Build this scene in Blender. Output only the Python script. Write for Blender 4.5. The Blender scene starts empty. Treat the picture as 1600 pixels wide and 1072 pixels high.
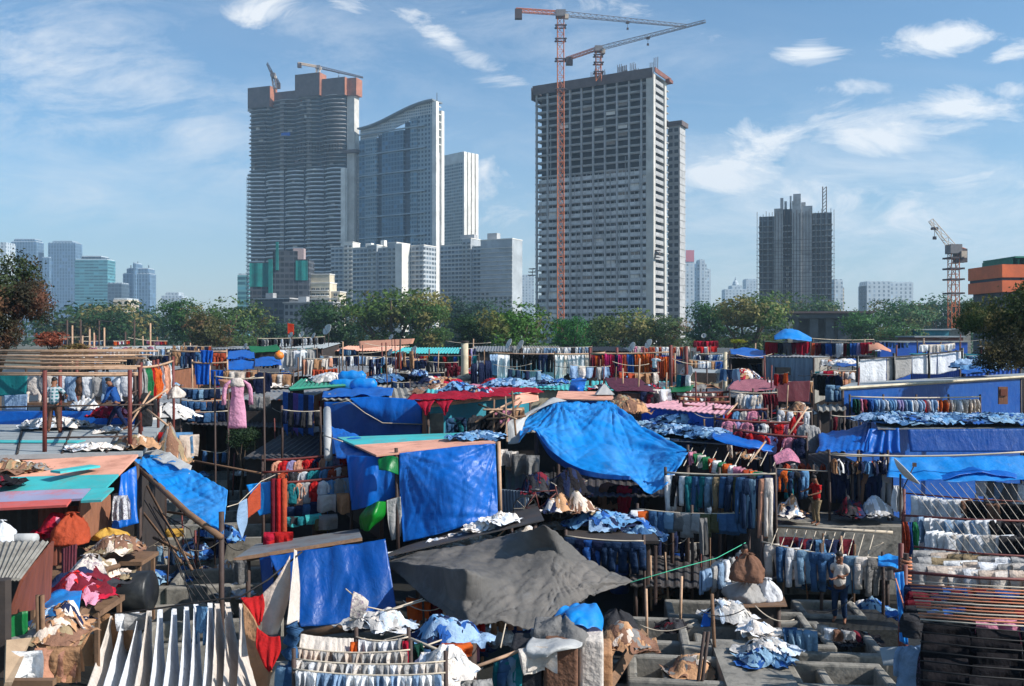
import bpy, math, random
from mathutils import Vector, Matrix, noise
R = math.radians
rnd = random.Random(11)
sc = bpy.context.scene
col = sc.collection
F, CX, HY, CZ = 1386.0, 800.0, 520.0, 8.0
def W(px, py, D):
    return Vector(((px - CX) / F * D, D, CZ - (py - HY) / F * D))
def WZ(px, py, z):
    return W(px, py, (CZ - z) * F / (py - HY))
def lin(c):
    return tuple(((x / 255.0) / 12.92 if x / 255.0 <= 0.04045 else ((x / 255.0 + 0.055) / 1.055) ** 2.4) for x in c)
ORG = {}
class MB:
    def __init__(s):
        s.v = []; s.f = []; s.mi = []
    def add(s, vs, fs, mi=0):
        b = len(s.v); s.v.extend(vs)
        for f in fs: s.f.append(tuple(b + i for i in f)); s.mi.append(mi)
    def box(s, c, size, mi=0, rz=0.0, M=None):
        hx, hy, hz = size[0] / 2, size[1] / 2, size[2] / 2
        c = Vector(c); cr, sr = math.cos(rz), math.sin(rz); vs = []
        for z in (-hz, hz):
            for x, y in ((-hx, -hy), (hx, -hy), (hx, hy), (-hx, hy)):
                p = Vector((x * cr - y * sr, x * sr + y * cr, z))
                if M: p = M @ Vector((x, y, z))
                vs.append(c + p)
        s.add(vs, [(3, 2, 1, 0), (4, 5, 6, 7), (0, 1, 5, 4), (1, 2, 6, 5), (2, 3, 7, 6), (3, 0, 4, 7)], mi)
    def frame_box(s, o, u, n, z, u0, u1, n0, n1, z0, z1, mi=0):
        vs = [o + u * a + n * b + z * c for c in (z0, z1) for a, b in ((u0, n0), (u1, n0), (u1, n1), (u0, n1))]
        s.add(vs, [(3, 2, 1, 0), (4, 5, 6, 7), (0, 1, 5, 4), (1, 2, 6, 5), (2, 3, 7, 6), (3, 0, 4, 7)], mi)
    def tube(s, pts, r, n=6, mi=0, cap=True):
        pts = [Vector(p) for p in pts]
        rs = r if isinstance(r, (list, tuple)) else [r] * len(pts)
        vs = []
        for i, p in enumerate(pts):
            d = (pts[min(i + 1, len(pts) - 1)] - pts[max(i - 1, 0)])
            d = d.normalized() if d.length > 1e-9 else Vector((0, 0, 1))
            a = d.orthogonal().normalized() if abs(d.z) < 0.99 else Vector((1, 0, 0))
            if abs(d.z) < 0.99: a = d.cross(Vector((0, 0, 1))).normalized()
            b = d.cross(a)
            for k in range(n):
                t = 2 * math.pi * k / n
                vs.append(p + (a * math.cos(t) + b * math.sin(t)) * rs[i])
        fs = []
        for i in range(len(pts) - 1):
            for k in range(n):
                k2 = (k + 1) % n
                fs.append((i * n + k, i * n + k2, (i + 1) * n + k2, (i + 1) * n + k))
        if cap:
            fs.append(tuple(range(n - 1, -1, -1))); fs.append(tuple((len(pts) - 1) * n + k for k in range(n)))
        s.add(vs, fs, mi)
    def beam(s, p0, p1, w, h=None, mi=0):
        s.tube([p0, p1], (w if h is None else (w + h) / 2) * 0.7, 4, mi)
    def flat(s, pts, half_w, thick, n=12, mi=0, wr=0.0, seed=0, side=Vector((1, 0, 0)), nrm=Vector((0, -1, 0)), capt=True):
        vs = []; m = len(pts)
        for i, p in enumerate(pts):
            p = Vector(p); w = half_w[i]; t = thick[i]
            for k in range(n):
                a = 2 * math.pi * k / n
                ca, sa = math.cos(a), math.sin(a)
                q = p + side * (w * ca) + nrm * (t * sa)
                if wr:
                    q += nrm * (noise.noise((q.x * 9 + seed, q.z * 2.2 + seed * 1.7, sa * 2)) * wr)
                vs.append(q)
        fs = []
        for i in range(m - 1):
            for k in range(n):
                k2 = (k + 1) % n
                fs.append((i * n + k, i * n + k2, (i + 1) * n + k2, (i + 1) * n + k))
        if capt:
            fs.append(tuple(range(n - 1, -1, -1))); fs.append(tuple((m - 1) * n + k for k in range(n)))
        s.add(vs, fs, mi)
    def grid(s, fn, nu, nv, mi=0, thick=0.0):
        P = [[Vector(fn(i / nu, j / nv)) for i in range(nu + 1)] for j in range(nv + 1)]
        vs = [p for row in P for p in row]
        w = nu + 1
        fs = [(j * w + i, j * w + i + 1, (j + 1) * w + i + 1, (j + 1) * w + i) for j in range(nv) for i in range(nu)]
        if thick:
            nn = [Vector((0, 0, 0)) for _ in vs]
            for f in fs:
                c = (vs[f[2]] - vs[f[0]]).cross(vs[f[3]] - vs[f[1]])
                for q in f: nn[q] += c
            N = len(vs)
            vs = vs + [v - (n.normalized() if n.length > 0 else n) * thick for v, n in zip(vs, nn)]
            fs2 = [tuple(N + q for q in reversed(f)) for f in fs]
            rim = [j for j in range(w)] + [j * w + nu for j in range(1, nv + 1)] + [nv * w + i for i in range(nu - 1, -1, -1)] + [j * w for j in range(nv - 1, 0, -1)]
            for a in range(len(rim)):
                p, q = rim[a], rim[(a + 1) % len(rim)]
                fs2.append((q, p, N + p, N + q))
            fs = fs + fs2
        s.add(vs, fs, mi)
    def quad_slab(s, q, t, mi=0):
        q = [Vector(p) for p in q]
        n = (q[2] - q[0]).cross(q[3] - q[1]).normalized()
        vs = q + [p - n * t for p in q]
        s.add(vs, [(0, 1, 2, 3), (7, 6, 5, 4)] + [((i + 1) % 4, i, 4 + i, 4 + (i + 1) % 4) for i in range(4)], mi)
    def lathe(s, prof, c, n=16, mi=0):
        c = Vector(c); vs = []; fs = []
        for r, z in prof:
            for k in range(n):
                a = 2 * math.pi * k / n
                vs.append(c + Vector((r * math.cos(a), r * math.sin(a), z)))
        for i in range(len(prof) - 1):
            for k in range(n):
                k2 = (k + 1) % n
                fs.append((i * n + k, i * n + k2, (i + 1) * n + k2, (i + 1) * n + k))
        fs.append(tuple(range(n - 1, -1, -1))); fs.append(tuple((len(prof) - 1) * n + k for k in range(n)))
        s.add(vs, fs, mi)
    def build(s, name, mat, parent=None, loc=None, smooth=False, color=None):
        if parent is not None: o0 = ORG[parent.name]
        else:
            if loc is None:
                n = len(s.v); lo = Vector([min(v[k] for v in s.v) for k in range(3)]); hi = Vector([max(v[k] for v in s.v) for k in range(3)])
                loc = Vector(((lo.x + hi.x) / 2, (lo.y + hi.y) / 2, lo.z))
            o0 = Vector(loc)
        me = bpy.data.meshes.new(name)
        me.from_pydata([tuple(Vector(v) - o0) for v in s.v], [], s.f)
        for m in (mat if isinstance(mat, (list, tuple)) else [mat]): me.materials.append(m)
        if isinstance(mat, (list, tuple)) and len(mat) > 1:
            me.polygons.foreach_set("material_index", s.mi)
        if smooth: me.polygons.foreach_set("use_smooth", [True] * len(me.polygons))
        me.update()
        o = bpy.data.objects.new(name, me); col.objects.link(o)
        if parent is not None: o.parent = parent
        else: o.location = o0
        ORG[o.name] = o0
        if color is not None: o.color = (*color, 1)
        return o
LABELS = {}
def tag(o, label=None, cat=None, group=None, kind=None):
    if label:
        o["label"] = label; LABELS.setdefault(label, []).append(o.name)
        if not 4 <= len(label.replace("-", " ").split()) <= 16: print("LABEL LENGTH", len(label.split()), label)
    if cat: o["category"] = cat
    if group: o["group"] = group
    if kind: o["kind"] = kind
    return o
def thing(name, label, cat, loc, group=None, rz=0.0):
    o = bpy.data.objects.new(name, None); col.objects.link(o)
    o.location = Vector(loc); o.rotation_euler = (0, 0, rz); o.empty_display_size = 0.2
    ORG[o.name] = Vector(loc)
    return tag(o, label, cat, group)
def inst(name, me, parent, loc, rz=0.0, scale=(1, 1, 1), color=None):
    """an object sharing mesh data, at a world location"""
    o = bpy.data.objects.new(name, me); col.objects.link(o)
    if parent is not None:
        o.parent = parent; o.location = Vector(loc) - ORG[parent.name]
    else: o.location = Vector(loc)
    o.rotation_euler = (0, 0, rz) if not isinstance(rz, (tuple, list)) else rz
    o.scale = scale
    ORG[o.name] = Vector(loc)
    if color is not None: o.color = (*color, 1)
    return o
def nodes_of(name):
    m = bpy.data.materials.new(name); m.use_nodes = True
    nt = m.node_tree; nt.nodes.clear()
    return m, nt, nt.nodes, nt.links
def _noise(N, L, scale, detail=4.0, rough=0.55, vec=None, dist=0.0):
    n = N.new("ShaderNodeTexNoise"); n.inputs["Scale"].default_value = scale
    n.inputs["Detail"].default_value = detail; n.inputs["Roughness"].default_value = rough; n.inputs["Distortion"].default_value = dist
    if vec is not None: L.new(vec, n.inputs["Vector"])
    return n
def _ramp(N, L, fac, stops):
    r = N.new("ShaderNodeValToRGB"); e = r.color_ramp.elements
    while len(e) < len(stops): e.new(0.5)
    for i, (p, c) in enumerate(stops):
        e[i].position = p; e[i].color = (*c, 1) if len(c) == 3 else c
    L.new(fac, r.inputs[0]); return r
def _mix(N, L, a, b, fac, mode="MIX"):
    m = N.new("ShaderNodeMix"); m.data_type = "RGBA"; m.blend_type = mode; m.clamp_factor = True
    for sock, v in ((m.inputs["Factor"], fac), (m.inputs["A"], a), (m.inputs["B"], b)):
        if hasattr(v, "links"): L.new(v, sock)
        elif isinstance(v, (int, float)): sock.default_value = v
        else: sock.default_value = (*v, 1)
    return m.outputs["Result"]
def mat(name, c, rough=0.8, dirt=None, dirt_amt=0.5, scale=1.5, var=0.25, bump=0.15, bscale=12.0, metal=0.0, transl=0.0, spec=0.4, objcol=False, coat=0.0, stretch=None, world=True):
    m, nt, N, L = nodes_of(name)
    out = N.new("ShaderNodeOutputMaterial"); b = N.new("ShaderNodeBsdfPrincipled")
    tc = N.new("ShaderNodeTexCoord"); vec = tc.outputs["Object"]
    if stretch:
        mp = N.new("ShaderNodeMapping"); mp.inputs["Scale"].default_value = stretch; L.new(vec, mp.inputs["Vector"]); vec = mp.outputs["Vector"]
    oi = N.new("ShaderNodeObjectInfo")
    ad = N.new("ShaderNodeVectorMath"); ad.operation = "ADD"; L.new(vec, ad.inputs[0])
    rv = N.new("ShaderNodeVectorMath"); rv.operation = "SCALE"; rv.inputs[0].default_value = (37, 51, 23); L.new(oi.outputs["Random"], rv.inputs["Scale"]); L.new(rv.outputs[0], ad.inputs[1])
    vec = ad.outputs[0]
    base = oi.outputs["Color"] if objcol else c
    n1 = _noise(N, L, scale, 5, 0.6, vec)
    lo, hi = 1 - var, 1 + var * 0.6
    r1 = _ramp(N, L, n1.outputs["Fac"], [(0.3, (lo,) * 3), (0.7, (hi,) * 3)])
    cc = _mix(N, L, base, r1.outputs[0], 1.0, "MULTIPLY")
    if dirt is not None:
        n2 = _noise(N, L, scale * 2.3, 8, 0.7, vec, 0.4)
        r2 = _ramp(N, L, n2.outputs["Fac"], [(0.48, (0, 0, 0)), (0.68, (dirt_amt,) * 3)])
        cc = _mix(N, L, cc, dirt, r2.outputs[0])
    L.new(cc, b.inputs["Base Color"])
    b.inputs["Roughness"].default_value = rough; b.inputs["Metallic"].default_value = metal; b.inputs["Specular IOR Level"].default_value = spec
    b.inputs["Coat Weight"].default_value = coat
    if bump:
        n3 = _noise(N, L, bscale, 6, 0.6, vec)
        bp = N.new("ShaderNodeBump"); bp.inputs["Strength"].default_value = bump; bp.inputs["Distance"].default_value = 0.05
        L.new(n3.outputs["Fac"], bp.inputs["Height"]); L.new(bp.outputs[0], b.inputs["Normal"])
    if transl:
        t = N.new("ShaderNodeBsdfTranslucent"); L.new(cc, t.inputs["Color"])
        ms = N.new("ShaderNodeMixShader"); ms.inputs[0].default_value = transl
        L.new(b.outputs[0], ms.inputs[1]); L.new(t.outputs[0], ms.inputs[2]); L.new(ms.outputs[0], out.inputs[0])
    else: L.new(b.outputs[0], out.inputs[0])
    return m
def cloth_mat(name, pattern=None):
    """woven cotton whose colour is the object's own colour; pattern adds dyed checks or stripes"""
    m, nt, N, L = nodes_of(name)
    out = N.new("ShaderNodeOutputMaterial"); b = N.new("ShaderNodeBsdfPrincipled")
    tc = N.new("ShaderNodeTexCoord"); oi = N.new("ShaderNodeObjectInfo")
    n1 = _noise(N, L, 5.0, 5, 0.65, tc.outputs["Object"])
    r1 = _ramp(N, L, n1.outputs["Fac"], [(0.25, (0.78,) * 3), (0.75, (1.1,) * 3)])
    cc = _mix(N, L, oi.outputs["Color"], r1.outputs[0], 1.0, "MULTIPLY")
    if pattern == "check":
        for d in ("X", "Z"):
            w = N.new("ShaderNodeTexWave"); w.bands_direction = d; w.inputs["Scale"].default_value = 3.2; L.new(tc.outputs["Object"], w.inputs["Vector"])
            r = _ramp(N, L, w.outputs["Fac"], [(0.45, (0.0,) * 3), (0.55, (0.8,) * 3)])
            cc = _mix(N, L, cc, (0.55, 0.6, 0.65), r.outputs[0])
    if pattern == "stripe":
        w = N.new("ShaderNodeTexWave"); w.bands_direction = "Y"; w.inputs["Scale"].default_value = 1.3; L.new(tc.outputs["Object"], w.inputs["Vector"])
        r = _ramp(N, L, w.outputs["Fac"], [(0.5, (0.0,) * 3), (0.6, (0.75,) * 3)])
        cc = _mix(N, L, cc, (0.30, 0.07, 0.12), r.outputs[0])
    if pattern == "print":
        v = _noise(N, L, 11, 2, .5, tc.outputs["Object"], 1.5)
        r = _ramp(N, L, v.outputs["Fac"], [(0.52, (0.0,) * 3), (0.6, (0.7,) * 3)])
        cc = _mix(N, L, cc, (0.2, 0.12, 0.22), r.outputs[0])
    L.new(cc, b.inputs["Base Color"]); b.inputs["Roughness"].default_value = 0.9; b.inputs["Specular IOR Level"].default_value = 0.15
    n3 = _noise(N, L, 9.0, 4, 0.5, tc.outputs["Object"])
    bp = N.new("ShaderNodeBump"); bp.inputs["Strength"].default_value = 0.8; bp.inputs["Distance"].default_value = 0.06
    L.new(n3.outputs["Fac"], bp.inputs["Height"]); L.new(bp.outputs[0], b.inputs["Normal"])
    t = N.new("ShaderNodeBsdfTranslucent"); L.new(cc, t.inputs["Color"])
    ms = N.new("ShaderNodeMixShader"); ms.inputs[0].default_value = 0.3
    L.new(b.outputs[0], ms.inputs[1]); L.new(t.outputs[0], ms.inputs[2]); L.new(ms.outputs[0], out.inputs[0])
    return m
def tarp_mat(name, c, rough=0.34, transl=0.35, fade=(0.16, 0.42, 0.75), fade_amt=0.1, bump=0.42):
    m, nt, N, L = nodes_of(name)
    out = N.new("ShaderNodeOutputMaterial"); b = N.new("ShaderNodeBsdfPrincipled"); tc = N.new("ShaderNodeTexCoord")
    n1 = _noise(N, L, 0.9, 6, 0.6, tc.outputs["Object"], 0.6)
    r1 = _ramp(N, L, n1.outputs["Fac"], [(0.42, (0, 0, 0)), (0.72, (fade_amt,) * 3)])
    cc = _mix(N, L, c, fade, r1.outputs[0])
    n2 = _noise(N, L, 2.6, 8, 0.7, tc.outputs["Object"])
    r2 = _ramp(N, L, n2.outputs["Fac"], [(0.3, (0.9,) * 3), (0.6, (1.03,) * 3)])
    cc = _mix(N, L, cc, r2.outputs[0], 1.0, "MULTIPLY")
    n6 = _noise(N, L, 1.3, 9, 0.75, tc.outputs["Object"], 1.6); r6 = _ramp(N, L, n6.outputs["Fac"], [(0.56, (0, 0, 0)), (0.78, (0.3,) * 3)]); cc = _mix(N, L, cc, lin((150, 158, 166)), r6.outputs[0])
    L.new(cc, b.inputs["Base Color"]); b.inputs["Roughness"].default_value = rough; b.inputs["Specular IOR Level"].default_value = 0.5
    rr_ = _ramp(N, L, n6.outputs["Fac"], [(0.4, (rough,) * 3), (0.7, (rough + .3,) * 3)]); L.new(rr_.outputs[0], b.inputs["Roughness"])
    mp = N.new("ShaderNodeMapping"); mp.inputs["Scale"].default_value = (1.8, 1.8, 0.5); mp.inputs["Rotation"].default_value = (0.25, 0.3, 0.3); L.new(tc.outputs["Object"], mp.inputs["Vector"])
    n3 = _noise(N, L, 1.5, 4, 0.5, mp.outputs["Vector"], 0.8)
    n4 = _noise(N, L, 7.0, 4, 0.6, tc.outputs["Object"], 0.5)
    ma = N.new("ShaderNodeMath"); ma.operation = "MULTIPLY_ADD"; ma.inputs[1].default_value = 0.3; L.new(n4.outputs["Fac"], ma.inputs[0]); L.new(n3.outputs["Fac"], ma.inputs[2])
    bp = N.new("ShaderNodeBump"); bp.inputs["Strength"].default_value = bump; bp.inputs["Distance"].default_value = 0.1
    L.new(ma.outputs[0], bp.inputs["Height"]); L.new(bp.outputs[0], b.inputs["Normal"])
    t = N.new("ShaderNodeBsdfTranslucent"); L.new(cc, t.inputs["Color"])
    ms = N.new("ShaderNodeMixShader"); ms.inputs[0].default_value = transl
    L.new(b.outputs[0], ms.inputs[1]); L.new(t.outputs[0], ms.inputs[2]); L.new(ms.outputs[0], out.inputs[0])
    return m
M = {}
M["cloth"] = cloth_mat("cotton"); M["check"] = cloth_mat("cotton_check", "check"); M["stripe"] = cloth_mat("cotton_stripe", "stripe"); M["print"] = cloth_mat("cotton_print", "print")
M["tarp"] = tarp_mat("blue_tarp", lin((0, 108, 206)))
M["tarp_light"] = tarp_mat("light_blue_tarp", lin((14, 148, 230)), fade=(0.28, 0.58, 0.86), fade_amt=0.25)
M["tarp_dark"] = tarp_mat("shaded_blue_tarp", lin((0, 80, 166)), transl=0.3)  # deeper copy of the blue tarp; shade on walls is in its colour
M["tarp_grey"] = tarp_mat("grey_tarp", lin((84, 82, 80)), rough=0.75, transl=0.04, fade=lin((140, 132, 124)), fade_amt=0.4, bump=0.35)
M["tarp_green"] = tarp_mat("green_tarp", lin((10, 120, 60)), transl=0.3, fade=lin((20, 140, 80)))
M["tarp_teal"] = tarp_mat("teal_net", lin((20, 125, 130)), transl=0.3, fade=lin((40, 150, 140)))
M["tarp_white"] = tarp_mat("white_plastic", lin((200, 200, 198)), rough=0.5, transl=0.3, fade=lin((170, 175, 178)))
M["tarp_maroon"] = tarp_mat("maroon_sheet", lin((92, 34, 46)), rough=0.8, transl=0.15, fade=lin((120, 60, 70)))
M["salmon"] = mat("salmon_paint", lin((226, 164, 138)), 0.65, dirt=lin((158, 100, 80)), dirt_amt=0.7, scale=0.8, var=0.2, bump=0.1)
M["turq"] = mat("turquoise_paint", lin((62, 176, 178)), 0.6, dirt=lin((120, 130, 122)), dirt_amt=0.6, scale=0.9, var=0.2, bump=0.1)
M["mauve"] = mat("mauve_paint", lin((150, 150, 178)), 0.65, dirt=lin((200, 96, 92)), dirt_amt=0.9, scale=0.55, var=0.2, bump=0.1)
M["redroof"] = mat("faded_red_paint", lin((196, 88, 80)), 0.7, dirt=lin((150, 120, 130)), dirt_amt=0.6, scale=0.8, bump=0.1)
M["pinkroof"] = mat("pink_sheet", lin((198, 146, 156)), 0.7, dirt=lin((150, 100, 105)), dirt_amt=0.5, bump=0.1)
M["greyroof"] = mat("cement_sheet", lin((150, 156, 158)), 0.8, dirt=lin((110, 118, 120)), dirt_amt=0.5, scale=0.7, var=0.2)
M["greenroof"] = mat("green_sheet", lin((30, 120, 96)), 0.6, dirt=lin((90, 140, 125)), dirt_amt=0.4)
M["tin"] = mat("weathered_tin", lin((128, 134, 138)), 0.55, dirt=lin((112, 74, 52)), dirt_amt=0.7, scale=1.1, metal=0.3)
M["rust"] = mat("rusty_tin", lin((116, 62, 46)), 0.75, dirt=lin((70, 40, 32)), dirt_amt=0.6, scale=1.0, stretch=(2, 2, 0.5))
M["darktin"] = mat("dark_tin", lin((62, 62, 64)), 0.7, dirt=lin((84, 60, 46)), dirt_amt=0.5)
M["asbestos"] = mat("asbestos_sheet", lin((140, 136, 128)), 0.85, dirt=lin((84, 78, 72)), dirt_amt=0.7, scale=1.2)
M["bluewall"] = mat("blue_painted_sheet", lin((12, 82, 176)), 0.6, dirt=lin((30, 90, 165)), dirt_amt=0.5, scale=0.8)
M["tealwall"] = mat("teal_painted_wall", lin((36, 120, 138)), 0.7, dirt=lin((60, 100, 104)), dirt_amt=0.5)
M["bluegrey"] = mat("blue_grey_sheet", lin((122, 138, 154)), 0.6, dirt=lin((90, 96, 104)), dirt_amt=0.5, stretch=(3, 3, 0.4))
M["brown"] = mat("brown_ply", lin((136, 90, 66)), 0.75, dirt=lin((80, 52, 40)), dirt_amt=0.6, stretch=(2, 2, 0.5))
M["cream"] = mat("cream_plaster", lin((196, 184, 158)), 0.85, dirt=lin((130, 118, 100)), dirt_amt=0.6)
M["darkwall"] = mat("dark_shade_board", lin((52, 46, 44)), 0.85, dirt=lin((70, 60, 54)), dirt_amt=0.5)  # dark boards; the tone also paints in shade of interiors between rows
M["concrete"] = mat("wash_concrete", lin((136, 132, 124)), 0.8, dirt=lin((56, 58, 56)), dirt_amt=0.8, scale=1.3, bump=0.4, bscale=6)
M["wetground"] = mat("wet_ground", lin((46, 46, 44)), 0.5, dirt=lin((26, 28, 27)), dirt_amt=0.8, scale=0.5, bump=0.3)
M["wood"] = mat("old_timber", lin((120, 92, 70)), 0.85, dirt=lin((70, 52, 40)), dirt_amt=0.6, scale=2)
M["bamboo"] = mat("bamboo", lin((184, 150, 122)), 0.7, dirt=lin((110, 80, 56)), dirt_amt=0.6, scale=2)
M["pole"] = mat("dark_pole", lin((72, 56, 50)), 0.7, dirt=lin((40, 32, 30)), dirt_amt=0.6)
M["iron"] = mat("red_oxide_pipe", lin((110, 52, 46)), 0.6, dirt=lin((60, 36, 34)), dirt_amt=0.6)
M["rope"] = mat("rope", lin((198, 184, 164)), 0.9, bump=0)
M["rope_dark"] = mat("cable", lin((40, 38, 38)), 0.7, bump=0)
M["rope_orange"] = mat("orange_rope", lin((206, 134, 100)), 0.9, bump=0)
M["rope_green"] = mat("green_rope", lin((70, 190, 150)), 0.8, bump=0)
M["barrel"] = mat("blue_plastic_drum", lin((20, 70, 150)), 0.4, dirt=lin((60, 80, 110)), dirt_amt=0.4)
M["blackplastic"] = mat("black_plastic", lin((30, 32, 34)), 0.4, dirt=lin((70, 72, 70)), dirt_amt=0.4)
M["orangeplastic"] = mat("orange_plastic", lin((220, 122, 40)), 0.5)
M["dish"] = mat("dish_white", lin((205, 204, 198)), 0.5, dirt=lin((150, 140, 125)), dirt_amt=0.4)
M["skin"] = mat("skin", lin((126, 84, 62)), 0.6, var=0.08, bump=0, spec=0.3)
M["hair"] = mat("black_hair", lin((24, 20, 19)), 0.6, bump=0.3, bscale=60)
M["shoe"] = mat("dark_leather", lin((44, 36, 32)), 0.6)
M["water"] = mat("soapy_water", lin((92, 126, 124)), 0.12, dirt=lin((150, 165, 162)), dirt_amt=0.5, scale=1.4, bump=0.05)
M["cardboard"] = mat("sackcloth", lin((176, 150, 122)), 0.9, dirt=lin((130, 106, 84)), dirt_amt=0.5)
M["trunk"] = mat("bark", lin((92, 76, 62)), 0.9, dirt=lin((58, 48, 40)), dirt_amt=0.6, scale=3)
C = {k: lin(v) for k, v in {
    "white": (236, 238, 242), "off-white": (226, 216, 206), "cream": (222, 204, 188), "pale blue": (150, 178, 208), "light blue": (104, 152, 196), "blue": (44, 92, 164),
    "navy": (34, 44, 76), "dark denim": (38, 60, 92), "mid denim": (66, 104, 146), "light denim": (130, 164, 190), "black": (30, 28, 32), "charcoal": (58, 58, 62), "grey": (132, 130, 128),
    "light grey": (178, 176, 174), "khaki": (150, 132, 104), "olive": (96, 96, 68), "brown": (132, 98, 80), "maroon": (108, 30, 44), "red": (196, 38, 40), "crimson": (176, 30, 56), "pink": (214, 140, 164),
    "magenta": (196, 44, 110), "orange": (220, 104, 44), "yellow": (216, 170, 80), "peach": (218, 160, 132), "tan": (188, 144, 108), "green": (40, 118, 76), "dark green": (26, 74, 62), "teal": (36, 122, 132),
    "turquoise": (70, 176, 176), "purple": (98, 76, 146), "lilac": (164, 156, 200), "rust": (186, 82, 54)}.items()}
cam_d = bpy.data.cameras.new("camera"); cam = bpy.data.objects.new("camera", cam_d); col.objects.link(cam)
cam.location = (0, 0, CZ); cam.rotation_euler = (R(90), 0, 0)
cam_d.sensor_width = 36; cam_d.lens = 36 * F / 1600; cam_d.shift_y = -16 / 1600
cam_d.clip_start = 0.1; cam_d.clip_end = 20000
sc.camera = cam
SUN_EL, SUN_AZ = 36.0, 108.0      # azimuth clockwise from +Y (the view direction)
sv = Vector((math.sin(R(SUN_AZ)) * math.cos(R(SUN_EL)), math.cos(R(SUN_AZ)) * math.cos(R(SUN_EL)), math.sin(R(SUN_EL))))
sl = bpy.data.lights.new("sun", "SUN"); sl.energy = 5.0; sl.angle = R(0.5); sl.color = (1.0, 0.95, 0.88)
so = bpy.data.objects.new("sun", sl); col.objects.link(so); so.rotation_euler = (-sv).to_track_quat("-Z", "Y").to_euler(); so.location = sv * 300
w = bpy.data.worlds.new("World"); sc.world = w; w.use_nodes = True
N, L = w.node_tree.nodes, w.node_tree.links; N.clear()
wo = N.new("ShaderNodeOutputWorld"); bg = N.new("ShaderNodeBackground"); L.new(bg.outputs[0], wo.inputs[0])
sky = N.new("ShaderNodeTexSky"); sky.sky_type = "NISHITA"; sky.sun_disc = False
sky.sun_elevation = R(SUN_EL); sky.sun_rotation = R(SUN_AZ); sky.air_density = 1.0; sky.dust_density = 0.6; sky.ozone_density = 2.5; sky.altitude = 20
bg.inputs[1].default_value = 0.12
tc = N.new("ShaderNodeTexCoord"); sep = N.new("ShaderNodeSeparateXYZ"); L.new(tc.outputs["Generated"], sep.inputs[0])
def mth(op, a, b=None, c=None):
    n = N.new("ShaderNodeMath"); n.operation = op
    for i, v in enumerate((a, b, c)):
        if v is None: continue
        if hasattr(v, "links"): L.new(v, n.inputs[i])
        else: n.inputs[i].default_value = v
    return n.outputs[0]
ay = mth("MAXIMUM", mth("ABSOLUTE", sep.outputs["Y"]), 0.05)
cu = mth("DIVIDE", sep.outputs["X"], ay); cv = mth("DIVIDE", sep.outputs["Z"], ay)
cmb = N.new("ShaderNodeCombineXYZ"); L.new(cu, cmb.inputs[0]); L.new(cv, cmb.inputs[1])
def cnoise(scale, detail, rough, stretch, rot, dist):
    mp = N.new("ShaderNodeMapping"); mp.inputs["Scale"].default_value = stretch; mp.inputs["Rotation"].default_value = (0, 0, rot)
    L.new(cmb.outputs[0], mp.inputs["Vector"])
    return _noise(N, L, scale, detail, rough, mp.outputs["Vector"], dist).outputs["Fac"]
def blob(px, py, wpx, hpx, rot=0.0, amp=1.0):
    wpx *= 1.2; hpx *= 1.25
    u0, v0 = (px - CX) / F, (HY - py) / F
    du = mth("SUBTRACT", cu, u0); dv = mth("SUBTRACT", cv, v0)
    c_, s_ = math.cos(rot), math.sin(rot)
    a = mth("ADD", mth("MULTIPLY", du, c_), mth("MULTIPLY", dv, s_)); b_ = mth("SUBTRACT", mth("MULTIPLY", dv, c_), mth("MULTIPLY", du, s_))
    a = mth("DIVIDE", a, wpx / F); b_ = mth("DIVIDE", b_, hpx / F)
    e = mth("EXPONENT", mth("MULTIPLY", mth("ADD", mth("MULTIPLY", a, a), mth("MULTIPLY", b_, b_)), -1.0))
    return mth("MULTIPLY", e, amp)
nA = cnoise(7, 9, 0.66, (1.0, 2.4, 1), 0.15, 0.9)
nB = cnoise(5.5, 12, 0.7, (1.0, 3.0, 1), -0.3, 0.45)
nC = cnoise(2.6, 6, 0.55, (0.7, 3.5, 1), 0.1, 0.7)
puffs = [(1262, 80, 55, 20, .1, .95), (1465, 60, 85, 22, .05, .95), (1350, 135, 50, 14, 0, .6), (1370, 215, 130, 42, .12, 1.0), (1495, 163, 70, 22, 0, .9), (1430, 185, 60, 26, .3, .7), (1190, 225, 95, 36, .1, .75), (1110, 275, 120, 45, .1, .7),
         (1580, 85, 45, 15, .2, .7), (1510, 275, 110, 26, .1, .7), (1400, 330, 260, 55, .05, .6), (1290, 300, 200, 50, 0, .45), (420, 18, 80, 24, .1, .85), (690, 60, 85, 18, -.55, .7), (785, 130, 75, 14, .05, .65), (545, 15, 60, 26, -.6, .5), (960, 22, 90, 28, -.2, .6), (640, 30, 50, 16, -.5, .4), (1575, 140, 50, 16, 0, .6), (770, 300, 120, 40, 0, .55)]
acc = None
for p in puffs:
    b_ = blob(*p); acc = b_ if acc is None else mth("MAXIMUM", acc, b_)
r1 = mth("MULTIPLY", mth("SUBTRACT", mth("MULTIPLY_ADD", nA, 2.8, mth("MULTIPLY", acc, 1.1)), 1.8), 1.5)
r1 = mth("MINIMUM", mth("MAXIMUM", r1, 0.0), 0.9)
veil = None
for p in [(100, 120, 330, 110, -.35, 1.1), (300, 200, 180, 60, -.5, 1.0), (60, 300, 260, 50, -.1, .7), (1330, 350, 420, 110, .05, 1.1), (1150, 250, 200, 70, .1, .8), (850, 60, 300, 60, -.2, .5), (470, 40, 200, 60, -.5, .6), (230, 290, 200, 50, -.2, .5), (700, 210, 260, 90, -.3, .3)]:
    b_ = blob(*p); veil = b_ if veil is None else mth("MAXIMUM", veil, b_)
r2 = mth("MULTIPLY", mth("MINIMUM", mth("MAXIMUM", mth("MULTIPLY", mth("SUBTRACT", nB, 0.4), 3.0), 0.0), 1.0), veil)
r2 = mth("MULTIPLY", r2, 0.86)
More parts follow.
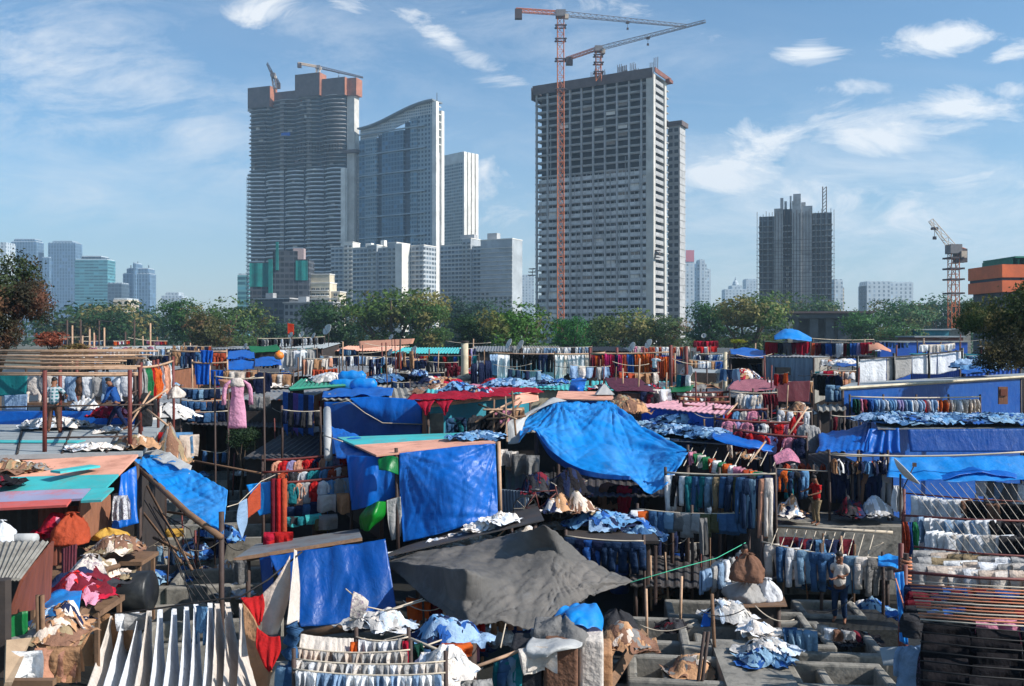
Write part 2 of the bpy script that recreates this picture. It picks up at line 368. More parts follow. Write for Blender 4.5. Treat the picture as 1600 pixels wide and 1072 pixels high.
r3 = mth("MULTIPLY", mth("MINIMUM", mth("MAXIMUM", mth("MULTIPLY", mth("SUBTRACT", nC, 0.45), 2.0), 0.0), 1.0), 0.16)
cl = mth("MAXIMUM", mth("MAXIMUM", r1, r2), r3)
cl = mth("MULTIPLY", cl, mth("MINIMUM", mth("MULTIPLY", mth("MAXIMUM", cv, 0.0), 14.0), 1.0))
hz = mth("EXPONENT", mth("MULTIPLY", mth("MAXIMUM", cv, 0.0), -11.0))
grade = _mix(N, L, _mix(N, L, sky.outputs[0], (0.66, 0.89, 0.97), 1.0, "MULTIPLY"), (4.5, 4.75, 5.1), mth("MULTIPLY", hz, 0.9))
L.new(_mix(N, L, grade, (6.4, 6.6, 6.8), cl), bg.inputs[0])
sc.view_settings.view_transform = "Standard"; sc.view_settings.look = "None"; sc.view_settings.gamma = 1; sc.view_settings.exposure = 0.4
sc.cycles.max_bounces = 6; sc.cycles.transparent_max_bounces = 6; sc.cycles.use_denoising = True; sc.cycles.volume_bounces = 0
sc.cycles.sample_clamp_indirect = 6
g = MB(); S = 9000
def gz(x, y):
    return -0.0
g.grid(lambda u, v: ((u - .5) * 2 * S, -600 + v * (S + 600), 0), 6, 6)
m_, nt_, N_, L_ = nodes_of("city_ground")
o_ = N_.new("ShaderNodeOutputMaterial"); b_ = N_.new("ShaderNodeBsdfPrincipled"); t_ = N_.new("ShaderNodeTexCoord")
n_ = _noise(N_, L_, 0.02, 8, 0.6, t_.outputs["Object"]); r_ = _ramp(N_, L_, n_.outputs["Fac"], [(0.4, lin((70, 76, 58))), (0.6, lin((112, 104, 90)))])
L_.new(r_.outputs[0], b_.inputs["Base Color"]); b_.inputs["Roughness"].default_value = 0.9; L_.new(b_.outputs[0], o_.inputs[0])
tag(g.build("ground", m_, loc=(0, 0, 0)), kind="structure")
g = MB(); g.grid(lambda u, v: (-110 + 220 * u, 4 + 200 * v, 0.006), 20, 20)
tag(g.build("yard_ground", M["wetground"], loc=(0, 0, 0)), kind="structure")

def facade_mat(name, wall, glass, bay, flr, wx=(0.18, 0.82), wz=(0.3, 0.85), rough=0.3, var=0.15, band=0):
    m, nt, N, L = nodes_of(name)
    out = N.new("ShaderNodeOutputMaterial"); b = N.new("ShaderNodeBsdfPrincipled"); tc = N.new("ShaderNodeTexCoord"); sp = N.new("ShaderNodeSeparateXYZ"); L.new(tc.outputs["Object"], sp.inputs[0])
    def mm(op, a, b2=None):
        n = N.new("ShaderNodeMath"); n.operation = op
        for i, v in enumerate((a, b2)):
            if v is None: continue
            if hasattr(v, "links"): L.new(v, n.inputs[i])
            else: n.inputs[i].default_value = v
        return n.outputs[0]
    s = mm("DIVIDE", mm("ADD", sp.outputs["X"], sp.outputs["Y"]), bay); z = mm("DIVIDE", sp.outputs["Z"], flr)
    fs, fz = mm("FRACT", s), mm("FRACT", z)
    k = mm("MULTIPLY", mm("MULTIPLY", mm("GREATER_THAN", fs, wx[0]), mm("LESS_THAN", fs, wx[1])), mm("MULTIPLY", mm("GREATER_THAN", fz, wz[0]), mm("LESS_THAN", fz, wz[1])))
    ge = N.new("ShaderNodeNewGeometry"); sg = N.new("ShaderNodeSeparateXYZ"); L.new(ge.outputs["Normal"], sg.inputs[0])
    k = mm("MULTIPLY", k, mm("LESS_THAN", mm("ABSOLUTE", sg.outputs["Z"]), 0.5))
    wn = N.new("ShaderNodeTexWhiteNoise"); wn.noise_dimensions = "2D"; cb = N.new("ShaderNodeCombineXYZ"); L.new(mm("FLOOR", s), cb.inputs[0]); L.new(mm("FLOOR", z), cb.inputs[1]); L.new(cb.outputs[0], wn.inputs["Vector"])
    rg = _ramp(N, L, wn.outputs["Value"], [(0.0, tuple(c * 0.55 for c in glass)), (0.75, glass), (1.0, tuple(min(1, c * 1.9 + 0.03) for c in glass))])
    n1 = _noise(N, L, 0.15, 6, 0.6, tc.outputs["Object"]); r1 = _ramp(N, L, n1.outputs["Fac"], [(0.3, (1 - var,) * 3), (0.7, (1 + var,) * 3)])
    wc = _mix(N, L, wall, r1.outputs[0], 1.0, "MULTIPLY")
    L.new(_mix(N, L, wc, rg.outputs[0], k), b.inputs["Base Color"])
    rr = N.new("ShaderNodeMath"); rr.operation = "MULTIPLY_ADD"; L.new(k, rr.inputs[0]); rr.inputs[1].default_value = rough - 0.8; rr.inputs[2].default_value = 0.8; L.new(rr.outputs[0], b.inputs["Roughness"])
    L.new(b.outputs[0], out.inputs[0]); return m
def place(pxl, Dl, pxr, Dr):
    a = Vector(((pxl - CX) / F * Dl, Dl, 0)); b = Vector(((pxr - CX) / F * Dr, Dr, 0)); u = b - a
    return a, math.atan2(u.y, u.x), u.length
def bldg(name, label, cat, pxl, Dl, pxr, Dr, group=None):
    a, rz, wd = place(pxl, Dl, pxr, Dr)
    t = thing(name, label, cat, a, group, rz); ORG[t.name] = Vector((0, 0, 0))
    return t, wd
def zt(py, D): return CZ - (py - HY) / F * D
LB = lambda: MB()
raw = mat("raw_concrete", lin((172, 172, 172)), 0.9, dirt=lin((92, 92, 92)), dirt_amt=0.5, scale=0.12, bump=0)
rawlight = mat("sunlit_pale_concrete", lin((196, 192, 184)), 0.9, dirt=lin((150, 146, 140)), dirt_amt=0.4, scale=0.1, bump=0)  # paler copy of raw concrete; sun on end faces is in its colour
rawdark = mat("recess_shade_concrete", lin((74, 80, 86)), 0.95, scale=0.1, bump=0)  # dark copy of raw concrete; shade of recesses is painted into it
screen = mat("safety_screen", lin((104, 92, 90)), 0.8, dirt=lin((70, 66, 68)), dirt_amt=0.5, scale=0.2, bump=0)
screen_lit = mat("sunlit_screen", lin((168, 108, 82)), 0.8, dirt=lin((104, 80, 72)), dirt_amt=0.6, scale=0.2, bump=0)  # lit copy of the screens; sunlight on right faces is in its colour
white_p = mat("white_render", lin((226, 222, 214)), 0.85, dirt=lin((180, 176, 168)), dirt_amt=0.35, scale=0.1, bump=0)
glassb = mat("blue_glass", lin((58, 92, 118)), 0.15, var=0.3, scale=0.2, bump=0, spec=0.8)
teal_net = mat("teal_building_net", lin((20, 120, 116)), 0.9, dirt=lin((40, 80, 84)), dirt_amt=0.6, scale=0.15, bump=0)

def shared(mb, name, mats):
    o = mb.build(name, mats, loc=(0, 0, 0)); me = o.data; bpy.data.objects.remove(o); return me
def slabs(root, me, zs, name="floor_slab"):
    for z in zs: inst(name, me, root, (0, 0, z))

t, wd = bldg("concrete_tower", "broad raw concrete tower under construction with a red tower crane in front of it", "tower", 837, 430, 1020, 400)
H, fh, nb, dp = 127.0, 3.47, 10, 20.0
nf = int(H / fh); bay = wd / nb
m = MB(); m.box((wd / 2, dp / 2, 0), (wd + 0.5, dp + .4, 0.45)); slabs(t, shared(m, "floor_slab", [raw]), [fh * (i + 1) for i in range(nf)])
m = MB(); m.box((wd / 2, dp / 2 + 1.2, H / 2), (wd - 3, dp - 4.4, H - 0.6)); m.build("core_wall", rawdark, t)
cm = MB(); cm.box((0, .25, H / 2), (.8, 1.1, H)); me = shared(cm, "column", [raw])
for i in range(nb): inst("column", me, t, (i * bay + .5, -0.1, 0))
cm = MB(); cm.box((0, 0, H / 2 - 1), (3.6, 2.4, H - 2)); me = shared(cm, "column", [rawlight])
inst("column", me, t, (wd - 1.2, 0.6, 0)); inst("column", me, t, (wd - 1.0, dp * .72, 0))
m = MB(); m.box((wd / 2, 0.3, 0), (wd - 3.2, .35, 1.7))
for i in range(nb * 3): m.box((i * bay / 3 + 1, .42, 1.3), (.13, .25, 2.4))
me = shared(m, "spandrel", [mat("block_infill", lin((206, 206, 204)), 0.9, dirt=lin((108, 108, 108)), dirt_amt=0.5, scale=.2, bump=0)])
for i in range(1, 24): inst("spandrel", me, t, (0, 0, fh * i + 1.0))
m = MB(); m.box((wd / 2, 0.3, 0), (wd - 3.2, .3, 0.5)); me = shared(m, "edge_beam", [raw])
for i in range(24, nf): inst("edge_beam", me, t, (0, 0, fh * i - 0.4))
m = MB(); m.box((wd + .1, dp * .4, 0), (.3, dp * .5, 1.6)); me = shared(m, "side_spandrel", [raw])
for i in range(1, nf): inst("side_spandrel", me, t, (0, 0, fh * i + .9))
m = MB(); m.box((wd / 2 - .4, -1.0, H - 1.8), (wd + 1.4, .4, 4.4)); m.box((-1.2, dp / 2 - 2, H - 3.6), (.4, dp, 6)); m.build("edge_screen", screen, t)
m = MB(); m.box((wd + 1.2, dp / 2, H - .6), (.4, dp + 1, 2.2)); m.box((wd + 2.0, dp * .8, H - 2), (2.0, 5, 1.4)); m.build("edge_platform", mat("rusty_formwork", lin((128, 84, 74)), .9, dirt=lin((70, 56, 54)), dirt_amt=.7, scale=.3, bump=0), t)
for i in range(16):
    x = rnd.uniform(wd * .45, wd); h_ = rnd.uniform(2, 6); m = MB()
    for k in range(3): m.beam((x + k * .5, 3 + k, H - .2), (x + k * .5 + .1, 3 + k, H + h_ + k * .4), .22)
    m.build("starter_bar", M["pole"], t)
for k, (x, z) in enumerate([(-2.5, 38), (wd + 1, 44)]):
    m = MB()
    for j in range(3): m.box((x, 1 + j * .5, z + j * 1.6 - 2), (3.6, 2.5, .35)); 
    m.beam((x, 1, z - 2), (x, 2, z + 1.6), .3); m.build("loading_deck", screen, t)
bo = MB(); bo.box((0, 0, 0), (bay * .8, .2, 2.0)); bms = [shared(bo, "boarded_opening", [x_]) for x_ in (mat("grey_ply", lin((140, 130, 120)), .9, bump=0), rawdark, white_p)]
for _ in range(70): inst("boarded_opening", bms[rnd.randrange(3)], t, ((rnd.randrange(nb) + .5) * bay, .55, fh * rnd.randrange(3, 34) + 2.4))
for _ in range(22):
    h_ = rnd.uniform(8, 40); m = MB(); x_ = rnd.uniform(1, wd - 2); z_ = rnd.uniform(10, H - 50); m.box((x_, -.35, z_ + h_ / 2), (rnd.uniform(.15, .5), .2, h_)); m.build("drain_pipe", raw, t)
m = MB(); wx = wd - 1.6; m.box((wx, dp + 16, 54), (6.2, 8, 108)); m.build("rear_wing", raw, t)
m = MB(); m.box((0, 0, 0), (6.6, 8.4, .4)); me = shared(m, "wing_slab", [raw])
for i in range(1, 31): inst("wing_slab", me, t, (wx, dp + 16, i * fh))
m = MB(); m.box((0, 0, 0), (1.9, .3, 1.7)); me = shared(m, "wing_opening", [rawdark])
for i in range(1, 31):
    for k in range(2): inst("wing_opening", me, t, (wx - 1.5 + 2.9 * k, dp + 11.9, i * fh + 1.8))
m = MB(); m.box((wx + .4, dp + 16, 109), (8, 9.5, 2.2)); m.build("wing_screen", screen, t)

t, wd = bldg("stepped_tower", "tallest tower under construction with wavy balcony floors and orange screens on top", "tower", 386, 775, 541, 742)
wu = wd; fh = 3.45
def slab_poly(mb, x0, x1, dep, bulges, z0, z1, amp, mi=0):
    pts = []
    n = 48
    for i in range(n + 1):
        x = x0 + (x1 - x0) * i / n; y = -amp * abs(math.sin(math.pi * bulges * i / n)) ** 0.6
        pts.append((x, y))
    pts += [(x1, dep), (x0, dep)]
    k = len(pts); vs = [(x, y, z0) for x, y in pts] + [(x, y, z1) for x, y in pts]
    mb.add(vs, [tuple(range(k - 1, -1, -1)), tuple(range(k, 2 * k))] + [(i, (i + 1) % k, k + (i + 1) % k, k + i) for i in range(k)], mi)
m = MB(); slab_poly(m, 0, wu, 22, 5, 0, .4, 5.6); slab_poly(m, .3, wu - .3, 21, 5, .401, 1.15, 5.4, 1)
lowslab = shared(m, "balcony_floor", [raw, mat("balcony_front", lin((206, 212, 214)), .6, var=.2, scale=.2, bump=0)])
m = MB(); slab_poly(m, 2.5, wu - 1, 22, 4, 0, .42, 4.6); m.box((wu / 2, 1.5, .6), (wu - 6, .3, .5)); upslab = shared(m, "upper_floor", [raw])
zlow, zup = zt(262, 760), zt(155, 760)
for i in range(1, int(zlow / fh)): inst("balcony_floor", lowslab, t, (rnd.uniform(-.3, .3), rnd.uniform(-.5, .5), i * fh))
z = int(zlow / fh) * fh
while z < zup: inst("upper_floor", upslab, t, (rnd.uniform(-.5, .5), rnd.uniform(-1, .6), z)); z += fh
m = MB(); m.box((wu / 2, 12.5, zup / 2), (wu - 4, 19, zup)); m.build("core_wall", mat("dim_glass", lin((84, 104, 120)), .4, var=.35, scale=.15, bump=0), t)
for _ in range(60):
    m = MB(); m.box((rnd.uniform(3, wu - 3), rnd.uniform(-2.5, 1), fh * rnd.randrange(18, int(zup / fh) - 1) + 1.9), (rnd.uniform(1.5, 5), .3, 2.6)); m.build("infill_panel", (raw, screen, rawlight)[rnd.randrange(3)], t)
for x in (.2, .4, .6, .8):
    m = MB(); m.box((wu * x, -.6, zup / 2 - 2), (1.6, 2.2, zup - 6)); m.build("recess_shade_strip", rawdark, t)  # dark strips painting in the shade of recesses between balcony bays
for x in (.36, .62):
    m = MB(); m.box((wu * x, 2.4, zup / 2), (4.5, 4, zup)); m.build("shear_wall", raw, t)
m = MB(); m.box((wu + 3, 6, zup / 2), (7, 8, zup - 3)); m.build("end_wall", rawlight, t)
m = MB(); m.box((wu - 1.2, -1.6, (zlow - 4) / 2), (4.2, 3.6, zlow - 4)); m.build("lift_shaft", white_p, t)
m = MB(); m.box((wu + 8, 12, zt(240, 750) / 2), (9, 10, zt(240, 750))); m.build("rear_wing", raw, t)
m = MB(); m.box((0, 0, 0), (10, 11, 1.2)); me = shared(m, "wing_balcony", [rawlight])
for i in range(2, 42): inst("wing_balcony", me, t, (wu + 9, 12, i * fh))
for i in range(18):
    m = MB(); zz = zt(236, 760); x = wu * .5 + i * wu * .5 / 18
    m.beam((x, -4, zz - 3), (x, -4, zz + rnd.uniform(1, 6)), .4); m.build("scaffold_tube", M["pole"], t)
m = MB(); m.box((wu + 3, 5, zt(240, 750)), (16, 14, 2.2)); m.build("loading_deck", screen, t)
def crown(x0, x1, zb, ztp, y0=-4.5, orange=True):
    m = MB(); xr = x1
    m.box(((x0 + x1) / 2, y0, (zb + ztp) / 2), (x1 - x0, .6, ztp - zb)); m.build("safety_screen", screen, t)
    m = MB(); m.box((x1 + .3, y0 + 5, (zb + ztp) / 2), (.6, 10.5, ztp - zb)); m.build("safety_screen", screen_lit, t)
    m = MB(); m.box(((x0 + x1) / 2, y0 + 6, (zb + ztp) / 2), (x1 - x0 - 1, 10, ztp - zb - 2)); m.build("crown_core", raw, t)
lx = lambda px: (px - 386) / (541 - 386) * wu
Z = lambda py: zt(py, 760)
crown(lx(392), lx(427), Z(165), Z(133), -4); crown(lx(428), lx(470), Z(167), Z(141), 2); crown(lx(468), lx(505), Z(156), Z(121), -5); crown(lx(507), lx(541), Z(158), Z(131), -3)
m = MB(); m.box((wu + 5, 5, Z(145)), (9, 10, Z(131) - Z(157))); m.build("safety_screen", screen_lit, t)
m = MB()
for k in range(2): m.beam((-1.6 - k * 1.4, 4, 0), (-1.6 - k * 1.4, 4, Z(270)), .35)
for k in range(40): m.beam((-3, 4, k * 3.4), (-1.6, 4, k * 3.4 + 1.7), .2)
m.build("hoist_mast", M["pole"], t)
m = MB()
for k in range(34): m.box((-.8, 3, 5 + k * 3.45), (2.2, 5, .35))
m.build("scaffold_stage", M["pole"], t)
m = MB(); m.box((lx(452), -3.8, Z(211)), (9, .2, 3)); m.build("blue_sheet", M["tarp"], t)

t, wd = bldg("glass_tower", "blue glass residential tower with a swept curved roof and white end wall", "tower", 561, 742, 676, 702)
dp = 9.5
gm = facade_mat("curtain_wall", lin((96, 124, 142)), lin((48, 84, 112)), 3.1, 3.5, (.12, .88), (.22, .95), .2, .2)
def roof_z(u): return zt(203, 742) + (zt(157, 700) - zt(203, 742)) * (0.5 - 0.5 * math.cos(math.pi * min(1, max(0, u * 1.02))))
strips = [(0, .1, 0, 0), (.1, .26, -1.2, 1), (.26, .33, 1.2, 2), (.33, .62, -.6, 0), (.62, .71, 1.6, 2), (.71, .8, -.3, 1), (.8, 1.0, .4, 3)]
g2 = facade_mat("pale_curtain_wall", lin((128, 146, 156)), lin((62, 96, 118)), 2.4, 3.5, (.1, .9), (.3, .9), .25, .2)
g3 = facade_mat("recessed_glass", lin((52, 74, 92)), lin((30, 52, 74)), 2.0, 3.5, (.1, .9), (.2, .9), .2, .2)
g4 = facade_mat("window_bays", lin((142, 158, 166)), lin((36, 62, 84)), 3.4, 3.5, (.25, .8), (.25, .8), .3, .15)
for a, b, y, k in strips:
    m = MB(); h = min(roof_z(a), roof_z(b)) - 9
    x0, x1 = a * wd, b * wd
    m.box(((x0 + x1) / 2, y + dp / 2, h / 2), (x1 - x0 - .05, dp, h)); m.build("curtain_wall", (gm, g2, g3, g4)[k], t)
for i in range(1, 11):
    m = MB(); m.box((wd * .46, -1.0, i * 17.3), (wd * .9, 1.6, .9)); m.build("belt_course", mat("belt", lin((150, 166, 176)), .7, bump=0, scale=.1) if i == 1 else bpy.data.materials["belt"], t)
m = MB(); m.grid(lambda u, v: (u * wd * 1.02, -2.5 + v * (dp + 4), roof_z(u)), 24, 2, thick=-1.3); m.build("curved_roof", mat("roof_metal", lin((120, 128, 134)), .5, bump=0), t)
m = MB(); m.grid(lambda u, v: (u * wd, 1.5, roof_z(u) - 9.5 + v * 9.2), 24, 2, thick=.6); m.build("crown_lattice", facade_mat("crown_lattice", lin((190, 192, 190)), lin((84, 108, 124)), 2.2, 2.4, (.2, .8), (.2, .8), .4), t)
zr = roof_z(1.0)
m = MB(); m.box((wd + 1.9, 1.2, zr / 2), (4.0, 3.6, zr - 1)); m.build("end_wall", white_p, t)
m = MB(); m.box((wd + 1.9, dp - 1.0, zr / 2 - 3), (4.0, 3.6, zr - 7)); m.build("end_wall", white_p, t)
m = MB(); m.box((wd + 1, 4.8, zr / 2 - 20), (3, 3.6, zr - 40)); m.build("end_recess", raw, t)
for k in range(6):
    m = MB(); m.box((wd + 3.3, 4.8, zr - 4 - k * 6), (.5, 3.5, .7)); m.build("lattice_beam", white_p, t)
m = MB(); m.beam((wd + 2, 3, zr), (wd + 2, 3, zr + 7), .4); m.build("lightning_rod", M["pole"], t)

t, wd = bldg("white_tower", "slender white tower with ribbed bright end wall behind the swept glass tower", "tower", 689, 880, 723, 858)
h = zt(237, 858); dp = 20
fw = facade_mat("white_windows", lin((190, 190, 184)), lin((92, 108, 116)), 2.6, 3.2, (.15, .85), (.3, .9), .3)
m = MB(); m.box((wd / 2, dp / 2, h / 2), (wd, dp, h - 10)); m.build("facade", fw, t)
m = MB(); m.box((wd / 2, dp / 2, h - 5), (wd + .6, dp + .6, 10)); m.build("parapet", white_p, t)
for k in range(4):
    m = MB(); m.box((wd + .9, 2 + k * 5.2, h / 2), (1.8, 3.6, h)); m.build("end_rib", white_p, t)

WIN = MB(); WIN.box((0, 0, 0), (1.9, .3, 1.5)); WIN.box((0, -.12, -.85), (2.2, .4, .16), 1); WIN.box((0, -.02, 0), (.09, .36, 1.5), 1)
WINM = shared(WIN, "window", [mat("window_glass", lin((44, 54, 62)), .2, bump=0, spec=.7), white_p])
def block(root, x0, x1, y, dp, h, m_wall, fh=3.1, bay=3.4, ledge=True, parapet=True, win=True, top=0.6):
    m = MB(); m.box(((x0 + x1) / 2, y + dp / 2, h / 2), (x1 - x0, dp, h)); m.build("wall", m_wall, root)
    nfl = int(h / fh)
    if ledge:
        m = MB(); m.box(((x0 + x1) / 2, y - .3, 0), (x1 - x0 + .1, .7, .28)); me = shared(m, "ledge", [white_p])
        for i in range(2, nfl): inst("ledge", me, root, (0, 0, i * fh))
    if win:
        n = max(1, int((x1 - x0) / bay)); bw = (x1 - x0) / n
        for i in range(3, nfl):
            for k in range(n):
                if root.get("nwin", 0) >= 100: break
                inst("window", WINM, root, (x0 + (k + .5) * bw, y - .12, i * fh + 1.6)); root["nwin"] = root.get("nwin", 0) + 1
    if parapet:
        m = MB(); m.box(((x0 + x1) / 2, y + dp / 2, h + top / 2), (x1 - x0 + .5, dp + .5, top)); m.build("parapet", white_p, root)
pale = mat("pale_block", lin((168, 174, 178)), .85, dirt=lin((130, 136, 140)), dirt_amt=.4, scale=.12, bump=0)
pale2 = facade_mat("balcony_block", lin((170, 176, 180)), lin((84, 96, 106)), 3.2, 3.1, (.12, .88), (.35, .92), .5)
t, wd = bldg("apartment_block", "grey white apartment block with a bright lit stair wall below the swept glass tower", "building", 551, 610, 625, 590)
hh = zt(384, 600); k = wd / 74
block(t, 0, 26 * k, 0, 14, hh - 1, pale2, win=False); block(t, 26 * k, 41 * k, -2, 15, hh, pale); block(t, 41 * k, 56 * k, 0, 14, hh - 2, pale2, win=False); block(t, 56 * k, 70 * k, -1, 15, hh + 1, pale)
m = MB(); m.box((wd + 1.4, 1, hh / 2), (5.5, 9, hh)); m.build("stair_wall", white_p, t)
block(t, wd + 4, wd + 15, 6, 14, hh - 1, pale2, win=False)
m = MB(); m.box((wd * .55, 6, hh + 2), (3, 3, 4)); m.build("roof_tank", white_p, t); m = MB(); m.box((wd * .25, 6, hh + 1.4), (5, 3, 2.4)); m.build("roof_tank", white_p, t)
del t["nwin"]
t, wd = bldg("apartment_block", "wide grey apartment block of two wings beside the left of the concrete tower", "building", 688, 655, 803, 625)
hh = zt(378, 635); k = wd / 115
block(t, 0, 36 * k, 0, 14, hh - 1, pale2, win=False); block(t, 36 * k, 50 * k, -1, 14, hh + 3, pale); block(t, 50 * k, 66 * k, 1, 14, hh - 3, pale2, win=False); block(t, 66 * k, 114 * k, -1.5, 15, hh + 1, pale)
m = MB(); m.box((wd * .68, 6, hh + 4), (8, 5, 5)); m.build("roof_tank", raw, t); m = MB(); m.box((wd * .34, 6, hh + 5), (12, 5, 3)); m.build("roof_tank", raw, t)
del t["nwin"]
t, wd = bldg("apartment_block", "narrow pale apartment block left of the block with the bright stair wall", "building", 517, 640, 552, 635)
block(t, 0, wd * .6, 0, 12, zt(386, 640), pale2, win=False); block(t, wd * .6, wd, -1, 12, zt(380, 640), white_p)
del t["nwin"]
t, wd = bldg("stepped_house", "cream stepped low building with long balconies below the tallest tower", "building", 462, 505, 524, 500)
crm = mat("cream_render", lin((206, 194, 170)), .85, dirt=lin((160, 150, 132)), dirt_amt=.5, scale=.2, bump=0)
hh = zt(443, 505)
block(t, 0, wd * .82, 2, 10, hh, crm, bay=2.8); block(t, wd * .82, wd + 1, 4, 9, hh - 5, crm, bay=3); block(t, wd * .25, wd * .8, 3, 7, hh + 5, crm, win=False, ledge=False)
for i in range(3):
    m = MB(); m.box((wd * .45, 1.4, hh - 4 - i * 3.1), (wd * .7, 1.6, .5)); m.build("balcony", white_p, t)
m = MB(); m.box((wd * .5, -2, zt(468, 505)), (wd * 1.3, 6, .5)); m.build("porch_roof", white_p, t)
del t["nwin"]
dk = facade_mat("dark_flats", lin((78, 82, 88)), lin((40, 46, 54)), 2.6, 3.2, (.1, .9), (.2, .85), .6)
t, wd = bldg("netted_building", "dark unfinished block wrapped in teal safety net in front of the tallest tower", "building", 389, 500, 482, 500)
hh = zt(392, 500)
m = MB(); m.box((wd * .2, 8, zt(410, 500) / 2), (wd * .38, 14, zt(410, 500))); m.build("wall", dk, t)
m = MB(); m.box((wd * .6, 8, hh / 2), (wd * .42, 14, hh)); m.build("wall", dk, t)
m = MB(); m.box((wd * .9, 8, zt(405, 500) / 2), (wd * .2, 14, zt(405, 500))); m.build("wall", dk, t)
m = MB(); m.grid(lambda u, v: (wd * .36 * u, .6 + .3 * math.sin(u * 12), zt(448, 500) + v * (zt(411, 500) - zt(448, 500))), 10, 6, thick=.2); m.build("safety_net", teal_net, t)
m = MB(); m.grid(lambda u, v: (wd * .78 + wd * .2 * u, .6 + .2 * math.sin(u * 9), zt(438, 500) + v * (zt(407, 500) - zt(438, 500))), 6, 6, thick=.2); m.build("safety_net", teal_net, t)
m = MB(); m.box((wd * .36, .2, zt(440, 500)), (2.2, 1, zt(400, 500) - zt(470, 500))); m.build("net_strip", teal_net, t); m = MB(); m.box((wd * .47, .4, zt(400, 500)), (1.5, .8, 16)); m.build("net_strip", teal_net, t)
m = MB(); m.box((wd * .82, 4, zt(400, 500)), (6, 5, 9)); m.build("stair_tower", mat("pinkish_render", lin((170, 150, 148)), .9, bump=0), t)
for nm, lb, a, b, D, py, mt in [("low_block", "low dark grey flats under the netted building", 398, 452, 420, 468, dk), ("low_block", "low grey weathered flats below the cream stepped building", 444, 520, 400, 474, facade_mat("grey_flats", lin((120, 122, 124)), lin((48, 52, 58)), 2.4, 3, (.2, .8), (.3, .85), .6))]:
    t, wd = bldg(nm, lb, "building", a, D, b, D - 6); h = zt(py, D)
    m = MB(); m.box((wd / 2, 6, h / 2), (wd, 12, h)); m.build("wall", mt, t)
    m = MB(); m.box((wd / 2, 6, h + .3), (wd + 1, 13, .6)); m.build("roof_slab", raw, t); m = MB(); m.box((wd * .3, 5, h + 1.8), (4, 3, 2.6)); m.build("stair_head", raw, t)

t, wd = bldg("framed_building", "grey concrete tower shell in bamboo scaffolding standing alone on the right", "tower", 1186, 512, 1300, 500)
hh = zt(336, 505); fh = 3.3; k = wd / 114
scaff = facade_mat("shell_wall", lin((116, 124, 130)), lin((52, 62, 70)), 2.9, 3.3, (.2, .85), (.1, .9), .8, .2)
for a, b, y, h in [(0, 24, 1, hh), (24, 38, -1.5, hh + 4), (52, 66, -1.5, hh + 8), (66, 84, -.6, hh + 5), (84, 114, 1, hh + 1)]:
    m = MB(); m.box(((a + b) / 2 * k, y + 9, h / 2), ((b - a) * k - .1, 18, h)); m.build("shell_wall", scaff if a in (0, 84) else raw, t)
m = MB(); m.box((45 * k, 10, hh / 2 + 2), (14 * k, 15, hh + 4)); m.build("shell_wall", rawdark, t)
m = MB(); m.box((57 * k, 9, 0), (116 * k, 19, .4)); me = shared(m, "floor_slab", [raw])
for i in range(1, int(hh / fh)): inst("floor_slab", me, t, (0, 0, i * fh))
for x, w_, h_ in [(36, 5, 11), (42, 4, 9), (50, 3, 12), (60, 12, 13), (70, 7, 8)]:
    m = MB(); m.box((x * k, 8, hh + h_ / 2), (w_ * k, 5, h_)); m.build("core_stub", raw, t)
for i in range(26):
    x = -1 + (wd + 2) * i / 25; m = MB(); m.beam((x, -1.8, 0), (x, -1.8, hh + rnd.uniform(0, 3)), .2); m.build("scaffold_pole", M["pole"], t)
for i in range(1, 30):
    m = MB(); m.beam((-1.5, -1.8, i * 2.1), (wd + 1.5, -1.8, i * 2.1), .13); m.build("scaffold_ledger", M["pole"], t)
m = MB()
for k2 in range(2): m.beam((100 * k + k2 * 2, 3, hh), (100 * k + k2 * 2, 3, hh + 16), .4)
for j in range(8): m.beam((100 * k, 3, hh + j * 2), (100 * k + 2, 3, hh + j * 2 + 2), .25)
m.build("hoist_mast", M["pole"], t)
for j in range(11):
    m = MB(); m.box((45 * k, 2.3, 12 + j * 3.3), (1.4, .4, 1.7)); m.build("wall_opening", white_p, t)

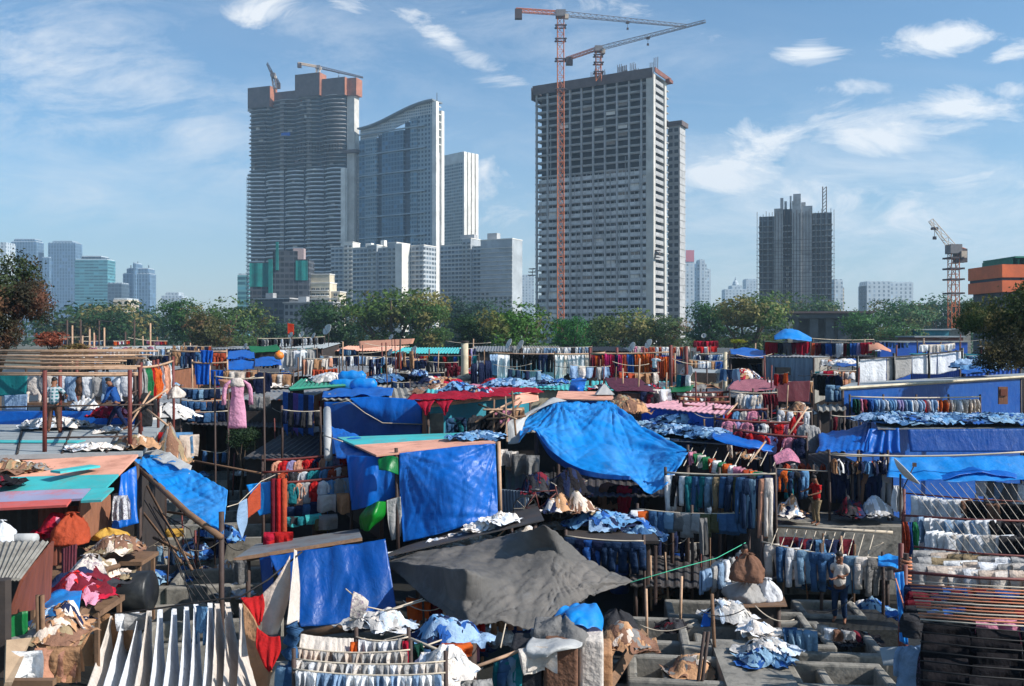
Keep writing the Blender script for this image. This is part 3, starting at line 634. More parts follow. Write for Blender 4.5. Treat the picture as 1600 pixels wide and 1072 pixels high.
FW = {"a": facade_mat("far_blue", lin((110, 136, 156)), lin((60, 90, 120)), 6, 7, (.2, .8), (.1, .9), .4), "b": facade_mat("far_teal", lin((96, 150, 156)), lin((40, 104, 116)), 8, 5, (.02, .98), (.35, .95), .3), "c": facade_mat("far_pale", lin((188, 196, 200)), lin((130, 146, 158)), 7, 6, (.3, .7), (.2, .8), .5), "d": facade_mat("far_dark", lin((84, 100, 112)), lin((40, 60, 76)), 6, 6, (.1, .9), (.2, .9), .4), "e": facade_mat("far_cream", lin((206, 190, 166)), lin((120, 116, 110)), 5, 5, (.2, .8), (.3, .8), .5)}
FAR = [("left_hand_tower", [(17, 57, 378, "a"), (21, 53, 374, "a")], 1900, "pale blue far tower, leftmost of the twin hazy towers"), ("", [(75, 118, 380, "a"), (81, 112, 377, "a"), (68, 80, 403, "a"), (98, 104, 430, "c")], 1900, "pale blue far tower with stepped left shoulder beside the teal glass block"),
       ("", [(117, 168, 406, "b"), (126, 157, 401, "d")], 1500, "teal glass office block with rounded top on the far left skyline"), ("", [(168, 190, 443, "d")], 1500, "small dark glass block just right of the teal office block"), ("", [(177, 198, 468, "e")], 900, "little cream house front below the small dark glass block"),
       ("", [(192, 234, 428, "a"), (197, 231, 420, "a"), (210, 214, 412, "a")], 1700, "pale blue spiked tower between the teal office and the tallest tower"), ("", [(252, 285, 463, "c"), (258, 278, 458, "c")], 1800, "small pale hazy block with flat roof above the olive tree"), ("", [(0, 9, 380, "c")], 1500, "sliver of a pale tower at the left edge of the photo"),
       ("", [(371, 388, 430, "b")], 900, "slim teal tower squeezed against the left side of the tallest tower"), ("", [(815, 834, 430, "c")], 1900, "faint pale tower seen in the gap left of the concrete tower"),
       ("", [(1071, 1085, 408, "c"), (1071, 1088, 412, "a")], 1500, "pale far tower with horizontal bands against the concrete tower's right edge"), ("", [(1088, 1104, 413, "c"), (1103, 1111, 421, "c"), (1092, 1100, 407, "c")], 1600, "pale tower with a flared cap right of the concrete tower"),
       ("", [(1133, 1168, 453, "c"), (1144, 1160, 447, "c")], 1800, "domed pale palace like block on the right skyline"), ("", [(1166, 1183, 437, "c")], 1900, "plain pale hazy block just left of the scaffolded shell tower"), ("", [(1304, 1317, 438, "c"), (1310, 1320, 450, "e")], 1300, "narrow pale block touching the right of the scaffolded shell tower"),
       ("", [(1355, 1392, 441, "c"), (1355, 1385, 446, "a")], 1300, "pale slab block with an open notch right of the shell tower"), ("", [(1390, 1427, 442, "c"), (1404, 1420, 446, "a")], 1350, "rounded pale block joined to the notched slab on the right")]
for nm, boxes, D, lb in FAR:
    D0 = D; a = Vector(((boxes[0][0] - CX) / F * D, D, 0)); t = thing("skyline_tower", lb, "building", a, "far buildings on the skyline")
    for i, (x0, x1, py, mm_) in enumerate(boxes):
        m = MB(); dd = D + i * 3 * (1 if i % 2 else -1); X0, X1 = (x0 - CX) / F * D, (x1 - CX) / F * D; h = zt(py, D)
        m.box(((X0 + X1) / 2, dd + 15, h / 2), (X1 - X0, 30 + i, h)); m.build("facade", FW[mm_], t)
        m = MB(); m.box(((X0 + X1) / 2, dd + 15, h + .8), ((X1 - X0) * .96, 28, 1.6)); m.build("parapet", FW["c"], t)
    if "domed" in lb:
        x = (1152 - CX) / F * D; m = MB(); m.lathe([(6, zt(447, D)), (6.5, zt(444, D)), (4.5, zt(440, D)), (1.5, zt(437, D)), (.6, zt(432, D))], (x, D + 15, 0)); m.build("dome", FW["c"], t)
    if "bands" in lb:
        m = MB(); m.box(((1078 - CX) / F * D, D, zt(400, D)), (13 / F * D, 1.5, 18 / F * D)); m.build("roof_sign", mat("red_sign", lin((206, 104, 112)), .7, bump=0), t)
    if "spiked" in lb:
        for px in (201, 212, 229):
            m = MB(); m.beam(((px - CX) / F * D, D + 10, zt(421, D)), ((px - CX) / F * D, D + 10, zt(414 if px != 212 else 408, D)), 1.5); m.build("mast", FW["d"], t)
t, wd = bldg("pavilion", "low dark pavilion with deep flat overhanging roof behind the blue dome tarp", "building", 1226, 226, 1364, 222)
zr = zt(488, 224); dkc = mat("dark_render", lin((86, 92, 96)), .9, dirt=lin((60, 64, 66)), dirt_amt=.5, scale=.3, bump=0)
m = MB(); m.box((wd / 2, 7, zr), (wd + 1, 17, .5)); m.build("roof", mat("brown_roof", lin((110, 92, 88)), .8, bump=0), t)
m = MB(); m.box((wd / 2, 7, zr - .9), (wd - 1, 15, 1.2)); m.build("roof_beam", dkc, t)
m = MB(); m.box((wd / 2, 12, zr / 2), (wd - 2, 8, zr - 1)); m.build("wall", dkc, t)
for x in (.12, .34, .52, .66, .9):
    m = MB(); m.box((wd * x, 1.5, zr / 2), (2.0, 1.6, zr - 1.6)); m.build("pillar", dkc, t)
m = MB(); m.box((1.2, .5, zr / 2 - 1.2), (1.4, 2, zr - 2.4)); m.build("end_post", M["cream"], t)
t, wd = bldg("orange_building", "bright orange cladding building with green roof frame at the right edge", "building", 1566, 160, 1670, 160)
z0, z1 = zt(458, 165), zt(416, 165); orng = mat("orange_cladding", lin((232, 112, 60)), .6, dirt=lin((180, 84, 52)), dirt_amt=.3, scale=.2, bump=0)
m = MB(); m.box((wd / 2, 6, (z1 + zt(436, 165)) / 2), (wd, 12, z1 - zt(436, 165))); m.build("upper_cladding", orng, t)
m = MB(); m.box((wd / 2, 6, zt(438, 165)), (wd - .4, 11.4, .7)); m.build("window_band", rawdark, t)
m = MB(); m.box((wd / 2, 6, (z0 + zt(440.5, 165)) / 2), (wd, 12, zt(440.5, 165) - z0)); m.build("lower_cladding", orng, t)
m = MB(); m.box((wd / 2, 7, z0 / 2), (wd - 2, 10, z0)); m.build("ground_floor", dkc, t)
for i in range(9):
    m = MB(); x = wd * .15 + i * wd * .1; m.box((x, 5, z1 + .5), (.25, 10, 1.0)); m.build("roof_frame", M["greenroof"], t)
m = MB(); m.box((wd * .6, 5, z1 + 1.25), (wd * .85, 11, .3)); m.build("roof_deck", M["greenroof"], t)
t = thing("viaduct", "grey elevated road deck crossing behind the trees on the right", "bridge", ((1425 - CX) / F * 330, 330, 0))
m = MB(); a = W(1425, 478, 340); b = W(1620, 468, 300); n = Vector((0, 8, 0)); m.quad_slab([a, b, b + n, a + n], 1.6); m.build("deck", raw, t)
for px in (1445, 1500, 1560):
    m = MB(); p = W(px, 475, 325); m.box((p.x, p.y + 3, p.z / 2 - 1), (2, 2, p.z)); m.build("pier", raw, t)
for px0, px1, py, D, mt, nm, lb in [(1425, 1478, 516, 150, "tealwall", "goods_shed", "teal painted shed between the trees under the slim orange crane"), (1425, 1500, 527, 140, "rust", "goods_shed", "rusty red low shed in front of the teal one on the right"), (1382, 1520, 535, 130, "bluewall", "boundary_wall", "long low blue wall behind the white sheet screens on the right"), (1480, 1512, 515, 155, "asbestos", "goods_shed", "grey white shed at the foot of the slim orange crane")]:
    m = MB(); D2 = D; h = zt(py, D); x0, x1 = (px0 - CX) / F * D, (px1 - CX) / F * D
    t = thing(nm, lb, "wall" if "wall" in nm else "shed", ((x0 + x1) / 2, D + 2, 0)); m.box(((x0 + x1) / 2, D + 2, h / 2), (x1 - x0, 1 if "wall" in nm else 6, h)); m.build("wall", M[mt], t)
    m = MB(); m.box(((x0 + x1) / 2, D + 2, h + .1), (x1 - x0 + .6, 1.4 if "wall" in nm else 7, .2)); m.build("coping" if "wall" in nm else "roof", M["greyroof"], t)

def lattice(m, p0, p1, w, up=Vector((0, 0, 1)), r=.14, step=None, tri=False, taper=1.0, diag=True):
    p0, p1 = Vector(p0), Vector(p1); d = (p1 - p0); ln = d.length; d.normalize()
    s = d.cross(up).normalized() if abs(d.dot(up)) < .95 else Vector((1, 0, 0)); t2 = d.cross(s).normalized()
    offs = [(-1, -1), (1, -1), (1, 1), (-1, 1)] if not tri else [(-1, 1), (1, 1), (0, -1)]
    n = max(2, int(ln / (step or w * 1.3)))
    P = []
    for i in range(n + 1):
        f = i / n; ww = w / 2 * (1 + (taper - 1) * f)
        P.append([p0 + d * ln * f + s * a * ww + t2 * b * ww for a, b in offs])
    k = len(offs)
    for j in range(k): m.beam(P[0][j], P[-1][j], r * 1.5)
    for i in range(n):
        for j in range(k):
            j2 = (j + 1) % k
            if diag: m.beam(P[i][j], P[i + 1][j2] if i % 2 else P[i + 1][j2], r)
            m.beam(P[i + 1][j], P[i + 1][j2], r * .8)
cr_o = mat("crane_orange", lin((206, 116, 66)), .6, dirt=lin((120, 70, 56)), dirt_amt=.5, scale=.4, bump=0)
cr_g = mat("crane_grey", lin((120, 116, 118)), .6, bump=0); cr_w = mat("crane_buff", lin((196, 176, 156)), .6, bump=0); cr_d = mat("crane_dark", lin((78, 66, 68)), .6, bump=0)
def crane(label, base, top, tip, tail, mw, jw, m_mast, m_jib, group="tower cranes on the building sites", collars=(), hook=.45, r=.16):
    base, top, tip, tail = map(Vector, (base, top, tip, tail))
    t = thing("tower_crane", label, "crane", base, group)
    m = MB(); lattice(m, base, top, mw, r=r); m.build("mast", m_mast, t)
    for f in collars:
        m = MB(); p = base.lerp(top, f)
        for s in (-1, 1): m.box(p + Vector((0, s * (mw * .5 + .6), 0)), (mw + 2.4, .5, .5)); m.box(p + Vector((s * (mw * .5 + .6), 0, 0)), (.5, mw + 2.4, .5))
        m.build("climbing_collar", cr_d, t)
    m = MB(); m.box(top + Vector((0, 0, jw * .5)), (mw * 1.5, mw * 1.5, jw * 1.3)); m.build("slewing_unit", cr_g, t)
    m = MB(); m.box(top + Vector((mw * .9, -mw * .6, -jw * .3)), (1.6, 1.6, 2.0)); m.build("cab", cr_w, t)
    c = top + Vector((0, 0, jw * .7))
    m = MB(); lattice(m, c, tip, jw, r=r * .8, tri=True, taper=.6); m.build("jib", m_jib, t)
    m = MB(); lattice(m, c, tail, jw * .7, r=r); m.build("counter_jib", m_mast, t)
    m = MB(); d = (tail - c).normalized(); m.box(tail - Vector((0, 0, jw * .8)) - d * 1.2, (3.2, 2.4, jw * 1.9)); m.build("counterweight", cr_d, t)
    h = c.lerp(tip, hook); m = MB(); m.box(h - Vector((0, 0, jw * .6)), (1.6, 1.4, .7)); m.tube([h - Vector((0, 0, jw * .6)), h - Vector((0, 0, jw * .6 + 2.5))], .08, 4); m.box(h - Vector((0, 0, jw * .6 + 2.8)), (.9, .6, .9)); m.build("hook_trolley", cr_d, t)
    return t
crane("tall orange tower crane rising in front of the broad concrete tower", (W(876, 505, 398).x, 398, 0), W(876, 26, 398), W(1072, 40, 420), W(806, 16, 392), 2.9, 2.2, cr_o, cr_g, collars=(.87, .93, .97, .78), hook=.52)
crane("shorter tower crane standing on the roof of the broad concrete tower", W(935, 128, 412), W(935, 80, 412), W(1102, 33, 385), W(886, 92, 420), 2.4, 1.9, cr_o, cr_g, collars=(.3, .6, .85), hook=.48)
crane("small luffing crane leaning on the left end of the tallest tower", W(430, 140, 758), W(427, 120, 758), W(418, 99, 740), W(436, 132, 768), 2.6, 2.6, cr_d, cr_d, r=.3)
crane("level crane on top of the tallest tower pointing to the right", W(497, 124, 758), W(497, 107, 758), W(567, 121, 790), W(466, 99, 745), 2.8, 2.0, cr_w, cr_d, r=.3)
t = crane("slim orange crane with raised jib standing alone at the right", (W(1490, 530, 262).x, 262, 0), W(1490, 395, 262), W(1455, 344, 262), W(1506, 393, 262), 2.3, 2.1, cr_o, cr_w, collars=(.75, .85, .95, .62), hook=.85, r=.13)
def leaf_mat(name, c2, amt):
    m, nt, N, L = nodes_of(name)
    out = N.new("ShaderNodeOutputMaterial"); b = N.new("ShaderNodeBsdfPrincipled"); tc = N.new("ShaderNodeTexCoord"); oi = N.new("ShaderNodeObjectInfo"); ge = N.new("ShaderNodeNewGeometry")
    n1 = _noise(N, L, 1.6, 4, .6, tc.outputs["Object"]); r1 = _ramp(N, L, n1.outputs["Fac"], [(.3, (.55,) * 3), (.7, (1.35,) * 3)])
    cc = _mix(N, L, oi.outputs["Color"], r1.outputs[0], 1, "MULTIPLY")
    rr = _ramp(N, L, ge.outputs["Random Per Island"], [(0, (.6,) * 3), (1, (1.45,) * 3)])
    cc = _mix(N, L, cc, rr.outputs[0], 1, "MULTIPLY")
    if amt:
        n2 = _noise(N, L, .9, 3, .6, tc.outputs["Object"]); r2 = _ramp(N, L, n2.outputs["Fac"], [(.5, (0,) * 3), (.62, (amt,) * 3)])
        cc = _mix(N, L, cc, _mix(N, L, c2, rr.outputs[0], 1, "MULTIPLY"), r2.outputs[0])
    L.new(cc, b.inputs["Base Color"]); b.inputs["Roughness"].default_value = .65; b.inputs["Specular IOR Level"].default_value = .25
    t = N.new("ShaderNodeBsdfTranslucent"); L.new(cc, t.inputs["Color"]); ms = N.new("ShaderNodeMixShader"); ms.inputs[0].default_value = .35
    L.new(b.outputs[0], ms.inputs[1]); L.new(t.outputs[0], ms.inputs[2]); L.new(ms.outputs[0], out.inputs[0]); return m
leaf_green = leaf_mat("leaves", None, 0); leaf_red = leaf_mat("leaves_red_tips", lin((136, 84, 66)), .6); leaf_olive = leaf_mat("leaves_dry_tips", lin((140, 120, 72)), .7)
def crown_mesh(name, seed, leaf, nclump, per, lm, rad=(1, 1, .8), flat=.25):
    """unit crown of many small leaf clumps spread through lobes; radius about one"""
    r = random.Random(seed); mb = MB()
    lobes = []
    for i in range(9):
        a = r.uniform(0, 6.28); d = r.uniform(.2, .68); lobes.append((Vector((math.cos(a) * d, math.sin(a) * d, r.uniform(-.3, .55))), r.uniform(.28, .5)))
    lobes.append((Vector((0, 0, .3)), .55))
    for i in range(nclump):
        c, rr = lobes[r.randrange(len(lobes))]
        v = Vector((r.gauss(0, 1), r.gauss(0, 1), r.gauss(0, 1))).normalized() * rr * (r.uniform(.55, 1.08) ** .6)
        p = c + v; cs = r.uniform(.05, .11)
        out = (p * .6 + v).normalized()
        for k in range(per):
            q = p + Vector((r.gauss(0, cs), r.gauss(0, cs), r.gauss(0, cs * .7)))
            q = Vector((q.x * rad[0], q.y * rad[1], q.z * rad[2]))
            n = (out + Vector((r.gauss(0, .6), r.gauss(0, .6), r.gauss(.35, .5)))).normalized()
            a = n.orthogonal().normalized(); a.rotate(Matrix.Rotation(r.uniform(0, 6.28), 3, n)); b = n.cross(a)
            s = leaf * r.uniform(.6, 1.35); wv = .55
            mb.add([q - a * s, q - b * s * wv, q + a * s + n * s * .25, q + b * s * wv], [(0, 1, 2, 3)])
    return shared(mb, name, [lm])
CR = {"green": crown_mesh("crown", 1, .042, 330, 11, leaf_green), "olive": crown_mesh("crown", 2, .04, 340, 11, leaf_olive), "red": crown_mesh("crown", 3, .042, 320, 11, leaf_red), "wide": crown_mesh("crown", 4, .038, 380, 11, leaf_olive, (1.15, 1, .62)),
      "near_red": crown_mesh("crown", 5, .036, 620, 13, leaf_red), "near_mix": crown_mesh("crown", 6, .034, 650, 13, leaf_red, (1, 1, 1)), "near_olive": crown_mesh("crown", 8, .036, 720, 13, leaf_olive), "bush": crown_mesh("crown", 7, .07, 190, 8, leaf_red, (1.1, 1, .7))}
def tree(name, label, px, D, wpx, top, kind, c, group="trees between the yards and the towers", trunk=True, base=0.0, zs=1.0):
    if group and trunk: wpx *= 1.28; top -= 7; zs *= .92
    rad = wpx / 2 / F * D; x = (px - CX) / F * D; zt_ = zt(top, D); crown_h = rad * 1.7 * zs
    zc = zt_ - rad * zs * (.48 if kind == "wide" else .68)
    if group and trunk: c = (c[0] * .82, c[1] * 1.06, c[2] * .9)
    t = thing(name, label, "tree" if trunk else "bush", (x, D, base), group)
    r = random.Random(int(px * 7 + D))
    inst("crown", CR[kind], t, (x, D, zc), r.uniform(0, 6.28), (rad, rad, rad * zs), c)
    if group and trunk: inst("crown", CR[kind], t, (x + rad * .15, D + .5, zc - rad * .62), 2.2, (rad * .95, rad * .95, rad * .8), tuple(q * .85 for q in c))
    m = MB(); zf = max(base + .5, zc - crown_h * .35)
    pts = [(x + r.uniform(-.2, .2), D, base + (zf - base) * k / 4) for k in range(5)]; rr = max(.06, rad * .07)
    m.tube(pts, [rr * (1.3 - .12 * k) for k in range(5)], 8)
    for k in range(6):
        a = r.uniform(0, 6.28); e = Vector((x + math.cos(a) * rad * .55, D + math.sin(a) * rad * .55, zc + r.uniform(-.1, .35) * rad)); mid = Vector(pts[-1]).lerp(e, .5) + Vector((0, 0, -.08 * rad))
        m.tube([pts[-2], mid, e], [rr * .6, rr * .4, rr * .15], 5)
    m.build("trunk", M["trunk"], t, smooth=True)
    return t
G = lambda r, g, b: lin((r, g, b))
TR = [
 ("dark green tree in front of the teal glass office block", 130, 300, 170, 482, "wide", G(56, 79, 48)), ("rounded dark tree behind the bare poles on the left", 238, 330, 90, 490, "green", G(52, 75, 54)),
 ("olive tree with dry tips left of the netted building", 355, 230, 110, 470, "olive", G(84, 100, 54)), ("bushy green tree touching the left of the dry tipped olive tree", 290, 240, 70, 474, "green", G(66, 95, 46)),
 ("small reddish brown tree before the olive ones on the left", 315, 160, 74, 496, "red", G(92, 84, 52)), ("low dark tree below the tall orange flag", 425, 260, 80, 508, "green", G(48, 70, 52)),
 ("large olive tree with reddish top below the bright stair wall", 612, 190, 150, 461, "wide", G(88, 104, 52)), ("dark tree at the left flank of the large reddish topped tree", 528, 210, 110, 478, "green", G(54, 75, 46)),
 ("green tree at the right flank of the large reddish topped tree", 662, 185, 80, 474, "olive", G(76, 100, 50)), ("bluish dark tree under the wide two wing apartment block", 722, 330, 120, 474, "green", G(44, 66, 54)),
 ("sunlit green tree with yellow tips left of the orange crane's foot", 805, 135, 120, 476, "olive", G(74, 104, 40)), ("small dark tree beside the chimney pipe", 745, 140, 70, 498, "green", G(52, 72, 40)),
 ("bright green small tree at the orange crane's foot", 893, 150, 66, 502, "green", G(60, 109, 50)), ("dry olive tree under the lit columns of the concrete tower", 985, 165, 112, 485, "olive", G(110, 118, 68)),
 ("low brownish tree right of the dry olive tree", 1040, 160, 70, 500, "red", G(92, 104, 64)), ("green tree below the concrete tower's right edge", 1108, 200, 80, 480, "green", G(62, 95, 50)),
 ("broad olive tree left of the dark pavilion", 1170, 180, 130, 470, "wide", G(86, 104, 56)), ("feathery green tree under the shell tower", 1255, 300, 90, 466, "olive", G(72, 98, 62)),
 ("green tree in front of the pavilion's right end", 1362, 190, 90, 494, "green", G(74, 104, 60)), ("pale green tree under the notched slab block", 1415, 260, 110, 478, "wide", G(70, 100, 64)),
 ("bluish green tree under the elevated road deck", 1462, 310, 110, 472, "green", G(60, 91, 64)), ("small light leafed tree before the goods sheds", 1405, 150, 60, 510, "olive", G(84, 113, 70)),
 ("dark tree low behind the orange clothes row", 940, 180, 80, 508, "green", G(54, 79, 46)), ("dim tree behind the poles left of the netted building", 185, 260, 80, 490, "green", G(56, 79, 50)),
]
for lb, px, D, wp, tp, kd, c in TR: tree("leafy_tree", lb, px, D, wp, tp, kd, c)
t = tree("flowering_tree", "big brown red leaved tree close by at the left edge", 0, 44, 160, 402, "near_mix", G(62, 76, 44), None, zs=1.25)
inst("crown", CR["near_mix"], t, (W(30, 500, 43).x, 43, zt(478, 43)), 1.0, (1.7, 1.7, 1.6), G(60, 58, 42)); inst("crown", CR["near_mix"], t, (W(8, 540, 43).x, 42, zt(528, 43)), 2.0, (1.5, 1.4, 1.5), G(60, 60, 40))
t = tree("flowering_tree", "big dark leaved tree with rusty tips at the right edge", 1616, 38, 150, 440, "near_olive", G(62, 78, 36), None, zs=1.2)
inst("crown", CR["near_olive"], t, (W(1585, 560, 37).x, 37, zt(556, 37)), 1.0, (1.5, 1.4, 1.4), G(60, 60, 36)); inst("crown", CR["near_olive"], t, (W(1540, 480, 38).x, 38.5, zt(500, 38)), 2.0, (1.1, 1, 1.2), G(64, 84, 40))
tree("bougainvillea", "rusty pink bougainvillea bush below the big left tree", 82, 48, 66, 514, "bush", G(150, 82, 60), None, False, zs=.75, base=2)
tree("bougainvillea", "low tan green shrub at the bamboo canopy's back edge", 118, 47, 70, 534, "bush", G(120, 104, 60), None, False, zs=.5, base=2)
tree("courtyard_tree", "dim green shrub in the dark courtyard below the pink dress", 375, 36, 64, 668, "green", G(50, 72, 44), None, False, zs=1.0)
mb = MB(); r = random.Random(5)
for i in range(5200):
    x = r.uniform(-330, 330); y = r.uniform(360, 480); h = 9 + 5 * noise.noise((x * .03, y * .03, 2)) ; z = h * r.uniform(.2, 1.0)
    n = Vector((r.gauss(0, .6), r.gauss(-.5, .5), r.gauss(.5, .5))).normalized(); a = n.orthogonal().normalized(); b = n.cross(a); s = r.uniform(.7, 1.6); q = Vector((x, y, z))
    mb.add([q - a * s, q - b * s * .7, q + a * s, q + b * s * .7], [(0, 1, 2, 3)])
tag(mb.build("distant_woods", leaf_green, color=G(50, 75, 50)), "dim mass of far trees along the foot of the towers", None, None, "stuff")
def _garment(kind, seed):
    r = random.Random(seed); mb = MB()
    X = Vector((1, 0, 0))
    def wob(): return r.uniform(-.015, .015)
    if kind == "shirt":       # on a hanger or pegged at the shoulders
        hw = [.05, .13, .225, .235, .23, .235, .24, .25, .255, .25]; th = [.03, .045, .05, .055, .05, .05, .05, .055, .06, .06]; zz = [0, -.03, -.075, -.16, -.27, -.38, -.49, -.59, -.68, -.74]
        mb.flat([(wob(), wob(), z) for z in zz], hw, th, 14, wr=.055, seed=seed)
        for s in (-1, 1):
            k = r.uniform(.9, 1.15)
            mb.flat([(s * .19, 0, -.055), (s * .25 * k, -.01, -.16), (s * .285 * k, -.015, -.3), (s * .29 * k, 0, -.42), (s * .29 * k, .01, -.54)], [.055, .075, .07, .062, .055], [.035, .04, .035, .03, .03], 8, wr=.03, seed=seed + s)
    elif kind == "hem_shirt":  # pegged by its hem, sleeves fall past the collar
        hw = [.26, .255, .25, .245, .24, .235, .215, .12, .06]; th = [.02, .04, .055, .06, .06, .06, .05, .04, .02]; zz = [0, -.06, -.16, -.28, -.4, -.52, -.62, -.68, -.71]
        mb.flat([(wob(), wob(), z) for z in zz], hw, th, 14, wr=.06, seed=seed)
        for s in (-1, 1):
            mb.flat([(s * .17, 0, -.58), (s * .215, -.02, -.7), (s * .22, -.02, -.85), (s * .2 + r.uniform(-.03, .03), 0, -1.0)], [.06, .07, .062, .05], [.04, .04, .035, .03], 8, wr=.035, seed=seed + s)
    elif kind in ("trousers",):
        mb.flat([(0, 0, 0), (0, wob(), -.05), (0, wob(), -.15), (0, 0, -.27), (0, 0, -.33)], [.2, .205, .225, .235, .12], [.03, .05, .06, .06, .04], 14, wr=.035, seed=seed)
        for s in (-1, 1):
            e = r.uniform(-.03, .05)
            mb.flat([(s * .115, 0, -.22), (s * .12, wob(), -.42), (s * (.125 + e * .4), wob(), -.62), (s * (.125 + e * .8), wob(), -.82), (s * (.125 + e), 0, -1.02)], [.115, .112, .1, .095, .098], [.055, .05, .045, .045, .05], 10, wr=.04, seed=seed + 3 * s)
    elif kind == "folded_trousers":  # thrown over the line at the knee
        for y in (-.035, .035):
            mb.flat([(0, y * .3, 0), (0, y, -.08), (wob(), y * 1.1, -.25), (wob(), y, -.42), (wob(), y, -.55 + (y > 0) * .1)], [.13, .14, .15, .16, .17], [.035, .035, .035, .04, .04], 12, wr=.05, seed=seed + y * 50)
    elif kind in ("towel", "sheet", "cloth"):
        wd, hh = {"towel": (.34, .8), "sheet": (.62, 1.25), "cloth": (.24, .55)}[kind]
        ph = r.uniform(0, 6); f = r.uniform(9, 13); skew = r.uniform(-.06, .06)
        def fn(u, v, side, ln):
            x = (u - .5) * 2 * wd * (1 + .05 * math.sin(v * 3 + ph)); z = -v * hh * ln
            y = side * (.012 + .03 * min(1, v * 4)) + (.03 + .035 * v) * math.sin(x * f + ph) * min(1, v * 3) + .05 * noise.noise((x * 3 + seed, z * 3, side))
            return (x + skew * v, y, z + .03 * math.sin(u * 7 + ph) * v)
        lb = r.uniform(.75, .98)
        def both(u, v):
            if v < .5: return fn(u, (.5 - v) * 2, -1, 1)
            return fn(u, (v - .5) * 2, 1, lb)
        mb.grid(both, 14, 16)
    elif kind == "dress":
        hw = [.14, .19, .2, .17, .18, .21, .235, .25, .26, .27]; th = [.04, .07, .08, .08, .08, .08, .09, .09, .1, .1]; zz = [0, -.06, -.2, -.42, -.55, -.75, -.95, -1.15, -1.32, -1.42]
        mb.flat([(0, 0, z) for z in zz], hw, th, 20, wr=.06, seed=seed)
        for s in (-1, 1):
            mb.flat([(s * .17, 0, -.05), (s * .3, 0, -.16), (s * .36, 0, -.3), (s * .38, 0, -.5), (s * .385, 0, -.75)], [.06, .07, .065, .06, .065], [.05, .05, .045, .045, .05], 10, wr=.03, seed=seed + s)
    return mb
GM = {}
def gmesh(kind, variant, mname):
    k = (kind, variant, mname)
    if k not in GM:
        o = _garment(kind, 10 * variant + sum(map(ord, kind))).build(kind, M[mname], loc=(0, 0, 0), smooth=True); GM[k] = o.data; bpy.data.objects.remove(o)
    return GM[k]
GINFO = {"shirt": ("shirt", .5, .76), "hem_shirt": ("shirt", .5, .95), "trousers": ("trousers", .45, 1.02), "jeans": ("jeans", .45, 1.02), "folded_trousers": ("trousers", .34, .55), "folded_jeans": ("jeans", .34, .55), "towel": ("towel", .68, .8), "sheet": ("bed_sheet", 1.24, 1.25), "cloth": ("cloth", .48, .55), "dress": ("dress", .6, 1.42)}
ORD = ["leftmost", "second", "third", "fourth", "fifth", "sixth", "seventh", "eighth", "ninth", "tenth", "eleventh", "twelfth", "thirteenth", "fourteenth", "fifteenth", "sixteenth", "seventeenth", "eighteenth", "nineteenth", "twentieth"]
COUNT = {}
def label_row(items, desc, group):
    by = {}
    for o, cn, word, x in items: by.setdefault((cn, word), []).append((x, o))
    for (cn, word), lst in by.items():
        lst.sort(key=lambda p: p[0])
        for i, (x, o) in enumerate(lst):
            if len(lst) == 1: lb = f"{cn} {word} {desc}"
            elif i == 0: lb = f"leftmost {cn} {word} {desc}"
            elif i == len(lst) - 1: lb = f"rightmost {cn} {word} {desc}"
            else: lb = f"{ORD[i]} {cn} {word} from the left {desc}"
            if len(lb.split()) > 16: lb = lb.replace(" from the left", "")
            tag(o, lb, word if word != "bed sheet" else "sheet", group)
def row(a, b, kind, colors, desc, n=None, spacing=None, length=None, edge=False, sag=.06, width=1.0, matn="cloth", order=False, group=None, jit=.12, seed=None, gap=0.0, turn=.15):
    a, b = Vector(a), Vector(b); d = b - a; ln = d.length; yaw = math.atan2(d.y, d.x)
    name, bw, bl = GINFO[kind]; sp = spacing or bw * width * (1.02 if not edge else .3)
    n = n or max(1, int(ln / sp)); r = random.Random(seed if seed is not None else int(abs(a.x * 31 + a.y * 17 + a.z * 7) * 10))
    sc_z = (length or bl) / bl; items = []
    mk = {"jeans": "trousers", "folded_jeans": "folded_trousers"}.get(kind, kind)
    for i in range(n):
        if gap and r.random() < gap: continue
        f = (i + .5 + r.uniform(-jit, jit)) / n
        p = a + d * f - Vector((0, 0, 4 * sag * f * (1 - f)))
        cn = colors[min(len(colors) - 1, int(f * len(colors)))] if order else colors[r.randrange(len(colors))]
        c = C[cn]; v = r.uniform(.82, 1.12); c = tuple(min(.9, x * v) for x in c)
        y = yaw + (R(66) + r.uniform(-.25, .25) if edge else turn + r.uniform(-.3, .3)) + (math.pi if r.random() < .4 else 0)
        mn = matn if not isinstance(matn, (list, tuple)) else matn[r.randrange(len(matn))]
        o = inst(name, gmesh(mk, r.randrange(6), mn), None, p, (r.uniform(-.07, .07), r.uniform(-.05, .05), y), (width * r.uniform(.84, 1.1), r.uniform(.9, 1.4), sc_z * r.uniform(.82, 1.1)), c)
        items.append((o, cn, name.replace("_", " "), p.x)); COUNT[name] = COUNT.get(name, 0) + 1
    label_row(items, desc, group or ("washing " + desc))
    return items
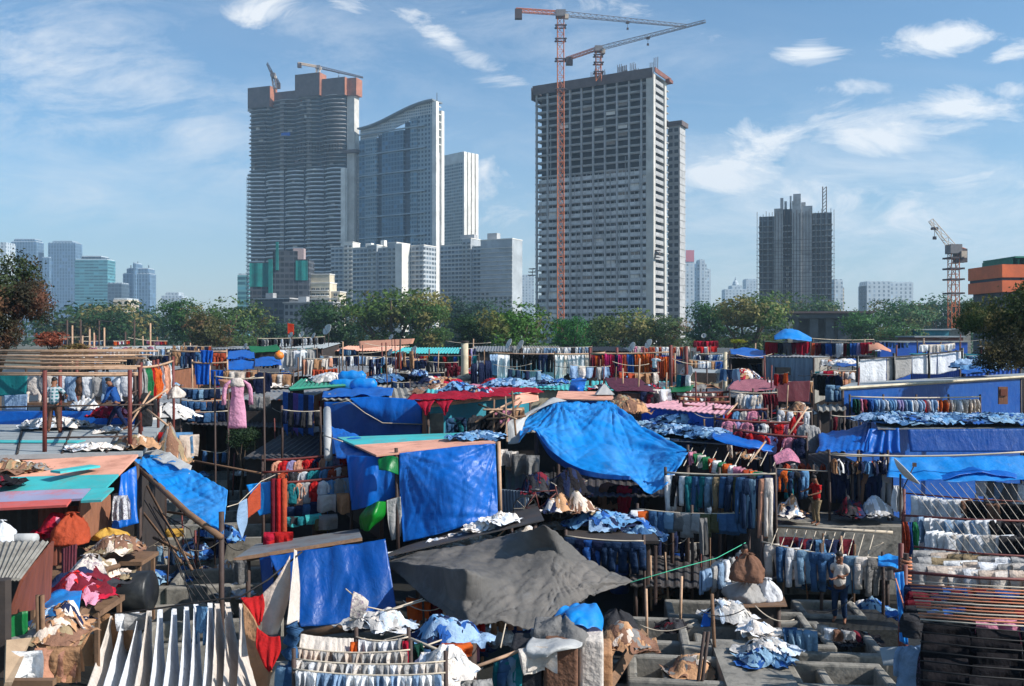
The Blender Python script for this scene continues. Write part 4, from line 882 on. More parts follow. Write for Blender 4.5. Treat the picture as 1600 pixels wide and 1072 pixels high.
def rack(a, b, foot, label, posts=2, m_post="pole", m_rail="rope", r_post=.045, r_rail=.022, over=.15, rails=(0,), group="drying racks and lines", sag=.05, cat="drying rack", name="drying_rack"):
    """posts and a rail or rope between a and b; foot = height of the surface the posts stand on"""
    a, b = Vector(a), Vector(b); t = thing(name, label, cat, ((a.x + b.x) / 2, (a.y + b.y) / 2, foot), group)
    for k in range(posts):
        f = k / (posts - 1) if posts > 1 else .5; p = a.lerp(b, f); m = MB()
        m.tube([(p.x, p.y + .03, foot), (p.x + .02, p.y + .03, (foot + p.z) / 2), (p.x, p.y + .03, p.z + over)], r_post, 6); m.build("post", M[m_post], t, smooth=True)
    for dz in rails:
        m = MB(); pts = []
        for k in range(9):
            f = k / 8; p = a.lerp(b, f) - Vector((0, 0, 4 * sag * f * (1 - f) + dz)); pts.append(p)
        m.tube(pts, r_rail, 5); m.build("rail", M[m_rail], t, smooth=True)
    return t
def line_of(pxa, pya, Da, pxb, pyb, Db): return W(pxa, pya, Da), W(pxb, pyb, Db)
def rope(pts, label, mname="rope", r=.012, sag=0.0, cat="rope", name="rope", group=None):
    pts = [Vector(p) for p in pts]
    if len(pts) == 2 and sag:
        a, b = pts; pts = [a.lerp(b, k / 10) - Vector((0, 0, 4 * sag * (k / 10) * (1 - k / 10))) for k in range(11)]
    m = MB(); m.tube(pts, r, 5); o = m.build(name, M[mname], smooth=True); return tag(o, label, cat, group)
def _cr(p, t):
    n = len(p) - 1; x = t * n; i = min(n - 1, int(x)); f = x - i
    a, b, c, d = p[max(0, i - 1)], p[i], p[i + 1], p[min(n, i + 2)]
    return b + (c - a) * (f * .5) + (a * 2 - b * 5 + c * 4 - d) * (f * f * .5) + (b * 3 - a - c * 3 + d) * (f ** 3 * .5)
def patch(rows, nu=40, nv=30, wr=.05, ws=1.5, folds=0.0, fk=9, seed=0, thick=.012, rad=(), lin_=False, smooth=0):
    """surface through a grid of world points, slackened and pleated like thin sheeting; rad = folds fanning out from a fixing"""
    rows = [[Vector(p) for p in r_] for r_ in rows]; mb = MB()
    n0 = (rows[0][-1] - rows[-1][0]).cross(rows[-1][-1] - rows[0][0]).normalized()
    e1 = (rows[0][-1] - rows[0][0]).normalized(); e2 = n0.cross(e1); wr = wr * .55
    def ln_(p, t):
        x = t * (len(p) - 1); i = min(len(p) - 2, int(x)); return p[i].lerp(p[i + 1], x - i)
    I = ln_ if lin_ else _cr
    P = [[I([I(r_, i / nu) for r_ in rows], j / nv) for i in range(nu + 1)] for j in range(nv + 1)]
    for _ in range(smooth):
        Q = [r_[:] for r_ in P]
        for j in range(nv + 1):
            for i in range(nu + 1):
                nb = [P[jj][ii] for jj, ii in ((j, i - 1), (j, i + 1)) if 0 <= ii <= nu] if j in (0, nv) else [P[j - 1][i], P[j + 1][i]] + ([P[j][i - 1], P[j][i + 1]] if 0 < i < nu else [])
                if (i in (0, nu) and j in (0, nv)): continue
                Q[j][i] = P[j][i] * .5 + sum(nb, Vector()) / len(nb) * .5
        P = Q
    def fn(u, v):
        p = P[min(nv, int(v * nv + .5))][min(nu, int(u * nu + .5))].copy()
        e = min(1, 6 * u, 6 * (1 - u)) * .6 + .4
        d1, d2 = (p - rows[0][0]).dot(e1), (p - rows[0][0]).dot(e2)
        q = noise.noise((d1 * ws * 1.1 + seed, d2 * ws * .45, seed)); q2 = 1 - abs(noise.noise((d1 * ws * 1.9 + .5 * d2 + seed, d2 * ws * .5 + 5, seed + 3))) * 2
        off = wr * (q * 1.3 + max(0, q2) ** 3 * .8) * e
        if folds: off += folds * math.sin(u * fk * 6.28 + seed + 2.2 * noise.noise((u * 3, v * 1.5, seed))) * (.25 + .75 * v)
        for c, amp, k, L_ in rad:
            r_ = p - Vector(c); x, y = r_.dot(e1), r_.dot(e2); d = math.hypot(x, y)
            an = math.atan2(y, x); off += amp * ((1 - 2 * abs(noise.noise((an * k * .35, d * .35, seed + k)))) ** 3 * .9 + noise.noise((an * k * .16, d * .3, seed)) * .9) * math.exp(-d / L_) * min(1, d * 1.5)
        return p + n0 * off
    mb.grid(fn, nu, nv, thick=thick); return mb
def tarp(name, label, cat, rows, mname="tarp", group=None, color=None, **k):
    o = patch(rows, **k).build(name, M[mname] if isinstance(mname, str) else mname, smooth=True, color=color); return tag(o, label, cat, group)
def quadrows(p, sagm=.0, n=3):
    """p = four corners: top left, top right, bottom right, bottom left"""
    tl, tr, br, bl = map(Vector, p); out = []
    for j in range(n + 1):
        v = j / n; out.append([tl.lerp(bl, v).lerp(tr.lerp(br, v), i / n) for i in range(n + 1)])
    return out
def sheetmesh(mb, q, t=.02, corr=0.0, per=.28, mi=0):
    """q: FL, FR, BR, BL corners; corrugations run front to back"""
    a, b, c, d = map(Vector, q); ln = max((b - a).length, (c - d).length)
    nu = max(2, int(ln / per * 4)) if corr else 4; nu = min(nu, 240)
    n = (c - a).cross(d - b).normalized()
    if n.z < 0: n = -n
    mb.grid(lambda u, v: a.lerp(b, u).lerp(d.lerp(c, u), v) + n * (corr * math.sin(u * ln / per * 6.283)), nu, 2, mi=mi, thick=t)
def shack(name, label, cat, roof, mroof, walls=(), zb=0.0, corr=.025, t=.03, inset=.25, group=None, posts=True, mpost="pole", per=.28, strips=None, fascia=None):
    """roof: FL, FR, BR, BL world corners. walls: (edge, material) with edge f r b l, hung from the roof down to zb"""
    q = [Vector(p) for p in roof]; c = sum(q, Vector()) / 4
    th = thing(name, label, cat, (c.x, c.y, zb), group)
    if strips:       # differently painted sheets side by side, front to back
        for (v0, v1, mm, *ex) in strips:
            u0, u1 = ex if ex else (0, 1)
            P = lambda u, v: q[0].lerp(q[1], u).lerp(q[3].lerp(q[2], u), v)
            m = MB(); sheetmesh(m, [P(u0, v0), P(u1, v0), P(u1, v1), P(u0, v1)], t, corr); m.build("roof_sheet", M[mm], th, smooth=False)
    else:
        m = MB(); sheetmesh(m, q, t, corr, per); m.build("roof", M[mroof], th)
    if fascia:
        m = MB(); m.beam(q[0] - Vector((0, .02, .06)), q[1] - Vector((0, .02, .06)), .1); m.build("fascia", M[fascia], th)
    qi = [c + (p - c) * (1 - min(.4, inset / max(.5, (Vector((p.x, p.y)) - Vector((c.x, c.y))).length))) - Vector((0, 0, .06)) for p in q]
    E = {"f": (0, 1), "r": (1, 2), "b": (2, 3), "l": (3, 0)}
    for e, mm in walls:
        i, j = E[e]; a, b = qi[i], qi[j]; m = MB()
        ln = (b - a).length; nrm = Vector((b.y - a.y, a.x - b.x, 0)).normalized()
        wavy = mm in ("tin", "rust", "darktin", "bluegrey", "bluewall", "brown"); nu = max(2, min(120, int(ln / .3 * 4))) if wavy else 4
        m.grid(lambda u, v: Vector((a.x + (b.x - a.x) * u, a.y + (b.y - a.y) * u, zb + (a.z + (b.z - a.z) * u - zb) * v)) + nrm * (.02 * math.sin(u * ln / .3 * 6.28) if wavy else 0), nu, 3, thick=.03); m.build("wall", M[mm], th)
    if posts:
        for p in qi:
            m = MB(); m.tube([(p.x, p.y, zb), (p.x, p.y, p.z + .02)], .06, 6); m.build("post", M[mpost], th, smooth=True)
    return th
def heap_mat(name, cols):
    m, nt, N, L = nodes_of(name); out = N.new("ShaderNodeOutputMaterial"); b = N.new("ShaderNodeBsdfPrincipled"); tc = N.new("ShaderNodeTexCoord"); ge = N.new("ShaderNodeNewGeometry")
    r = _ramp(N, L, ge.outputs["Random Per Island"], [(i / len(cols), c) for i, c in enumerate(cols)]); r.color_ramp.interpolation = "CONSTANT"
    nz = _noise(N, L, 6, 5, .6, tc.outputs["Object"]); r1 = _ramp(N, L, nz.outputs["Fac"], [(.3, (.8,) * 3), (.7, (1.08,) * 3)])
    L.new(_mix(N, L, r.outputs[0], r1.outputs[0], 1, "MULTIPLY"), b.inputs["Base Color"]); b.inputs["Roughness"].default_value = .9; b.inputs["Specular IOR Level"].default_value = .15
    n3 = _noise(N, L, 9, 4, .6, tc.outputs["Object"], .6); bp = N.new("ShaderNodeBump"); bp.inputs["Strength"].default_value = .7; bp.inputs["Distance"].default_value = .06; L.new(n3.outputs["Fac"], bp.inputs["Height"]); L.new(bp.outputs[0], b.inputs["Normal"]); L.new(b.outputs[0], out.inputs[0]); return m
HM = {"white": heap_mat("heap_white", [C["white"], C["off-white"], C["light grey"], lin((196, 208, 222))]), "denim": heap_mat("heap_denim", [C["dark denim"], C["mid denim"], C["light denim"], C["blue"]]), "pale denim": heap_mat("heap_pale_denim", [C["light denim"], C["pale blue"], C["mid denim"], C["light blue"]]),
      "mixed": heap_mat("heap_mixed", [C["off-white"], C["tan"], C["navy"], C["crimson"], C["pale blue"], C["charcoal"]]), "beige": heap_mat("heap_beige", [C["cream"], C["khaki"], C["brown"], C["grey"], C["tan"]]), "red": heap_mat("heap_red", [C["crimson"], C["red"], C["maroon"], C["pink"]]), "dark": heap_mat("heap_dark", [C["charcoal"], C["black"], C["navy"], C["maroon"]]), "blue": heap_mat("heap_blue", [C["blue"], C["light blue"], C["navy"], C["pale blue"]])}
def heap(c, size, kind, label, seed=0, rz=0.0, name="laundry_heap", cat="laundry", group="heaps of washing", lump=.35):
    mb = MB(); sx, sy, sz = size; r = random.Random(seed * 7 + int(abs(c[0]) * 100)); seed = seed * .37 % 50
    def hgt(x, y):
        q = (x / (sx / 2)) ** 2 + (y / (sy / 2)) ** 2
        return sz * (max(0, 1 - q) ** .6 * (.75 + .5 * noise.noise((x * 1.6 / max(sx, .6) * 1.5 + seed, y * 2, seed))))
    mb.grid(lambda u, v: (c[0] + math.cos(u * 6.2832) * v * sx * .46, c[1] + math.sin(u * 6.2832) * v * sy * .46, c[2] + .9 * hgt(math.cos(u * 6.2832) * v * sx * .46, math.sin(u * 6.2832) * v * sy * .46)), 20, 6)
    n = int(min(22, 7 + 9 * sx * sy))
    for k in range(n):
        a = r.uniform(0, 6.28); rr = math.sqrt(r.random()) * .85; px, py = math.cos(a) * rr * sx / 2, math.sin(a) * rr * sy / 2
        s = r.uniform(.2, .34) * (1 + .25 * min(1.5, sx)); asp = r.uniform(.45, 1.0); ya = r.uniform(0, 3.14); ph = r.uniform(0, 6); fq = r.uniform(3, 7); am = r.uniform(.015, .045)
        def fn(u, v):
            x, y = (u - .5) * 2 * s, (v - .5) * 2 * s * asp
            x += .12 * s * noise.noise((v * 3 + k, seed, 1)); y += .2 * s * noise.noise((u * 3 + k, 2, seed))
            X, Y = px + x * math.cos(ya) - y * math.sin(ya), py + x * math.sin(ya) + y * math.cos(ya)
            z = hgt(X, Y) + .015 + .05 * k / n + am * math.sin(fq * (u + .4 * v) * 3 + ph) + .07 * noise.noise((X * 5 + k, Y * 5, seed)) + .04 * (1 - 2 * abs(noise.noise((X * 8 + k * 3, Y * 8, 3))))
            return (c[0] + X * math.cos(rz) - Y * math.sin(rz), c[1] + X * math.sin(rz) + Y * math.cos(rz), c[2] + max(-.03, z))
        mb.grid(fn, 9, 9)
    o = mb.build(name, HM[kind], loc=c, smooth=True); return tag(o, label, cat, group)
def bundle(c, r, h, cname, label, seed=0, group="tied laundry bundles", tie=True, flat=1.0, mname="cloth"):
    t = thing("laundry_bundle", label, "bundle", c, group); mb = MB(); r *= .86
    prof = [(.85, 0), (1.04, .05), (1.06, .2), (.98, .4), (.8, .6), (.56, .76), (.3, .88), (.13, .97)]
    def fn(u, v):
        a = u * 6.2832; x = v * (len(prof) - 1); i = min(len(prof) - 2, int(x)); f = x - i
        rr = prof[i][0] * (1 - f) + prof[i + 1][0] * f; z = prof[i][1] * (1 - f) + prof[i + 1][1] * f
        ca, sa = math.cos(a), math.sin(a)
        k = 1 + .42 * noise.noise((ca * 1.1 + seed, sa * 1.1, z * 1.3)) + .16 * (1 - 2 * abs(noise.noise((ca * 3 + seed, sa * 3, z * 2.5 + seed))))
        if tie: k += .05 * math.sin(a * 9 + seed + 3 * noise.noise((ca, sa, seed))) * z * z
        lean = .12 * r * z * math.sin(seed * 2.1)
        return (c[0] + ca * rr * r * k + lean, c[1] + sa * rr * r * k * flat, c[2] + z * h * (1 + .18 * noise.noise((ca * 1.3 + seed, sa * 1.3, 1))))
    mb.grid(fn, 48, 24); mb.build("sack", M[mname], t, smooth=True, color=C[cname])
    if tie:
        m = MB(); z = c[2] + h; lean = .12 * r * math.sin(seed * 2.1)
        for k in range(5):
            a = k * 1.26 + seed; m.flat([(c[0] + lean, c[1], z - .08), (c[0] + lean + math.cos(a) * r * .14, c[1] + math.sin(a) * r * .14, z + h * .07), (c[0] + lean + math.cos(a) * r * .36, c[1] + math.sin(a) * r * .36, z + h * .02)], [r * .1, r * .09, r * .16], [.02, .02, .02], 6)
        m.build("knot", M[mname], t, smooth=True, color=C[cname])
    return t
_dish = MB(); _dish.grid(lambda u, v: (math.cos(u * 6.2832) * v * .5, -.0 - .16 * (1 - v * v) * -1 - .16, math.sin(u * 6.2832) * v * .5), 20, 5, thick=.02)
DISHM = None
def dish(px, py, D, size, label, az=0.0, el=.5, pole=1.0, foot=None):
    global DISHM
    p = W(px, py, D); t = thing("satellite_dish", label, "satellite dish", (p.x, p.y, p.z - pole), "satellite dishes on the roofs")
    if DISHM is None:
        o = _dish.build("dish", M["dish"], loc=(0, 0, 0), smooth=True); DISHM = o.data; bpy.data.objects.remove(o)
    inst("dish", DISHM, t, p, (-el, 0, az), (size, size, size))
    m = MB(); m.tube([(p.x, p.y + .12, p.z - pole), (p.x, p.y + .12, p.z)], .03, 6); m.build("mount_pole", M["pole"], t)
    d = Vector((math.sin(az) * math.cos(el), -math.cos(az) * math.cos(el), math.sin(el))); m = MB(); m.tube([p - Vector((0, 0, size * .45)), p + d * size * .45], .015, 4); m.box(p + d * size * .45, (.08, .08, .1)); m.build("feed_arm", M["pole"], t)
    return t
def drum(c, r, h, mname, label, lid=True, group="drums in the wash yard"):
    t = thing("drum", label, "drum", c, group); m = MB(); pr = [(r * .94, 0), (r, .03 * h)]
    for k in (.33, .66): pr += [(r, h * (k - .03)), (r * 1.05, h * k), (r, h * (k + .03))]
    pr += [(r, h * .97), (r * .94, h)]; m.lathe(pr, c, 18); m.build("barrel", M[mname], t, smooth=True)
    m = MB(); m.lathe([(r * .9, h + .001), (r * .9, h + .03), (r * .3, h + .035)], c, 18); m.build("lid", M["blackplastic"], t)
    return t
def DZ(py, z): return (CZ - z) * F / (py - HY)
def ZD(py, D): return CZ - (py - HY) / F * D
def quadz(p, z): return [WZ(px, py, z) for px, py in p]
Vz = lambda z: Vector((0, 0, z))
BL = ["dark denim", "mid denim", "navy", "dark denim"]
FB = [ # px0, px1, py front eave, D, depth m, roof, wall, label
 (60, 150, 548, 88, 9, "asbestos", "darkwall", "grey sheet roofed shed under the bare poles at the far left"), (150, 262, 545, 84, 8, "greyroof", "cream", "pale roofed shed with white hangings at the far left"),
 (255, 330, 552, 78, 7, "darktin", "darkwall", "dark tin shed before the small reddish brown tree"), (330, 395, 545, 82, 7, "tin", "bluewall", "tin shed beside the green awning at the tree line"),
 (395, 505, 544, 80, 8, "greyroof", "darkwall", "grey flat shed carrying the row of dark hangers"), (520, 620, 548, 86, 8, "salmon", "darkwall", "shed with long faded salmon fascia below the reddish topped tree"),
 (610, 720, 552, 84, 7, "turq", "darkwall", "turquoise edged shed left of the chimney pipe"), (735, 800, 549, 86, 7, "tin", "darkwall", "tin shed right behind the chimney pipe"),
 (790, 880, 546, 90, 8, "asbestos", "darkwall", "pale sheet roof behind the black trousers row"), (880, 985, 548, 84, 8, "darktin", "darkwall", "dark shed behind the orange and magenta cloths"),
 (985, 1080, 548, 88, 8, "tin", "bluewall", "tin shed behind the two thin posts at centre right"), (1090, 1180, 552, 80, 8, "asbestos", "cream", "cream walled shed below the yellow green hedge"),
 (1270, 1370, 557, 76, 8, "darktin", "darkwall", "dark shed under the row of mixed red and blue cloths"), (1500, 1600, 560, 62, 8, "turq", "bluewall", "blue shed beside the right hand tree")]
for x0, x1, py, D, dp, rf, wl, lb in FB:
    z = ZD(py, D); a, b = W(x0, py, D), W(x1, py, D); up = rnd.uniform(.1, .5)
    shack("shed", lb, "shed", [a, b, b + Vector((0, dp, up)), a + Vector((0, dp, up))], rf, [("f", wl), ("l", wl), ("r", wl)], 0, corr=.04, group="far sheds below the tree line")
row(*line_of(404, 530, 78, 505, 527, 86), "shirt", ["charcoal", "white", "black", "light grey"], "on hangers on the grey roof under the orange flag", spacing=.4, edge=True, length=.75)
rack(*line_of(402, 529, 78, 507, 526, 86), ZD(544, 82), "hanger rail on the grey roof under the orange flag", 3)
row(*line_of(84, 542, 80, 240, 541, 78), "shirt", ["white", "off-white", "pale blue", "tan", "pink", "charcoal"], "in the far row below the bare poles", spacing=.5, length=.8)
rack(*line_of(82, 541, 80, 242, 540, 78), 3.5, "far drying line below the bare poles", 4)
row(*line_of(125, 556, 66, 262, 556, 64), "trousers", ["white", "charcoal", "tan", "navy", "off-white", "light denim"], "behind the bamboo canopy's right half", spacing=.42)
rack(*line_of(122, 555, 66, 264, 555, 64), 3.5, "line of trousers behind the bamboo canopy's right half", 4)
for i, (px, y0, y1) in enumerate([(105, 500, 560), (113, 508, 560), (126, 500, 556), (140, 512, 556), (155, 500, 552), (163, 512, 552), (210, 500, 550), (235, 505, 545), (196, 518, 550), (147, 520, 552)]):
    p, q = W(px, y0, 84 + i), W(px, y1, 84 + i); m = MB(); m.tube([(q.x, q.y, 0), (p.x, p.y, p.z)], .09, 6); tag(m.build("pole", M["bamboo" if i % 2 else "pole"], smooth=True), f"{ORD[[0,1,2,3,5,6,8,9,7,4][i]] if i else 'leftmost'} bare pole from the left standing at the far left tree line", "pole", "bare poles at the far left tree line")
rope([W(80, 505, 84), W(120, 504, 85)], "cable between the first bare poles at far left", "rope_dark", .05, .2); rope([W(150, 499, 86), W(180, 502, 90)], "cable from the fifth bare pole at far left", "rope_dark", .05, .1)
for px, py, s, az, lb in [(513, 516, 1.0, -.7, "tallest white dish right of the orange flag"), (455, 524, .55, -.6, "small dish just below the orange flag"), (472, 523, .55, -.5, "small dish right of the orange flag"), (491, 525, .55, -.9, "small dish left of the tallest white dish"), (384, 541, .5, -.6, "small dish on the tin shed by the green awning"), (612, 527, .5, -.7, "small dish under the large reddish topped tree"), (797, 538, .95, -1.15, "large dish seen edge on above the black trousers row"), (815, 540, .95, -1.1, "second large edge on dish above the black trousers row"), (989, 543, .9, -1.1, "large edge on dish above the orange cloths"), (1015, 538, .9, -1.1, "highest edge on dish above the orange cloths"), (1100, 525, .45, -.5, "small dish above the red cloths by the hedge"), (648, 548, .8, -.9, "pale tilted dish left of the turquoise edged shed"), (629, 556, .8, -.9, "lower pale tilted dish left of the turquoise edged shed"), (611, 551, .7, -.9, "leftmost pale tilted dish by the salmon fascia shed"), (1075, 585, 1.0, -1.0, "dish beside the beige shuttered wall"), (1125, 590, .9, -1.0, "dish at the right end of the beige shuttered wall")]:
    D = 76 if py < 560 else 50; dish(px, py, D, s, lb, az, .45, 1.4)
p = W(449, 505, 84); t = thing("flag", "orange red flag on a thin pole before the low grey flats", "flag", (p.x, p.y, 4))
m = MB(); m.tube([(p.x, p.y, 4), (p.x, p.y, p.z + .2)], .04, 5); m.build("flagpole", M["pole"], t)
patch(quadrows([p, p + Vector((.62, 0, -.1)), p + Vector((.6, .1, -1.1)), p + Vector((0, 0, -1.0))]), 10, 10, .05).build("banner", M["cloth"], t, smooth=True, color=lin((220, 70, 40)))
tarp("green_awning", "dark green tarp awning at the left of the hanger roof", "awning", [[W(388, 540, 74), W(412, 541, 76), W(432, 538, 78)], [W(392, 552, 70), W(412, 550, 70), W(440, 548, 72)]], "tarp_green", nu=14, nv=8)
tarp("salmon_sheet", "long faded salmon plastic sheet on the far shed roof", "sheet", [[W(560, 533, 84), W(600, 531, 84), W(648, 529, 84)], [W(562, 545, 80), W(600, 541, 80), W(645, 537, 80)]], "cloth", nu=14, nv=8, color=C["peach"])
row(*line_of(440, 546, 62, 492, 546, 62), "sheet", ["white", "light grey", "white"], "in the white row above the tan towels", n=5, length=1.3, width=.5, turn=.4)
row(*line_of(474, 561, 58, 513, 561, 58), "towel", ["tan", "peach", "tan", "off-white"], "in the tan row before the white sheets", n=7, width=.36, length=.95); row(*line_of(489, 577, 54, 527, 575, 54), "towel", ["rust", "orange"], "in the short rust row below the tan towels", n=6, width=.4, length=.5)
rack(*line_of(438, 545, 62, 495, 545, 62), 4.5, "drying line of white sheets above the tan towels", 2); rack(*line_of(472, 560, 58, 530, 558, 58), 4.5, "drying line of tan towels beside the white sheets", 2)
m = MB(); p = W(436, 562, 58); m.lathe([(.02, 0), (.2, .03), (.3, .15), (.32, .3), (.24, .46), (.08, .54), (.06, .6)], p, 14); tag(m.build("water_tank", M["orangeplastic"], smooth=True), "small round orange tank left of the white sheets row", "tank")
for rows_, lb in [([[W(357, 549, 66), W(378, 546, 70), W(397, 550, 66)], [W(355, 561, 58), W(376, 558, 60), W(398, 560, 60)]], "blue tarp roof above the pink dress, upper one"), ([[W(357, 564, 58), W(376, 562, 58), W(398, 565, 58)], [W(355, 576, 54), W(376, 577, 54), W(397, 575, 54)]], "crumpled blue tarp just above the pink dress"), ([[W(398, 560, 60), W(420, 556, 62), W(438, 558, 62)], [W(398, 572, 54), W(420, 570, 54), W(440, 570, 56)]], "blue tarp between the pink dress and the orange tank")]:
    tarp("blue_tarp", lb, "tarp", rows_, "tarp", group="blue tarps over the yards", nu=18, nv=10, wr=.12)
for (x0, y0, x1, y1, lb) in [(313, 547, 333, 567, "small blue cloth hung high behind the big blue cloths"), (304, 567, 328, 601, "left of two big blue cloths hung left of the pink dress"), (329, 578, 352, 601, "right of two big blue cloths hung left of the pink dress")]:
    D = 50; tarp("hanging_cloth", lb, "cloth", quadrows([W(x0, y0, D), W(x1, y0 + 1, D), W(x1 - 2, y1, D), W(x0 + 2, y1, D)]), "cloth", color=lin((24, 96, 196)), nu=20, nv=12, folds=.07, fk=3, wr=.04)
rack(*line_of(300, 566, 50, 355, 566, 50), 3.5, "bamboo rail holding the big blue cloths", 3, "bamboo", "bamboo", r_rail=.05)
row(*line_of(268, 549, 60, 312, 550, 60), "trousers", ["navy", "charcoal", "tan", "rust", "mid denim"], "behind the big blue cloths", n=6); rack(*line_of(266, 548, 60, 354, 549, 60), 3.5, "tan bamboo frame behind the big blue cloths", 3, "bamboo", "bamboo", r_rail=.06)
row(*line_of(335, 551, 60, 353, 551, 60), "trousers", ["rust", "peach"], "right of the small high blue cloth", n=3)
for py, D in [(607, 44), (626, 40), (643, 37)]:
    nm = {607: "top", 626: "middle", 643: "lowest"}[py]
    row(*line_of(284, py, D, 352 if py > 610 else 345, py, D), "folded_jeans", BL + ["mid denim", "light denim"], f"in the {nm} denim row left of the pink dress", spacing=.26, length=.45 if py > 610 else .5)
    rack(*line_of(282, py - 1, D, 356, py - 1, D), .5, f"{nm} line of the denim rows left of the pink dress", 2)
row(*line_of(240, 566, 54, 268, 566, 54), "trousers", ["mid denim", "dark denim", "teal"], "beside the canopy's right end", n=4, length=1.2)
row(*line_of(352, 579, 50, 402, 578, 50), "cloth", ["off-white", "tan", "cream", "rust"], "in the beige row behind the pink dress", spacing=.26); row(*line_of(418, 582, 48, 455, 584, 48), "cloth", ["tan", "off-white", "light denim", "charcoal"], "right of the dark coat behind the pink dress", spacing=.26)
rack(*line_of(350, 578, 50, 458, 582, 48), 3.2, "beige line behind the pink dress", 3)
row(*line_of(402, 580, 47, 419, 580, 47), "shirt", ["charcoal", "navy"], "like a dark coat right of the pink dress", n=2, length=1.1)
row(*line_of(394, 617, 40, 420, 619, 40), "folded_trousers", ["light grey", "grey", "charcoal"], "just right of the pink dress's sleeve", n=4, length=.6)
a, b = line_of(335, 588, 26, 412, 590, 26)
rack(a, b, 1.2, "thin line carrying the long pink dress", 2, r_post=.03); rope([W(345, 588, 26), W(372, 596, 26), W(398, 588, 26)], "loop of cord above the pink dress", "rope", .01)
o = inst("dress", gmesh("dress", 1, "cloth"), None, W(371, 590, 26) - Vz(.03), .15, (1.0, 1.1, 1.02), lin((232, 168, 196))); tag(o, "long pale pink dress hanging alone over the courtyard", "dress"); m = MB(); m.flat([(0, 0, .02), (0, 0, -.05), (0, 0, -.2), (0, 0, -.23)], [.12, .2, .215, .2], [.05, .09, .1, .09], 14); yk = m.build("yoke", M["cloth"], o, smooth=True, color=C["off-white"]); [v_.co.__iadd__(ORG[o.name]) for v_ in yk.data.vertices]
for k in range(2):
    row(*line_of(345, 590 + 0, 27, 366, 590, 27), "cloth", ["peach"], "hidden behind the pink dress shoulder", n=1, length=.3) if k == 0 else None
for i, (px, py, wd, dp, rz) in enumerate([(305, 700, 4.5, 3, .2), (340, 730, 4, 3, .1), (300, 745, 4, 2.6, .1), (345, 775, 4.2, 2.6, .15), (300, 810, 4, 2.4, .2), (355, 830, 3.6, 2.2, .1), (250, 870, 3.4, 2.2, .1), (330, 690, 4, 3, 0)]):
    lb = ["under the denim rows", "below the dim courtyard shrub", "behind the left blue awning", "right behind the blue awning's low corner", "under the blue awning's slope", "left of the rope wrapped red posts", "beside the dark rolled drum at left", "in the depth of the dark courtyard"][i]
    c = WZ(px, py, .8); t = thing("wash_pen", "dark wet concrete wash pen " + lb, "wash pen", (c.x, c.y, 0), "concrete wash pens"); ORG[t.name] = Vector(); t.rotation_euler = (0, 0, rz)
    for s, (bx, by, sx, sy) in enumerate([(0, -dp / 2, wd, .18), (0, dp / 2, wd, .18), (-wd / 2, 0, .18, dp - .19), (wd / 2, 0, .18, dp - .19), (0, 0, .16, dp - .19)]):
        m = MB(); m.box((bx, by, .4), (sx, sy, .8 - .004 * s)); m.build("pen_wall", M["concrete"], t)
    m = MB(); m.box((0, 0, .2), (wd - .2, dp - .2, .3)); m.build("water", M["water"], t)
for px, py, mn, lb in [(318, 868, "barrel", "blue drum in the dark courtyard under the blue awning"), (335, 868, "barrel", "second blue drum in the dark courtyard"), (300, 690, "barrel", "blue drum below the denim rows"), (415, 830, "barrel", "blue drum behind the rope wrapped red posts"), (1060, 905, "barrel", "blue drum in the dark alley right of the tent tip"), (1000, 915, "barrel", "blue drum right behind the tent tip"), (968, 925, "barrel", "blue drum just left of the tent tip cord"), (1085, 915, "blackplastic", "black drum behind the small white clothes"), (280, 850, "blackplastic", "black drum at the courtyard's left side")]:
    drum(WZ(px, py, 0), .3, .9, mn, lb)
for px, py, z, s, k, lb in [(340, 845, .9, (1.6, .9, .5), "blue", "blue heap on a pen wall in the dark courtyard"), (290, 700, .9, (1.2, .9, .6), "mixed", "mixed heap under the denim rows"), (265, 705, 1.5, (1.0, .8, .9), "white", "white heap at the awning's upper corner"), (330, 672, .9, (1.6, 1, .5), "dark", "dark heap by the courtyard shrub"), (420, 715, 1.2, (1.3, .9, .7), "beige", "grey beige heap left of the crowded shirt rails"), (270, 760, .9, (1.4, .9, .5), "dark", "dark heap in the shade behind the blue awning"), (420, 655, 1.6, (1.5, 1, .8), "dark", "dark heap right of the courtyard shrub"), (305, 870, .9, (1.3, .8, .4), "blue", "blue heap low in the dark courtyard")]:
    heap(WZ(px, py, z), s, k, lb, seed=px)
for i, (pts, lb) in enumerate([([W(258, 712, 30), W(420, 742, 27)], "upper timber rail across the courtyard"), ([W(262, 800, 24), W(345, 812, 23)], "pale timber plank under the blue awning"), ([W(240, 840, 22), W(300, 870, 21)], "slanting timber pole by the orange cloth"), ([W(230, 760, 24), W(300, 890, 20)], "long slanting bamboo below the blue awning"), ([W(215, 790, 24), W(285, 880, 21)], "parallel slanting bamboo below the blue awning")]):
    m = MB(); m.tube(pts, .035, 6); tag(m.build("timber_pole", M["wood"], smooth=True), lb, "pole", "loose poles in the courtyard")
row(*line_of(262, 822, 22, 282, 822, 22), "cloth", ["yellow"], "small in the courtyard under the awning", n=1, length=.25)
shack("shade_shelter", "dark open wash shed behind the courtyard shrub", "shed", [W(290, 662, 44), W(440, 668, 42), W(440, 645, 50), W(290, 645, 50)], "darktin", [("b", "darkwall"), ("r", "darkwall")], 0)  # added dark roof and walls that keep the courtyard in shade
z = 5.55
roof = [W(452, 606, 38), W(575, 598, 42), W(570, 589, 49), W(470, 592, 47)]
shack("shed", "shed with long green roof edge and purple blue hangings left of centre", "shed", roof, "greenroof", [("l", "darkwall")], 0, fascia="greenroof", corr=.03)
